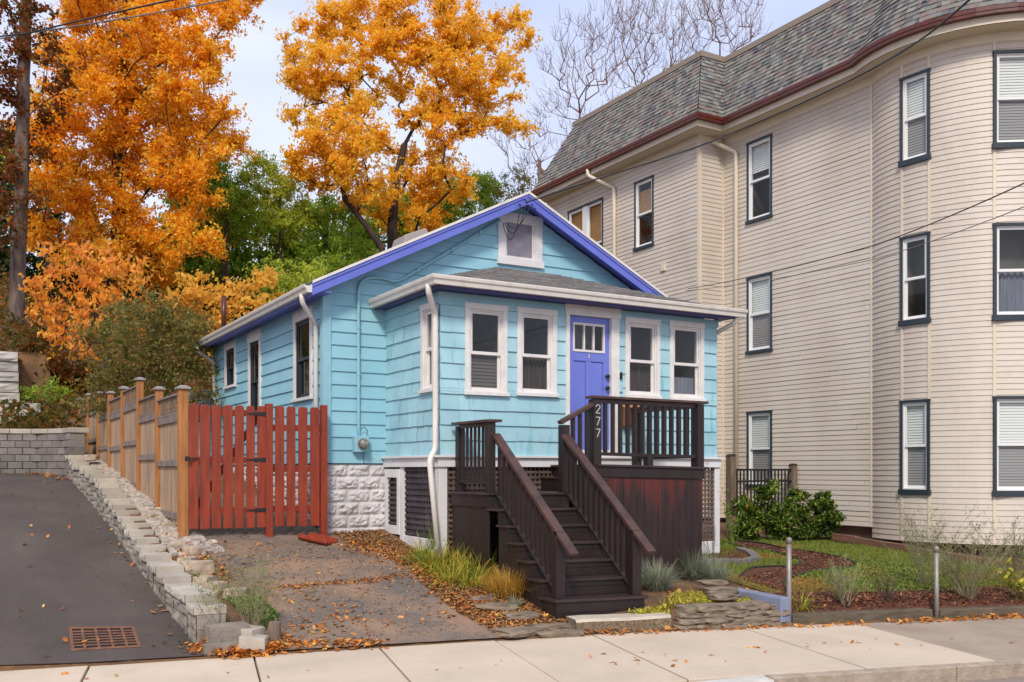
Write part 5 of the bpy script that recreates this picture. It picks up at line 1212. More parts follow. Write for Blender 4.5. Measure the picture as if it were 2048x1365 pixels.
# blue painted low wall (runs back from the pipe post)
def P3(px, py, z): x, y = onZ(px, py, z); return Vector((x, y, z))
m = MB(); z1 = .19
a, b = P3(1466, 1176, z1), P3(1572, 1196, z1 - .03); d = (b - a); d.z = 0; d.normalize(); n_ = Vector((-d.y, d.x, 0)) * .085
c = [a - n_, b - n_, b + n_, a + n_]; m.hexa([(p.x, p.y, -.4) for p in c], [(p.x, p.y, z1 if i in (0, 3) else z1 - .03) for i, p in enumerate(c)])
tag(m.build('blue_wall', M['blue_wall'], None, bev=.012), 'low blue-painted concrete wall ending at the metal pipe post', 'low wall')
# pipe posts
for (px, pyt, pyb, lab) in ((1578, 1075, 1256, 'galvanised pipe post at the end of the blue wall'), (1873, 1093, 1240, 'galvanised pipe post between the two timber edgings')):
    s_ = edge_pt(px, 9.9); x, y = xy(s_, 9.9); t = y / ray(px, 1000)[1]; zt_ = EYE - (pyt - HZ) / F * t; zb_ = EYE - (pyb - HZ) / F * t
    p = thing('pipe_post', lab, 'post', (x, y, zb_), 'metal pipe posts along the sidewalk'); m = MB(); m.tube([(x, y, zb_ - .25), (x, y, zt_ - .05)], .03, 14); m.build('pipe', M['galv'], p, smooth=True)
    m = MB(); m.tube([(x, y, zt_ - .075), (x, y, zt_ - .02), (x, y, zt_ - .008), (x, y, zt_)], [.036, .036, .03, .012], 14); m.build('cap', M['galv'], p, smooth=True)
# timbers along the sidewalk
for (pa, pb, hh, lab) in ((1586, 1866, .13, 'long grey landscape timber between the two pipe posts'), (1881, 2230, .12, 'grey landscape timber running off to the right')):
    a, b = edge_pt(pa, 9.86), edge_pt(pb, 9.86) if pb < 2200 else edge_pt(1881, 9.86) + 3.2; m = MB()
    lo = [(*xy(s, n), z_edge(s) - .2) for s, n in ((a, 9.86), (b, 9.86), (b, 10.02), (a, 10.02))]; hi = [(*xy(s, n), z_edge(s) + hh) for s, n in ((a, 9.86), (b, 9.86), (b, 10.02), (a, 10.02))]
    m.hexa(lo, hi); tag(m.build('landscape_timber', M['timber'], None, bev=.012), lab, 'timber')
# timber bed edge at the cream house
Pt = [(14.75, 13.9), (14.72, 12.2), (14.6, 10.9), (14.75, 9.6), (15.0, 8.6)]
for i, (a, b) in enumerate(zip(Pt, Pt[1:])):
    m = MB()
    za, zb = h(*a) + .13 - .03 * i, h(*b) + .12 - .03 * i; m.beam((*a, za), (*b, zb), .13, .14); m.beam((a[0] + .04, a[1], za - .15), (b[0] + .04, b[1], zb - .15), .13, .14)
    tag(m.build('bed_timber', M['timber_red'], None, bev=.01), ['rearmost', 'second rearmost', 'second nearest', 'nearest'][i] + ' brown timber edging at the foot of the cream house', 'timber', 'timber edging below the cream house')
# mulch path with black edging
pathL = [(13.3, 13.3), (12.4, 12.5), (11.75, 11.9), (11.4, 11.45), (10.9, 11.1), (10.25, 10.85), (9.75, 10.35), (9.45, 10.0)]
pathL = [onZ(px, py, .34) for px, py in ((1452, 1086), (1510, 1097), (1560, 1108))] 
EL = [(1456, 1092), (1500, 1102), (1545, 1108), (1580, 1118), (1600, 1128), (1588, 1137), (1540, 1139), (1500, 1143), (1478, 1160)]
ER = [(1470, 1086), (1525, 1092), (1580, 1104), (1640, 1112), (1700, 1126), (1705, 1140), (1640, 1146), (1572, 1165), (1575, 1190)]
def gz(px, py):
    d = ray(px, py); t = 7.0; pt = t
    while t < 40:
        if EYE + d[2] * t < h(d[0] * t, d[1] * t): break
        pt = t; t += .1
    for _ in range(14):
        m_ = (pt + t) / 2
        if EYE + d[2] * m_ < h(d[0] * m_, d[1] * m_): t = m_
        else: pt = m_
    return d[0] * t, d[1] * t
L_ = [gz(*p) for p in EL]; R_ = [gz(*p) for p in ER]
Ls = smooth_path([Vector(p) for p in L_], 6); Rs = smooth_path([Vector(p) for p in R_], 6)
sheet('mulch_path', [(p.x, p.y) for p in Ls], [(p.x, p.y) for p in Rs], 14, M['mulch'], .035, 'curving path of red-brown wood mulch through the lawn', 'path')
for q, lab in ((Ls, 'black plastic lawn edging on the house side of the mulch path'), (Rs, 'black plastic lawn edging on the lawn side of the mulch path')):
    m = MB(); P = [Vector((p.x, p.y, h(p.x, p.y) + .05)) for p in q]; m.tube(P, .013, 8); o = len(m.v)
    for a, b in zip(P, P[1:]): m.beam(a - Vector((0, 0, .05)), b - Vector((0, 0, .05)), .006, .1)
    tag(m.build('lawn_edging', M['edging'], None, smooth=True), lab, 'edging')
# mulch bed along the timbers
a, b = edge_pt(1575, 10.0), edge_pt(1575, 10.0) + 6.5
A = [xy(a + (b - a) * i / 12, 10.0) for i in range(13)]; B = [xy(a + (b - a) * i / 12, 10.62 + .12 * math.sin(i * 1.3)) for i in range(13)]
sheet('mulch_bed', A, B, 8, M['mulch'], .04, 'mulch bed behind the sidewalk timbers', 'bed', nv=4)
# small bed of mulch with a block edge at the porch corner
bc = gz(1400, 1100)
pts = [gz(*p) for p in ((1395, 1130), (1425, 1131), (1455, 1130), (1490, 1131), (1512, 1124), (1500, 1113), (1478, 1106))]
for i, (a, b) in enumerate(zip(pts, pts[1:])):
    va, vb = Vector((*a, h(*a))), Vector((*b, h(*b))); m = MB(); m.beam(va.lerp(vb, .03) + Vector((0, 0, .04)), va.lerp(vb, .97) + Vector((0, 0, .04)), .14, .12); tag(m.build('edging_block', M['block_grey'], None, bev=.012), 'grey concrete edging block of the small bed by the porch corner', 'block', 'edging blocks of the bed by the porch corner')
m = MB(); cpt = (10.3, 11.3); o = []
poly = pts + [(10.95, 11.75), (9.6, 11.75)]
m.prism([(p[0], p[1]) for p in poly], lambda x, y: h(x, y) - .05, lambda x, y: h(x, y) + .05)
tag(m.build('corner_bed', M['mulch'], None), 'small mulch bed at the right corner of the porch', 'bed', kind='structure')
# iron fence behind the shrub
ifn = thing('iron_fence', 'black metal fence with weathered wooden posts behind the green shrub', 'fence', (12.3, 14.3, .6))
def dpt(px, Y): d = ray(px, 900); return d[0] * Y / d[1]
YF = 14.4; xa, xb = dpt(1462, YF), dpt(1586, YF)
for x, pyt, s in ((xa - .0, 909, .075), (xb, 927, .065)):
    _, zt_ = onY(1500, pyt, YF); m = MB(); m.box(x - s, x + s, YF - s, YF + s, .3, zt_ - .04); p = m.build('post', M['wood_post'], ifn, bev=.008); m = MB(); m.hexa([(x - s - .01, YF - s - .01, zt_ - .04), (x + s + .01, YF - s - .01, zt_ - .04), (x + s + .01, YF + s + .01, zt_ - .04), (x - s - .01, YF + s + .01, zt_ - .04)], [(x - s * .6, YF - s * .6, zt_), (x + s * .6, YF - s * .6, zt_), (x + s * .6, YF + s * .6, zt_), (x - s * .6, YF + s * .6, zt_)]); m.build('post_cap', M['black_metal'], p)
m = MB(); zt_ = onY(1520, 940, YF)[1]; z2 = onY(1520, 963, YF)[1]
for z in (zt_, z2, .75): m.box(xa + .07, xb - .06, YF - .018, YF + .018, z - .022, z + .022)
m.build('rail', M['black_metal'], ifn)
x = xa + .16
while x < xb - .08: m = MB(); m.box(x - .012, x + .012, YF - .012, YF + .012, .6, zt_ - .023); m.build('bar', M['black_metal'], ifn); x += .098
# drain grate
gr = thing('drain_grate', 'rusty iron drain grate set in the black driveway', 'drain grate', (*onZ(212, 1283, -.1), -.1))
c = [onZ(px, py, tab(TA, 10.4)) for px, py in ((142, 1298), (283, 1288), (268, 1266), (137, 1272))]
def gp(u, v, dz=0):
    a = Vector(c[0]).lerp(Vector(c[1]), u); b = Vector(c[3]).lerp(Vector(c[2]), u); p = a.lerp(b, v); return (p.x, p.y, h(p.x, p.y) + .010 + dz)
m = MB(); m.quad(gp(0, 0, -.001), gp(1, 0, -.001), gp(1, 1, -.001), gp(0, 1, -.001)); m.build('pit', M['hole'], gr)
m = MB()
def gb(u0, u1, v0, v1, t=.005): m.hexa([gp(u0, v0), gp(u1, v0), gp(u1, v1), gp(u0, v1)], [gp(u0, v0, t), gp(u1, v0, t), gp(u1, v1, t), gp(u0, v1, t)])
gb(0, 1, 0, .08); gb(0, 1, .92, 1); gb(0, .05, .08, .92); gb(.95, 1, .08, .92)
for i in range(1, 5): gb(i / 5 - .02, i / 5 + .02, .08, .92)
for i in range(1, 7):
    for k in range(5): gb(k / 5 + (.05 if k == 0 else .02), (k + 1) / 5 - (.05 if k == 4 else .02), .08 + .84 * i / 7 - .022, .08 + .84 * i / 7 + .022, .004)
m.build('grate', M['rust'], gr, bev=.002)
# stump, flagstones, pale rocks
x, y = gz(548, 1282); m = MB(); m.tube([(x, y, h(x, y) - .1), (x, y, h(x, y) + .1), (x + .01, y, h(x, y) + .2)], [.085, .07, .062], 12); tag(m.build('wood_stump', M['wood_post'], None, bev=.005), 'small sawn wooden stump at the end of the block wall', 'stump')
for i, (px, py, sx, sy, a) in enumerate(((993, 1213, .26, .2, -20), (1038, 1232, .2, .16, -10), (1036, 1262, .3, .22, 10), (1105, 1256, .22, .12, -15), (1118, 1268, .26, .1, -12), (962, 1199, .14, .1, 0), (1002, 1191, .16, .08, 0))):
    x, y = gz(px, py); rock('flagstone', (x, y, h(x, y) + .005), (sx, sy, .04), i * 7.7, M['flag'], ['broad round flagstone below the orange grass clump', 'middle flagstone of the little path', 'largest pale flagstone touching the sidewalk', 'rough flat stone leaning near the concrete step', 'long flat stone at the sidewalk edge left of the concrete step', 'small stone at the left of the flagstone path', 'narrow stone behind the round flagstone'][i], 'flagstone', 'flagstones left of the stairs', rot=R(a))
for i, (px, py, s) in enumerate(((338, 1058, .10), (352, 1078, .11), (330, 1073, .08), (395, 1148, .19), (376, 1130, .12), (388, 1112, .14), (358, 1096, .10), (410, 1172, .14), (430, 1184, .14), (470, 1196, .13), (302, 1040, .1), (205, 930, .14), (190, 920, .12))):
    x, y = gz(px, py); 
    if i > 10: y = 21.6 - (i - 11) * .3; x = 2.45; z = 1.95
    else: z = h(x, y) + s * .35
    rock('pale_rock', (x, y, z), (s, s * .8, s * .6), i * 5.3, M['rock'], ['tan rock by the first fence post', 'pale rock in front of the golden gate post', 'small pale rock beside the cap blocks below the post', 'large white-streaked rock beside the block wall', 'flat pale rock in the leaves', 'grey-topped squared rock in the leaf litter', 'broken rock just below the gravel', 'low pale rock near the weeds', 'long low rock above the green weeds', 'nearest pale rock above the weeds', 'small rock in the gravel strip', 'pale rock on the far end of the block wall', 'second pale rock on the far end of the block wall'][i], 'rock', 'rocks along the block wall', rot=i)

# ================================================================== CABLES
def cable(name, pts, sag, r, m, label, n=24, parent=None):
    mm = MB(); out = []
    for a, b in zip(pts, pts[1:]):
        a, b = Vector(a), Vector(b)
        for i in range(n + 1): t = i / n; out.append(a.lerp(b, t) - Vector((0, 0, sag * 4 * t * (1 - t))))
    mm.tube(out, r, 5); o = mm.build(name, m, parent, smooth=True)
    if label: tag(o, label, 'cable')
    return o
ap = onY(1052, 406, HY0 - .42); AT = Vector((ap[0], HY0 - .42, ap[1]))
e1 = onT(1940, -8, 8.5)
def path_cable(pts, r, m, label, parent=None):
    mm = MB(); mm.tube(smooth_path([Vector(p) for p in pts], 10), r, 5); tag(mm.build('service_cable', m, parent, smooth=True), label, 'cable')
CP = [AT, onT(1180, 363, 14.6), onT(1400, 292, 13.2), onT(1640, 190, 11.6), onT(1810, 100, 10.3), onT(1945, -5, 9.2), onT(2300, -330, 7.5)]
path_cable(CP, .011, M['wire'], 'thick black service cable running from the blue gable up to the right')
path_cable([CP[0] + Vector((0, 0, .03))] + [p + Vector((0, 0, .012 * (-1) ** k)) for k, p in enumerate(CP[1:])], .006, M['wire_grey'], 'thin cable twisted beside the thick service cable')
cable('telephone_wire', [onT(1376, 578, 17.2), onT(1745, 492, 10.5), onT(2250, 270, 6)], .04, .006, M['wire'], 'upper of the two thin wires crossing the cream house')
cable('telephone_wire', [onT(1372, 582, 17.2), onT(1745, 520, 10.8), onT(2250, 330, 6.4)], .04, .0045, M['wire_grey'], 'lower of the two thin wires crossing the cream house')
cable('overhead_wire', [onT(-300, 122, 12), onT(60, 66, 11), onT(640, -60, 9)], -.02, .010, M['wire'], 'upper overhead wire crossing the orange tree at the top left')
cable('overhead_wire', [onT(-300, 122, 12), onT(60, 66, 11.05), onT(640, -38, 9.3)], .03, .008, M['wire_grey'], 'lower overhead wire crossing the orange tree at the top left')
q = onY(1002, 446, HY0 - .12); q = Vector((q[0], HY0 - .12, q[1]))
for dx, s in ((.0, .3), (.1, .2), (-.12, .42)): cable('drip_loop', [AT + Vector((dx * .8, 0, -.03)), q + Vector((dx * .3 + .05, -.03, 0))], s, .008, M['wire'], None, 14, house)
m = MB()
for px, py in ((1040, 408), (1052, 398), (1066, 408), (1072, 417)): a = onY(px, py, HY0 - .4); m.tube([(a[0], HY0 - .37, a[1]), (a[0], HY0 - .42, a[1])], .018, 8)
m.build('cable_hook', M['cobalt'], house)

# ================================================================== PLANTS
nrng = np.random.default_rng(7)
def leaf_quads(Cn, size, asp=.55, jit=.5, rng_=nrng, droop=0):
    n = len(Cn); a = rng_.normal(size=(n, 3)); a[:, 2] -= droop; a /= np.linalg.norm(a, axis=1)[:, None]
    b = rng_.normal(size=(n, 3)); b -= a * (a * b).sum(1)[:, None]; b /= np.linalg.norm(b, axis=1)[:, None]
    nn = np.cross(a, b); L = (size * (1 + jit * rng_.uniform(-1, 1, n)))[:, None]
    V = np.empty((n, 4, 3)); V[:, 0] = Cn - a * L * .5; V[:, 2] = Cn + a * L * .5; f = nn * L * .12
    V[:, 1] = Cn + b * L * asp * .5 + f; V[:, 3] = Cn - b * L * asp * .5 + f
    return V.reshape(-1, 3), np.arange(n * 4).reshape(-1, 4)
def grow(trunk, targets, step, rng_, up=.6, wig=.12, curl=.35):
    """attach every target to the nearest point of the growing skeleton"""
    N = [np.array(trunk[0], float)]; par = [-1]
    for a, b in zip(trunk, trunk[1:]):
        a, b = np.array(a, float), np.array(b, float); k = max(1, int(np.linalg.norm(b - a) / step))
        for i in range(1, k + 1): N.append(a + (b - a) * i / k + rng_.normal(size=3) * wig * .12 * step); par.append(len(N) - 2)
    arr = np.zeros((len(N) + len(targets) * 40, 3)); arr[:len(N)] = N; n = len(N); root = arr[0].copy()
    par += [0] * (len(arr) - n); pth = np.zeros(len(arr))
    for i in range(1, n): pth[i] = pth[par[i]] + np.linalg.norm(arr[i] - arr[par[i]])
    T = np.array(targets); T = T[np.argsort(np.linalg.norm(T - root, axis=1) + rng_.uniform(0, 1.2 * step, len(T)))]
    tips = []
    for p in T:
        d = np.linalg.norm(arr[:n] - p, axis=1); cost = d + up * np.maximum(0, arr[:n, 2] - p[2] + .3 * d) + .12 * pth[:n]
        j = int(np.argmin(cost)); L = d[j]
        k = min(39, max(1, int(L / step))); a = arr[j].copy(); prev = j; dirp = None
        if par[j] >= 0: dirp = arr[j] - arr[par[j]]; dirp = dirp / (np.linalg.norm(dirp) + 1e-6)
        for i in range(1, k + 1):
            t = i / k; q = a + (p - a) * t
            if dirp is not None: q = q + dirp * L * curl * t * (1 - t)
            q = q + rng_.normal(size=3) * wig * step * (1 if i < k else 0)
            if n >= len(arr): break
            arr[n] = q; par[n] = prev; pth[n] = pth[prev] + L / k; prev = n; n += 1
        tips.append(prev)
    return arr[:n], par[:n], tips
def skel_mesh(arr, par, r0, ex=2.4, k=5, rmax=None, nT=1, topf=.4):
    n = len(arr); r = np.zeros(n); ch = [[] for _ in range(n)]
    for i in range(1, n): ch[par[i]].append(i)
    order = sorted(range(n), key=lambda i: i, reverse=True)
    acc = np.zeros(n)
    for i in order:
        v = acc[i] if ch[i] else r0 ** ex
        acc[i] = v
        if par[i] >= 0: acc[par[i]] += v * 1.0
    r = acc ** (1 / ex)
    if rmax:
        r = np.minimum(r, rmax * .6)
        for i in range(nT): r[i] = max(r[i] * .8, rmax * (1 - (1 - topf) * i / nT))
    V = []; Fc = []; ang = [2 * math.pi * j / k for j in range(k)]
    for i in range(1, n):
        p, q = arr[par[i]], arr[i]; d = q - p; L = np.linalg.norm(d)
        if L < 1e-5: continue
        d = d / L; x = np.cross(d, (0, 0, 1)) if abs(d[2]) < .95 else np.cross(d, (1, 0, 0)); x = x / np.linalg.norm(x); y = np.cross(d, x)
        ra = min(r[par[i]], r[i] * 1.35) if i >= nT else r[par[i]]; o = len(V)
        for c_, rr in ((p - d * r[i] * (.3 if i >= nT else .02), ra), (q + d * r[i] * (.2 if i >= nT else .02), r[i])):
            for t in ang: V.append(c_ + (x * math.cos(t) + y * math.sin(t)) * rr)
        for j in range(k): Fc.append((o + j, o + (j + 1) % k, o + k + (j + 1) % k, o + k + j))
    return V, Fc, r
def blobs_at(B, t, spread, seed):
    """B: (px,py,r_px[,dt]) -> world spheres round distance t"""
    rr = random.Random(seed); out = []
    for b in B:
        tt = t + (b[3] if len(b) > 3 else rr.uniform(-spread, spread)); c_ = onT(b[0], b[1], tt); out.append((np.array(c_), b[2] / F * tt))
    return out
def targets_in(bl, dens, rng_, flat=1.0):
    T = []
    for c_, r_ in bl:
        n = max(3, int(dens * r_ ** 2)); v = rng_.normal(size=(n, 3)); v /= np.linalg.norm(v, axis=1)[:, None]; v *= (rng_.uniform(.15, 1, n) ** .45)[:, None] * r_; v[:, 2] *= flat; T.append(c_ + v)
    return np.concatenate(T)
def tree(name, label, cat, base, trunk, bl, leafm, barkm, dens=4, per=60, lsize=.1, sg=.28, rtrunk=.25, r0=.012, step=.5, group=None, seed=1, asp=.6, twigs=0, droop=0, up=.6, wig=.14, ex=2.4, leafn=True, topf=.4, curl=.35):
    rng_ = np.random.default_rng(seed); root = thing(name, label, cat, base, group)
    T = targets_in(bl, dens, rng_); arr, par, tips = grow([base] + trunk, T, step, rng_, up, wig, curl)
    nT = 1 + sum(max(1, int(np.linalg.norm(np.array(b, float) - np.array(a, float)) / step)) for a, b in zip([base] + trunk, trunk))
    if twigs:       # fine straight twigs fanning off every tip
        A = list(arr); ctr = np.array(trunk[-1]) - np.array([0, 0, 3.])
        for ti in tips:
            for _ in range(twigs):
                d = arr[ti] - ctr; d = d / np.linalg.norm(d) + rng_.normal(size=3) * .38 + np.array([0, 0, .35]); d = d / np.linalg.norm(d); L = rng_.uniform(.35, .9); prev = ti
                for q in (.5, 1): A.append(arr[ti] + d * L * q + rng_.normal(size=3) * .03); par.append(prev); prev = len(A) - 1
        arr = np.array(A)
    V, Fc, r = skel_mesh(arr, par, r0, ex=ex, rmax=rtrunk, nT=nT, topf=topf); npmesh('trunk', V, Fc, barkm, root)
    P = arr[tips]
    if leafn:
        # leaves along the last stretch of every twig and in a loose cloud round its tip
        n = len(P); K = 7; sdir = rng_.normal(size=(n, K, 3)); sdir /= np.linalg.norm(sdir, axis=2)[:, :, None]; sdir[:, :, 2] = sdir[:, :, 2] * .7 + .1 - droop * .15
        slen = sg * rng_.uniform(.9, 2.3, (n, K)); k = np.repeat(np.arange(n), (per * rng_.uniform(.4, 1.6, n)).astype(int)); q = rng_.integers(0, K, len(k)); u_ = rng_.uniform(0, 1, len(k)) ** .8
        cl = P[k] + sdir[k, q] * (slen[k, q] * u_)[:, None] + rng_.normal(size=(len(k), 3)) * (sg * (.12 + .16 * u_))[:, None]
        Vl, Fl = leaf_quads(cl, lsize, asp, rng_=rng_, droop=droop); npmesh('foliage', Vl, Fl, leafm, root)
    return root, P

# ------------------------------------------------------------------ trees
def gbase(px, t):
    d = ray(px, 900); x, y = d[0] * t, d[1] * t; return (x, y, h(x, y) - .3)
def tr_(px, py, t): return tuple(onT(px, py, t))
# far and dark trees first
DT = [(-60, 38, [(-60, 300, 90), (-20, 420, 90), (60, 520, 80), (-40, 560, 90), (20, 610, 60), (90, 600, 60)], 'dark evergreen tree in the shade at the far left'),
      (150, 40, [(130, 480, 80), (200, 560, 90), (120, 600, 70), (260, 600, 80), (330, 560, 80), (300, 640, 70)], 'dark tree hidden behind the orange maple'),
      (420, 39, [(400, 380, 60), (400, 440, 70), (440, 400, 60), (430, 500, 75), (500, 470, 70), (380, 560, 70), (460, 580, 70), (560, 520, 60), (540, 600, 60), (380, 470, 60)], 'dark green tree right of the orange maple'),
      (660, 46, [(600, 470, 60), (680, 460, 60), (700, 520, 60), (760, 470, 60), (640, 540, 60), (840, 450, 60), (800, 420, 50), (900, 430, 45)], 'dark green tree under the golden maple')]
for i, (px, t, B, lab) in enumerate(DT):
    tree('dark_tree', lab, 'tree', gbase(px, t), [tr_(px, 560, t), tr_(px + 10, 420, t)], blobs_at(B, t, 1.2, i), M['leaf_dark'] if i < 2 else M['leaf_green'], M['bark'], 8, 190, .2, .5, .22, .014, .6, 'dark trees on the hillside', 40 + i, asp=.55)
GT = [(450, 36, [(420, 350, 50), (380, 380, 40), (470, 370, 45), (440, 420, 50), (400, 330, 30)], 'leaf_green', 'bright green tree touching the orange maple'),
      (560, 37, [(520, 345, 45), (560, 370, 50), (500, 400, 50), (590, 400, 50), (540, 440, 55), (600, 450, 45), (480, 450, 45)], 'leaf_lime', 'lime green feathery tree in the middle of the hillside'),
      (650, 38, [(640, 430, 50), (670, 480, 50), (620, 500, 50), (690, 420, 40), (600, 540, 45), (720, 540, 40), (660, 540, 50)], 'leaf_green', 'green tree below the golden maple'),
      (930, 44, [(900, 400, 40), (940, 390, 40), (960, 370, 35), (900, 440, 45), (880, 420, 40), (990, 360, 30), (970, 410, 45)], 'leaf_green', 'small green tree left of the roof peak'),
      (1040, 43, [(1010, 360, 35), (1045, 350, 35), (1030, 390, 40), (1075, 370, 25), (1000, 400, 40), (1060, 400, 35)], 'leaf_olive', 'thin olive tree above the roof peak')]
for i, (px, t, B, lm, lab) in enumerate(GT):
    tree('green_tree', lab, 'tree', gbase(px, t), [tr_(px, 520, t), tr_(px + 5, 430, t)], blobs_at(B, t, .8, 10 + i), M[lm], M['bark'], 12 if i != 4 else 7, 150 if i != 4 else 60, .16, .36, .16, .012, .5, 'green trees on the hillside', 60 + i, asp=.3, droop=.4)
tree('lime_bush', 'yellow-green bush just above the bungalow eave', 'bush', gbase(590, 30), [tr_(590, 610, 30)], blobs_at([(560, 545, 40), (600, 570, 45), (550, 590, 40), (600, 620, 45), (640, 560, 30), (560, 640, 40), (520, 560, 30)], 30, .5, 3), M['leaf_lime'], M['bark'], 22, 120, .09, .25, .08, .008, .35, None, 5, asp=.5)
# the two maples
B1 = [(180, -60, 90), (300, -60, 100), (420, -30, 70), (500, -10, 25), (480, 40, 26), (440, 55, 35), (160, 20, 50), (230, 40, 80), (330, 50, 85), (410, 90, 50), (130, 110, 45), (190, 130, 75), (290, 150, 85), (370, 160, 60), (430, 150, 26),
      (120, 200, 60), (200, 230, 85), (310, 250, 85), (390, 240, 50), (440, 225, 20), (85, 280, 45), (150, 310, 80), (260, 340, 85), (360, 320, 65), (420, 300, 40), (470, 285, 16), (75, 350, 35), (120, 400, 70), (220, 430, 80), (320, 420, 70), (395, 385, 45), (100, 470, 45), (180, 500, 60), (280, 510, 60), (360, 490, 50), (410, 490, 28), (330, 560, 40)]
tree('orange_maple', 'huge bright orange maple filling the upper left', 'tree', gbase(232, 33), [tr_(236, 560, 33), tr_(240, 330, 33), tr_(250, 120, 33), tr_(262, -60, 33)], blobs_at(B1, 33, 1.3, 1), M['leaf_orange'], M['bark'], 15, 235, .125, .38, .3, .011, .5, None, 101, asp=.55, droop=.3)
B2 = [(590, 105, 32), (640, 75, 45), (610, 160, 42), (670, 130, 55), (640, 190, 30), (680, 40, 45), (735, 25, 55), (780, 60, 50), (725, 90, 50), (800, 10, 50), (860, 10, 55), (920, 30, 55), (880, 75, 55), (830, 120, 45), (940, 100, 45), (990, 55, 28), (1025, 50, 26), (1048, 72, 16), (1000, 110, 36), (1010, 160, 34), (960, 165, 45), (900, 150, 50), (985, 205, 30), (930, 220, 45), (860, 200, 45), (800, 170, 35), (740, 170, 40), (700, 200, 30), (960, 260, 28), (1010, 252, 20), (1040, 258, 12), (890, 260, 40), (820, 250, 30), (590, 235, 14),
      (880, 320, 34), (910, 360, 34), (860, 380, 45), (810, 340, 40), (770, 300, 30), (800, 420, 50), (850, 440, 38), (925, 385, 22), (760, 400, 35)]
tree('golden_maple', 'large golden orange tree standing behind the bungalow', 'tree', gbase(790, 40), [tr_(785, 460, 40), tr_(790, 370, 40), tr_(810, 290, 40.3)], blobs_at(B2, 40, 1.5, 2), M['leaf_gold'], M['bark'], 12, 215, .14, .35, .34, .013, .55, None, 102, asp=.55)
B3 = [(690, 215, 35), (650, 250, 38), (720, 260, 40), (620, 290, 38), (680, 300, 55), (740, 320, 45), (600, 330, 30), (640, 350, 45), (710, 370, 45), (755, 370, 35), (590, 320, 24)]
tree('yellow_maple', 'smaller yellow-orange tree in front of the golden one with a forked dark trunk', 'tree', gbase(775, 36), [tr_(765, 500, 36), tr_(735, 455, 36), tr_(690, 400, 36), tr_(680, 340, 36)], blobs_at(B3, 36, 1.0, 6), M['leaf_gold'], M['bark'], 15, 215, .13, .34, .2, .012, .5, None, 103, asp=.55)
# tall grey trunk at the left with thin russet foliage
B4 = [(10, 30, 30), (70, 20, 30), (20, 110, 40), (85, 90, 35), (100, 150, 40), (30, 190, 40), (80, 220, 35), (10, 260, 45), (70, 290, 30), (20, 340, 40), (10, 410, 40), (70, 390, 30), (-20, 150, 40), (-10, 460, 40)]
tree('oak_tree', 'tall grey-trunked oak with sparse russet leaves at the left edge', 'tree', gbase(30, 28.4), [tr_(32, 660, 28.4), tr_(42, 400, 28.4), tr_(48, 150, 28.4), tr_(55, -80, 28.4)], blobs_at(B4, 28.4, 1.2, 4), M['leaf_red'], M['bark_grey'], 16, 100, .13, .36, .25, .010, .5, None, 104, asp=.6, topf=.62)
tree('birch_tree', 'slim green-leaved tree between the oak and the orange maple', 'tree', gbase(95, 34), [tr_(95, 400, 34), tr_(90, 200, 34)], blobs_at([(95, 130, 35), (80, 190, 45), (110, 240, 40), (60, 250, 40), (90, 300, 40), (20, 300, 40)], 34, 1, 12), M['leaf_lime'], M['bark'], 7, 60, .12, .35, .1, .01, .5, None, 105)
# salmon / orange shrub, yellow shrub, olive shrub
tree('orange_shrub', 'tall shrub with drooping salmon-orange leaves below the maple', 'shrub', gbase(210, 25), [tr_(210, 760, 25), tr_(200, 690, 25)], blobs_at([(80, 560, 32), (110, 520, 38), (150, 560, 45), (90, 620, 38), (140, 640, 45), (200, 560, 45), (200, 630, 45), (250, 600, 40), (300, 590, 30), (120, 690, 32), (240, 660, 40), (280, 550, 30), (170, 500, 35), (230, 520, 35), (160, 700, 30)], 25, .6, 5), M['leaf_salmon'], M['twig_dark'], 40, 20, .15, .26, .06, .006, .3, None, 106, asp=.5, droop=1.2)
tree('yellow_shrub', 'twiggy shrub with hanging pale yellow leaves behind the bungalow', 'shrub', gbase(440, 26.5), [tr_(440, 720, 26.5), tr_(430, 650, 26.5)], blobs_at([(360, 590, 28), (400, 570, 28), (400, 620, 36), (450, 590, 36), (500, 565, 26), (460, 640, 36), (520, 620, 36), (570, 620, 24), (510, 660, 24), (370, 640, 30), (535, 560, 20), (430, 680, 30)], 26.5, .4, 7), M['leaf_yellow'], M['twig_dark'], 55, 24, .15, .24, .05, .006, .3, None, 107, asp=.62, droop=1.4)
tree('olive_shrub', 'wide olive-brown shrub overhanging the board fence', 'shrub', gbase(290, 20), [tr_(290, 800, 20), tr_(285, 740, 20)], blobs_at([(190, 680, 35), (240, 640, 38), (300, 620, 40), (350, 650, 40), (270, 690, 48), (330, 700, 45), (390, 690, 40), (210, 740, 38), (250, 770, 40), (310, 770, 45), (370, 750, 40), (405, 730, 30), (180, 800, 28), (220, 820, 28), (400, 660, 25), (330, 815, 30), (400, 790, 28), (380, 830, 25)], 20, .55, 8), M['leaf_olive'], M['twig_dark'], 90, 60, .08, .22, .07, .005, .3, None, 108, asp=.45, droop=.4)
tree('russet_bush', 'low russet and green bush above the grey block wall', 'bush', gbase(100, 26), [tr_(105, 800, 26)], blobs_at([(70, 730, 25), (110, 740, 32), (80, 790, 30), (130, 800, 35), (120, 840, 28), (60, 690, 25), (160, 760, 30), (75, 840, 18), (165, 835, 22)], 26, .4, 9), M['leaf_red'], M['twig_dark'], 70, 60, .11, .24, .05, .006, .3, None, 109)
tree('sumac_bush', 'green arching bush with orange tints beside the pale block wall', 'bush', gbase(60, 25), [tr_(80, 830, 25)], blobs_at([(95, 780, 22), (60, 800, 24), (100, 830, 26), (50, 835, 18), (130, 780, 22)], 25, .3, 13), M['leaf_green'], M['twig_dark'], 80, 45, .1, .2, .04, .006, .3, None, 110, asp=.3)
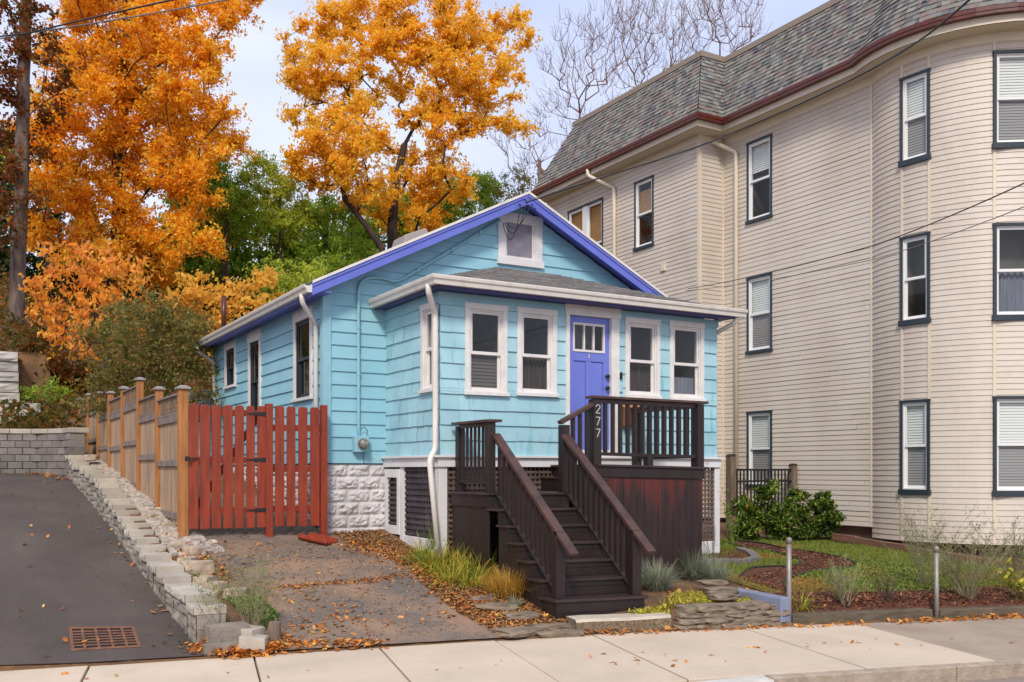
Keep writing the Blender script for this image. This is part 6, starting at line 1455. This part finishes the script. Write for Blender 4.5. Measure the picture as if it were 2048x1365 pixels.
tree('bramble', 'tangle of dead brown brambles between the shrub and the bungalow', 'bramble', gbase(390, 19), [tr_(395, 820, 19)], blobs_at([(380, 800, 22), (410, 790, 18), (400, 770, 18), (420, 760, 16)], 19, .3, 14), M['leaf_red'], M['twig_dark'], 160, 8, .06, .2, .03, .005, .2, None, 111)
# bare trees behind the cream house
BT = [((1290, 52), [(1220, 330), (1190, 240)], [(1110, 120, 40), (1150, 80, 50), (1200, 50, 50), (1140, 180, 45), (1190, 140, 50), (1240, 100, 50), (1250, 30, 40), (1100, 210, 35), (1150, 240, 40), (1080, 250, 30), (1230, 190, 40)], 'large bare tree left of the cream roof'),
      ((1300, 54), [(1290, 260), (1300, 180)], [(1290, 50, 55), (1330, 90, 50), (1260, 130, 50), (1350, 30, 50), (1310, 150, 45), (1380, 100, 40), (1270, 10, 50), (1340, 160, 35)], 'bare tree in the middle behind the mansard'),
      ((1450, 52), [(1440, 200), (1440, 130)], [(1430, 30, 50), (1480, 40, 50), (1410, 70, 45), (1470, 80, 40), (1510, 60, 25), (1440, 0, 50), (1390, 20, 40), (1500, 20, 30)], 'bare tree with rusty buds furthest right behind the mansard'),
      ((1100, 46), [(1100, 360), (1075, 330)], [(1020, 290, 30), (1060, 310, 30), (1080, 280, 28), (1000, 270, 24), (1040, 330, 25), (1110, 300, 25), (1050, 345, 25)], 'low bare tree reaching left above the bungalow roof')]
for i, ((px, t), tk, B, lab) in enumerate(BT):
    tree('bare_tree', lab, 'tree', gbase(px, t), [tr_(a, b, t) for a, b in tk], blobs_at(B, t, 1.5, 30 + i), None, M['twig'], 27, 0, .1, .2, .15, .0060, .8, 'bare trees behind the cream house', 120 + i, up=1.3, wig=.035, ex=2.9, leafn=False, topf=.5, curl=.22, twigs=2)
def utility():
    x, z1 = onY(1079, 320, 30); z0 = 2; m = MB(); m.tube([(x, 30, z0), (x, 30, z1)], [.09, .07], 10); tag(m.build('wood_pole', M['wood_post'], None), 'weathered wooden pole rising beside the mansard eave', 'pole')
utility()
# ------------------------------------------------------------------ bushes and clumps in the garden
def stem_bush(name, label, cat, c, B, t, lm, bm_, dens, per, ls, sg, seed, asp=.5, droop=0., r0=.004, rt=.03):
    return tree(name, label, cat, c, [tuple(Vector(c) + Vector((0, 0, .35)))], blobs_at(B, t, .25, seed), M[lm], M[bm_], dens, per, ls, sg, rt, r0, .15, None, seed, asp=asp, droop=droop, wig=.2)
x, y = gz(1575, 1085); tb = y / ray(1575, 1000)[1]
stem_bush('green_shrub', 'broad glossy green shrub in front of the iron fence', 'shrub', (x, y, h(x, y)), [(1530, 985, 22), (1490, 1020, 26), (1500, 1060, 24), (1545, 1030, 32), (1595, 1005, 28), (1640, 1010, 24), (1590, 1050, 34), (1640, 1050, 28), (1670, 1035, 18), (1660, 1070, 18), (1550, 1075, 24), (1480, 1075, 18), (1600, 1080, 22), (1540, 975, 14), (1650, 995, 10)], tb, 'leaf_holly', 'twig_dark', 400, 52, .08, .075, 201, asp=.42)
def clump(name, label, cat, cs, n, L, w, m, seed, lean=.6, curve=.8, rad=.08, group=None, kind=None, hvar=.3, zoff=0, segs=3):
    """tufts of curved blades; cs = list of (x, y) centres"""
    g_ = np.random.default_rng(seed); V = []; n_tot = n * len(cs); cs_ = np.array([(x, y, h(x, y) + zoff) for x, y in cs]); ci = np.repeat(np.arange(len(cs)), n)
    az = g_.uniform(0, 2 * np.pi, n_tot); ln = L * (1 + hvar * g_.uniform(-1, 1, n_tot)); le = lean * g_.uniform(.1, 1, n_tot) ** .8
    d = np.stack([np.cos(az), np.sin(az)], 1); base = cs_[ci].copy(); rr = rad * np.sqrt(g_.uniform(0, 1, n_tot)); base[:, :2] += d * rr[:, None] + g_.normal(size=(n_tot, 2)) * rad * .3
    sd = np.stack([-np.sin(az), np.cos(az), np.zeros(n_tot)], 1) * 1.0
    tw = g_.uniform(-1, 1, n_tot)[:, None]; sd = sd * np.cos(tw) + np.concatenate([d, np.zeros((n_tot, 1))], 1) * np.sin(tw)
    rows = []
    for k in range(segs + 1):
        t = k / segs; an = le * (.35 + curve * 1.3 * t)
        if k == 0: p = base
        else: p = p + np.stack([d[:, 0] * np.sin(an), d[:, 1] * np.sin(an), np.cos(an)], 1) * (ln / segs)[:, None]
        ww = w * (1 - t * .85); rows.append((p - sd * ww / 2, p + sd * ww / 2))
    V = np.stack([q for r_ in rows for q in r_], 1).reshape(-1, 3); k2 = 2 * (segs + 1); o = np.arange(n_tot)[:, None] * k2
    Fq = np.concatenate([o + np.array([[2 * k, 2 * k + 1, 2 * k + 3, 2 * k + 2]]) for k in range(segs)], 1).reshape(-1, 4)
    ob = npmesh(name, V, Fq, M[m]); tag(ob, label, cat, group, kind); return ob
# blue fescue
g1 = 'blue-grey ornamental grass clumps beside the stairs'
clump('fescue_clump', 'largest round clump of blue-grey grass right of the stairs', 'grass clump', [gz(1385, 1158)], 1500, .42, .008, 'fescue', 1, 1.25, .9, .10, g1)
clump('fescue_clump', 'flat blue-grey grass clump spilling onto the flat stones', 'grass clump', [gz(1430, 1166)], 700, .32, .008, 'fescue', 2, 1.35, .9, .08, g1)
clump('fescue_clump', 'blue-grey grass clump half hidden behind the stair post', 'grass clump', [gz(1312, 1180)], 1100, .36, .008, 'fescue', 3, 1.25, .9, .09, g1)
clump('fescue_tuft', 'tiny pale grass tuft among the flagstones', 'grass clump', [gz(1030, 1215)], 140, .13, .006, 'fescue', 4, 1.2, .6, .03)
clump('straw_grass_clump', 'upright orange-straw grass clump left of the stairs', 'grass clump', [gz(1018, 1192)], 1300, .34, .009, 'straw', 5, 1.15, .95, .14)
cs = [gz(px, py) for px, py in ((850, 1112), (880, 1125), (905, 1130), (930, 1140), (875, 1145), (915, 1155), (950, 1158), (965, 1145), (900, 1165), (940, 1172), (860, 1132))]
clump('daylily_patch', 'sprawling yellow-green strap-leaved plants at the porch corner', 'plant', cs, 110, .34, .014, 'lily', 6, 1.5, 1.25, .12, kind='stuff')
clump('daylily', 'upright green leaf fan in front of the downspout', 'plant', [gz(876, 1112)], 30, .5, .02, 'weed', 7, .7, .9, .05)
clump('daylily', 'upright green leaf fan against the dark stair boards', 'plant', [gz(985, 1128)], 24, .42, .02, 'weed', 8, .6, .6, .05)
clump('grass_tuft', 'floppy green grass tuft spilling over the long timber', 'grass clump', [gz(1600, 1222)], 60, .3, .012, 'lily', 9, 1.35, 1.1, .05)
# lawn blades and ground cover
rg = np.random.default_rng(5)
def in_lawn(x, y):
    s_, n_ = sn(x, y); return n_ > 10.75 and x > tab([(8.9, 9.2), (9.9, 9.35), (10.8, 9.6), (11.7, 10.1), (12.5, 10.5), (13.6, 11.3)], y) and x < 14.6
PL = [(p.x, p.y) for p in Ls] + [(p.x, p.y) for p in Rs][::-1]
def inside(x, y, P):
    c_ = False; j = len(P) - 1
    for i in range(len(P)):
        if (P[i][1] > y) != (P[j][1] > y) and x < (P[j][0] - P[i][0]) * (y - P[i][1]) / (P[j][1] - P[i][1]) + P[i][0]: c_ = not c_
        j = i
    return c_
pts_g = []; pts_d = []
while len(pts_g) < 5200:
    x, y = rg.uniform(9.0, 14.7), rg.uniform(7.5, 13.8)
    if in_lawn(x, y) and not inside(x, y, PL):
        k = noise.noise(Vector((x * 1.1, y * 1.1, 3)))
        if k > -.25 and not (x < 10.3 and y < 10.2): pts_g.append((x, y))
        elif len(pts_d) < 2200: pts_d.append((x, y))
clump('lawn_grass', 'short patchy green grass of the lawn', 'grass', pts_g, 8, .065, .010, 'grass', 11, 1.1, .6, .06, kind='stuff', zoff=.01, segs=2)
clump('dry_lawn_grass', 'dry straw-coloured grass between the mulch path and the sidewalk', 'grass', pts_d, 8, .06, .010, 'grass_dry', 12, 1.2, .6, .06, kind='stuff', zoff=.01, segs=2)
# general scatter of flat bits on the ground
def scatter(name, label, cat, P, size, m, seed, z=.02, tilt=.35, asp=.7, jit=.4, shape='leaf'):
    g_ = np.random.default_rng(seed); P = np.array([(x, y, h(x, y) - (.016 if sn(x, y)[1] < 9.75 else 0)) for x, y in P]); n = len(P); P[:, 2] += z + np.abs(g_.normal(size=n)) * size * .12
    az = g_.uniform(0, 2 * np.pi, n); L = size * (1 + jit * g_.uniform(-1, 1, n)); a = np.stack([np.cos(az), np.sin(az), g_.normal(size=n) * tilt], 1); b = np.stack([-np.sin(az), np.cos(az), g_.normal(size=n) * tilt], 1)
    if shape == 'leaf':
        u = [(-.5, 0), (-.32, .34), (-.08, .22), (.08, .46), (.22, .18), (.5, 0), (.22, -.18), (.08, -.46), (-.08, -.22), (-.32, -.34)]
    else: u = [(-.5, -.15), (-.5, .15), (.5, .2), (.5, -.12)]
    k = len(u); c1 = g_.uniform(-.25, .5, n)
    V = np.empty((n, k, 3))
    for i, (p, q) in enumerate(u):
        V[:, i] = P + a * (L * p)[:, None] + b * (L * q * (asp if shape == 'leaf' else 1))[:, None]; V[:, i, 2] += L * c1 * (p * p + q * q) * 1.2 * (shape == 'leaf')
    o = npmesh(name, V.reshape(-1, 3), np.arange(n * k).reshape(-1, k), m, None, k); return tag(o, label, cat, kind='stuff')
def along(pix, n, spread, seed):
    g_ = random.Random(seed); P = [gz(*p) for p in pix]; out = []; seg_ = [(Vector(b) - Vector(a)).length for a, b in zip(P, P[1:])]; tot = sum(seg_)
    for _ in range(n):
        s_ = g_.uniform(0, tot)
        for (a, b), l in zip(zip(P, P[1:]), seg_):
            if s_ <= l: v = Vector(a).lerp(Vector(b), s_ / l); break
            s_ -= l
        out.append((v.x + g_.gauss(0, spread), v.y + g_.gauss(0, spread)))
    return out
def patch(pix, n, seed):
    g_ = random.Random(seed); P = [gz(*p) for p in pix]; x0, x1 = min(p[0] for p in P), max(p[0] for p in P); y0, y1 = min(p[1] for p in P), max(p[1] for p in P); out = []
    while len(out) < n:
        x, y = g_.uniform(x0, x1), g_.uniform(y0, y1)
        if inside(x, y, P): out.append((x, y))
    return out
lit = along([(375, 1296), (430, 1305), (520, 1302), (600, 1292), (760, 1290)], 420, .07, 1) + along([(400, 1300), (480, 1308), (560, 1298)], 520, .06, 2) + along([(540, 1290), (600, 1270), (700, 1240), (640, 1210)], 120, .16, 3)
lit += along([(400, 1090), (370, 1110), (400, 1130), (430, 1160)], 260, .12, 4) + along([(560, 1180), (640, 1170), (740, 1165), (840, 1160)], 60, .05, 5) + along([(700, 1090), (770, 1110), (850, 1150), (900, 1200), (960, 1230)], 330, .14, 6)
lit += patch([(820, 1140), (960, 1170), (1090, 1200), (1140, 1240), (1140, 1268), (1000, 1278), (900, 1220)], 260, 7) + along([(1140, 1270), (1240, 1268), (1340, 1264)], 80, .04, 8) + along([(1340, 1264), (1450, 1261), (1560, 1256), (1600, 1256)], 110, .035, 9)
lit += along([(1600, 1256), (1720, 1250)], 70, .04, 10) + along([(1790, 1247), (1860, 1243), (2048, 1235)], 210, .05, 101) + patch([(1580, 1215), (1900, 1200), (2100, 1195), (2100, 1225), (1880, 1232), (1590, 1238)], 300, 11) + patch([(1590, 1150), (1700, 1180), (1640, 1205), (1580, 1200)], 110, 12)
lit += patch([(420, 1080), (650, 1075), (760, 1110), (950, 1270), (560, 1285), (470, 1170)], 90, 13) + patch([(1350, 1215), (1560, 1215), (1500, 1180), (1340, 1185)], 120, 14) + along([(150, 965), (190, 1010), (240, 1090), (300, 1190), (370, 1290)], 60, .08, 15)
lit += patch([(20, 1330), (370, 1300), (250, 1120), (150, 960), (20, 960)], 40, 16) + patch([(0, 1345), (600, 1340), (1400, 1300), (2040, 1260), (2040, 1290), (1300, 1340), (600, 1360), (0, 1360)], 45, 17) + along([(20, 950), (90, 950), (130, 962)], 120, .12, 18)
lit += patch([(380, 1060), (300, 1010), (240, 960), (330, 1060)], 80, 19)
scatter('fallen_leaves', 'fallen orange and brown leaves scattered over the ground', 'leaves', lit, .06, M['litter'], 20, z=.022, jit=.55)
chips = patch([(660, 1064), (760, 1062), (800, 1085), (860, 1125), (700, 1090)], 1500, 29) + patch([(690, 1080), (770, 1085), (860, 1125), (860, 1150), (800, 1130), (720, 1098)], 2600, 30) + patch([(430, 1090), (690, 1080), (950, 1270), (560, 1285), (470, 1170)], 1500, 31) + patch([(380, 1302), (600, 1290), (560, 1270), (520, 1280), (420, 1290)], 1600, 32) + patch([(820, 1140), (960, 1170), (1090, 1200), (1140, 1240), (1140, 1268), (1000, 1278), (900, 1220)], 5000, 33) + along([(400, 1090), (370, 1110), (400, 1130), (450, 1170)], 1400, .14, 34) + along([(560, 1180), (640, 1172), (740, 1165), (860, 1140)], 700, .05, 35) + along([(680, 1085), (770, 1110), (850, 1150)], 1500, .13, 36)
scatter('leaf_litter', 'fine brown leaf litter and straw over the dirt', 'litter', chips, .035, mat('litter_bits', None, stops=[(0, s2l(176, 128, 74)), (.3, s2l(140, 96, 56)), (.6, s2l(200, 150, 90)), (.85, s2l(110, 76, 48)), (1, s2l(190, 110, 56))], rough=1), 37, z=.022, shape='chip')
chips = [p for p in patch([(1456, 1088), (1700, 1120), (1710, 1145), (1575, 1190), (1476, 1162), (1590, 1132)], 3500, 41) if inside(p[0], p[1], PL)]
a0 = edge_pt(1585, 10.0); rr_ = random.Random(42)
for _ in range(6500):
    s_ = a0 + rr_.uniform(0, 6); chips.append(xy(s_, 10.03 + abs(rr_.gauss(0, .33))))
chips += patch([(1395, 1130), (1450, 1130), (1500, 1124), (1478, 1106), (1405, 1100)], 900, 43)
scatter('mulch_chips', 'loose red-brown wood chips on the path and beds', 'mulch', chips, .04, M['mulch_chip'], 44, z=.045, shape='chip', tilt=.25)
scatter('sedum', 'yellow-green mossy ground cover behind the stacked stones', 'ground cover', patch([(1345, 1212), (1560, 1212), (1530, 1192), (1470, 1200), (1350, 1190)], 2600, 45) + along([(1275, 1236), (1310, 1230), (1330, 1226)], 500, .05, 46) + patch([(1320, 1222), (1350, 1190), (1420, 1188), (1440, 1205), (1340, 1226)], 500, 52), .035, M['moss'], 47, z=.03, tilt=.7)
scatter('ground_cover_leaves', 'green creeping weeds on the lawn', 'ground cover', [p for p in patch([(1640, 1110), (1800, 1130), (1960, 1190), (1720, 1190), (1600, 1160)], 3500, 48) if not inside(p[0], p[1], PL)] + patch([(440, 1190), (500, 1185), (560, 1235), (545, 1270), (480, 1230)], 1500, 49) + along([(860, 1110), (830, 1130)], 200, .1, 50), .04, M['weed'], 51, z=.04, tilt=.6)
clump('dry_tufts', 'short straw-coloured tufts behind the stacked stones', 'grass', patch([(1318, 1222), (1330, 1195), (1440, 1182), (1550, 1205), (1440, 1212)], 260, 53), 10, .09, .008, 'grass_dry', 13, 1.3, .9, .05, kind='stuff')
# gravel
rr_ = random.Random(61); m = MB()
for _ in range(5200):
    y = rr_.uniform(12.9, 22.5); x = rr_.uniform(2.44, 2.98) if y < 14.5 else rr_.uniform(2.44, 2.86)
    if y < 13.4 and rr_.random() < .5: x = rr_.uniform(2.44, 3.1)
    s_ = rr_.uniform(.014, .036); z = h(x, y) + s_ * .3 + .02
    vs = [(x + s_ * a * rr_.uniform(.6, 1.1), y + s_ * b * rr_.uniform(.6, 1.1), z + s_ * c * rr_.uniform(.5, .9)) for c in (-1, 1) for a, b in ((-1, -1), (1, -1), (1, 1), (-1, 1))]
    m.hexa(vs[:4], vs[4:])
tag(m.build('gravel', M['gravel'], None), 'pale crushed gravel between the block wall and the board fence', 'gravel', kind='stuff')
# thin twiggy plants
def twiggy(name, label, cat, c, n, H, spread, ms, ml, seed, r=.004, leaves=0, ls=.03, group=None, sub=7):
    rr = random.Random(seed); root = thing(name, label, cat, (c[0], c[1], h(*c)), group); V = MB(); P = []
    for _ in range(n):
        az = rr.uniform(0, 6.283); le = spread * rr.uniform(.1, 1); hh = H * rr.uniform(.6, 1.05); p = Vector((c[0] + math.cos(az) * .05, c[1] + math.sin(az) * .05, h(*c))); pts = [p]
        for k in range(6): le2 = le * (.6 + .12 * k); p = p + Vector((math.cos(az) * math.sin(le2), math.sin(az) * math.sin(le2), math.cos(le2))) * hh / 6 + Vector((rr.gauss(0, .012), rr.gauss(0, .012), 0)); pts.append(p)
        V.tube(pts, [r * (1 - k / 8) for k in range(7)], 3, False)
        for _ in range(sub):
            k = rr.randint(2, 5); q = pts[k].lerp(pts[k + 1], rr.random()); az2 = az + rr.uniform(-1.6, 1.6); l = H * rr.uniform(.08, .22); e = q + Vector((math.cos(az2) * .6, math.sin(az2) * .6, rr.uniform(.4, 1))) * l
            V.tube([q, q.lerp(e, .5) + Vector((0, 0, -.01)), e], [r * .5, r * .4, r * .3], 3, False); P += [q.lerp(e, rr.random()) for _ in range(3)]
    V.build('stems', M[ms], root)
    if leaves:
        P = np.array([tuple(p) for p in P]); P = P[np.random.default_rng(seed).integers(0, len(P), leaves)] + np.random.default_rng(seed + 1).normal(size=(leaves, 3)) * .018
        a_, b_ = leaf_quads(P, ls, .4); npmesh('leaves', a_, b_, M[ml], root)
g2 = 'dry twiggy perennials along the sidewalk bed'
twiggy('dry_perennial', 'bushy dry twiggy plant nearest the blue wall post', 'plant', gz(1690, 1212), 34, .62, 1.0, 'sage', 'weed', 1, .005, 500, .028, g2, 9)
twiggy('dry_perennial', 'small dark twiggy plant left of the second pipe post', 'plant', gz(1775, 1205), 26, .45, .9, 'twig_dark', 'weed', 2, .005, 160, .028, g2, 6)
twiggy('dry_perennial', 'largest tangled twiggy plant right of the second pipe post', 'plant', gz(1935, 1200), 60, .95, 1.0, 'sage', 'weed', 3, .0045, 1500, .028, g2, 12)
twiggy('dry_perennial', 'tall wispy plant in front of the round bay', 'plant', gz(1850, 1175), 34, 1.25, .75, 'sage', 'weed', 4, .004, 1100, .026, g2, 12)
twiggy('dry_perennial', 'wispy plant at the right edge of the garden', 'plant', gz(2030, 1175), 36, 1.1, .9, 'sage', 'weed', 5, .004, 1000, .026, g2, 12)
twiggy('weed_stalks', 'fine grey twiggy weed at the end of the block wall', 'weed', gz(505, 1270), 40, .85, .62, 'sage', 'weed', 6, .003, 900, .022, None, 9)
twiggy('weed_stalks', 'arching weed leaning over the black driveway', 'weed', gz(445, 1272), 16, .8, 1.0, 'sage', 'weed', 7, .003, 500, .024, None, 7)
twiggy('bare_rose', 'thin bare rose stems at the porch corner', 'plant', gz(1425, 1118), 8, .55, .5, 'twig_dark', 'weed', 8, .005, 0, .02, None, 3)
twiggy('bare_rose', 'leafy rose stem beside the white porch post', 'plant', gz(1470, 1095), 9, .95, .4, 'weed', 'weed', 9, .005, 160, .05, None, 4)
twiggy('garden_plant', 'young leafy plant with orange leaves at the far right', 'plant', gz(2035, 1200), 12, .5, .8, 'weed', 'lily', 10, .005, 160, .08, None, 4)

# undergrowth over the hillside
rg = np.random.default_rng(88); n = 60000
X_ = rg.uniform(-9, 16, n); Y_ = 24.6 + 26 * rg.uniform(0, 1, n) ** 1.3
Z_ = np.array([h(a, b) for a, b in zip(X_, Y_)]); hh_ = np.array([.35 + .9 * abs(noise.noise(Vector((a * .5, b * .5, 0)))) for a, b in zip(X_, Y_)])
keep = ~((Y_ < 28.3) & (X_ < 1.0)); P_ = np.stack([X_, Y_, Z_ + rg.uniform(0, 1, n) * hh_], 1)[keep]
a_, b_ = leaf_quads(P_, .15, .5); npmesh('undergrowth', a_, b_, M['leaf_under']); tag(bpy.data.objects['undergrowth'], 'tangled russet and green undergrowth covering the hillside', 'undergrowth', kind='stuff')
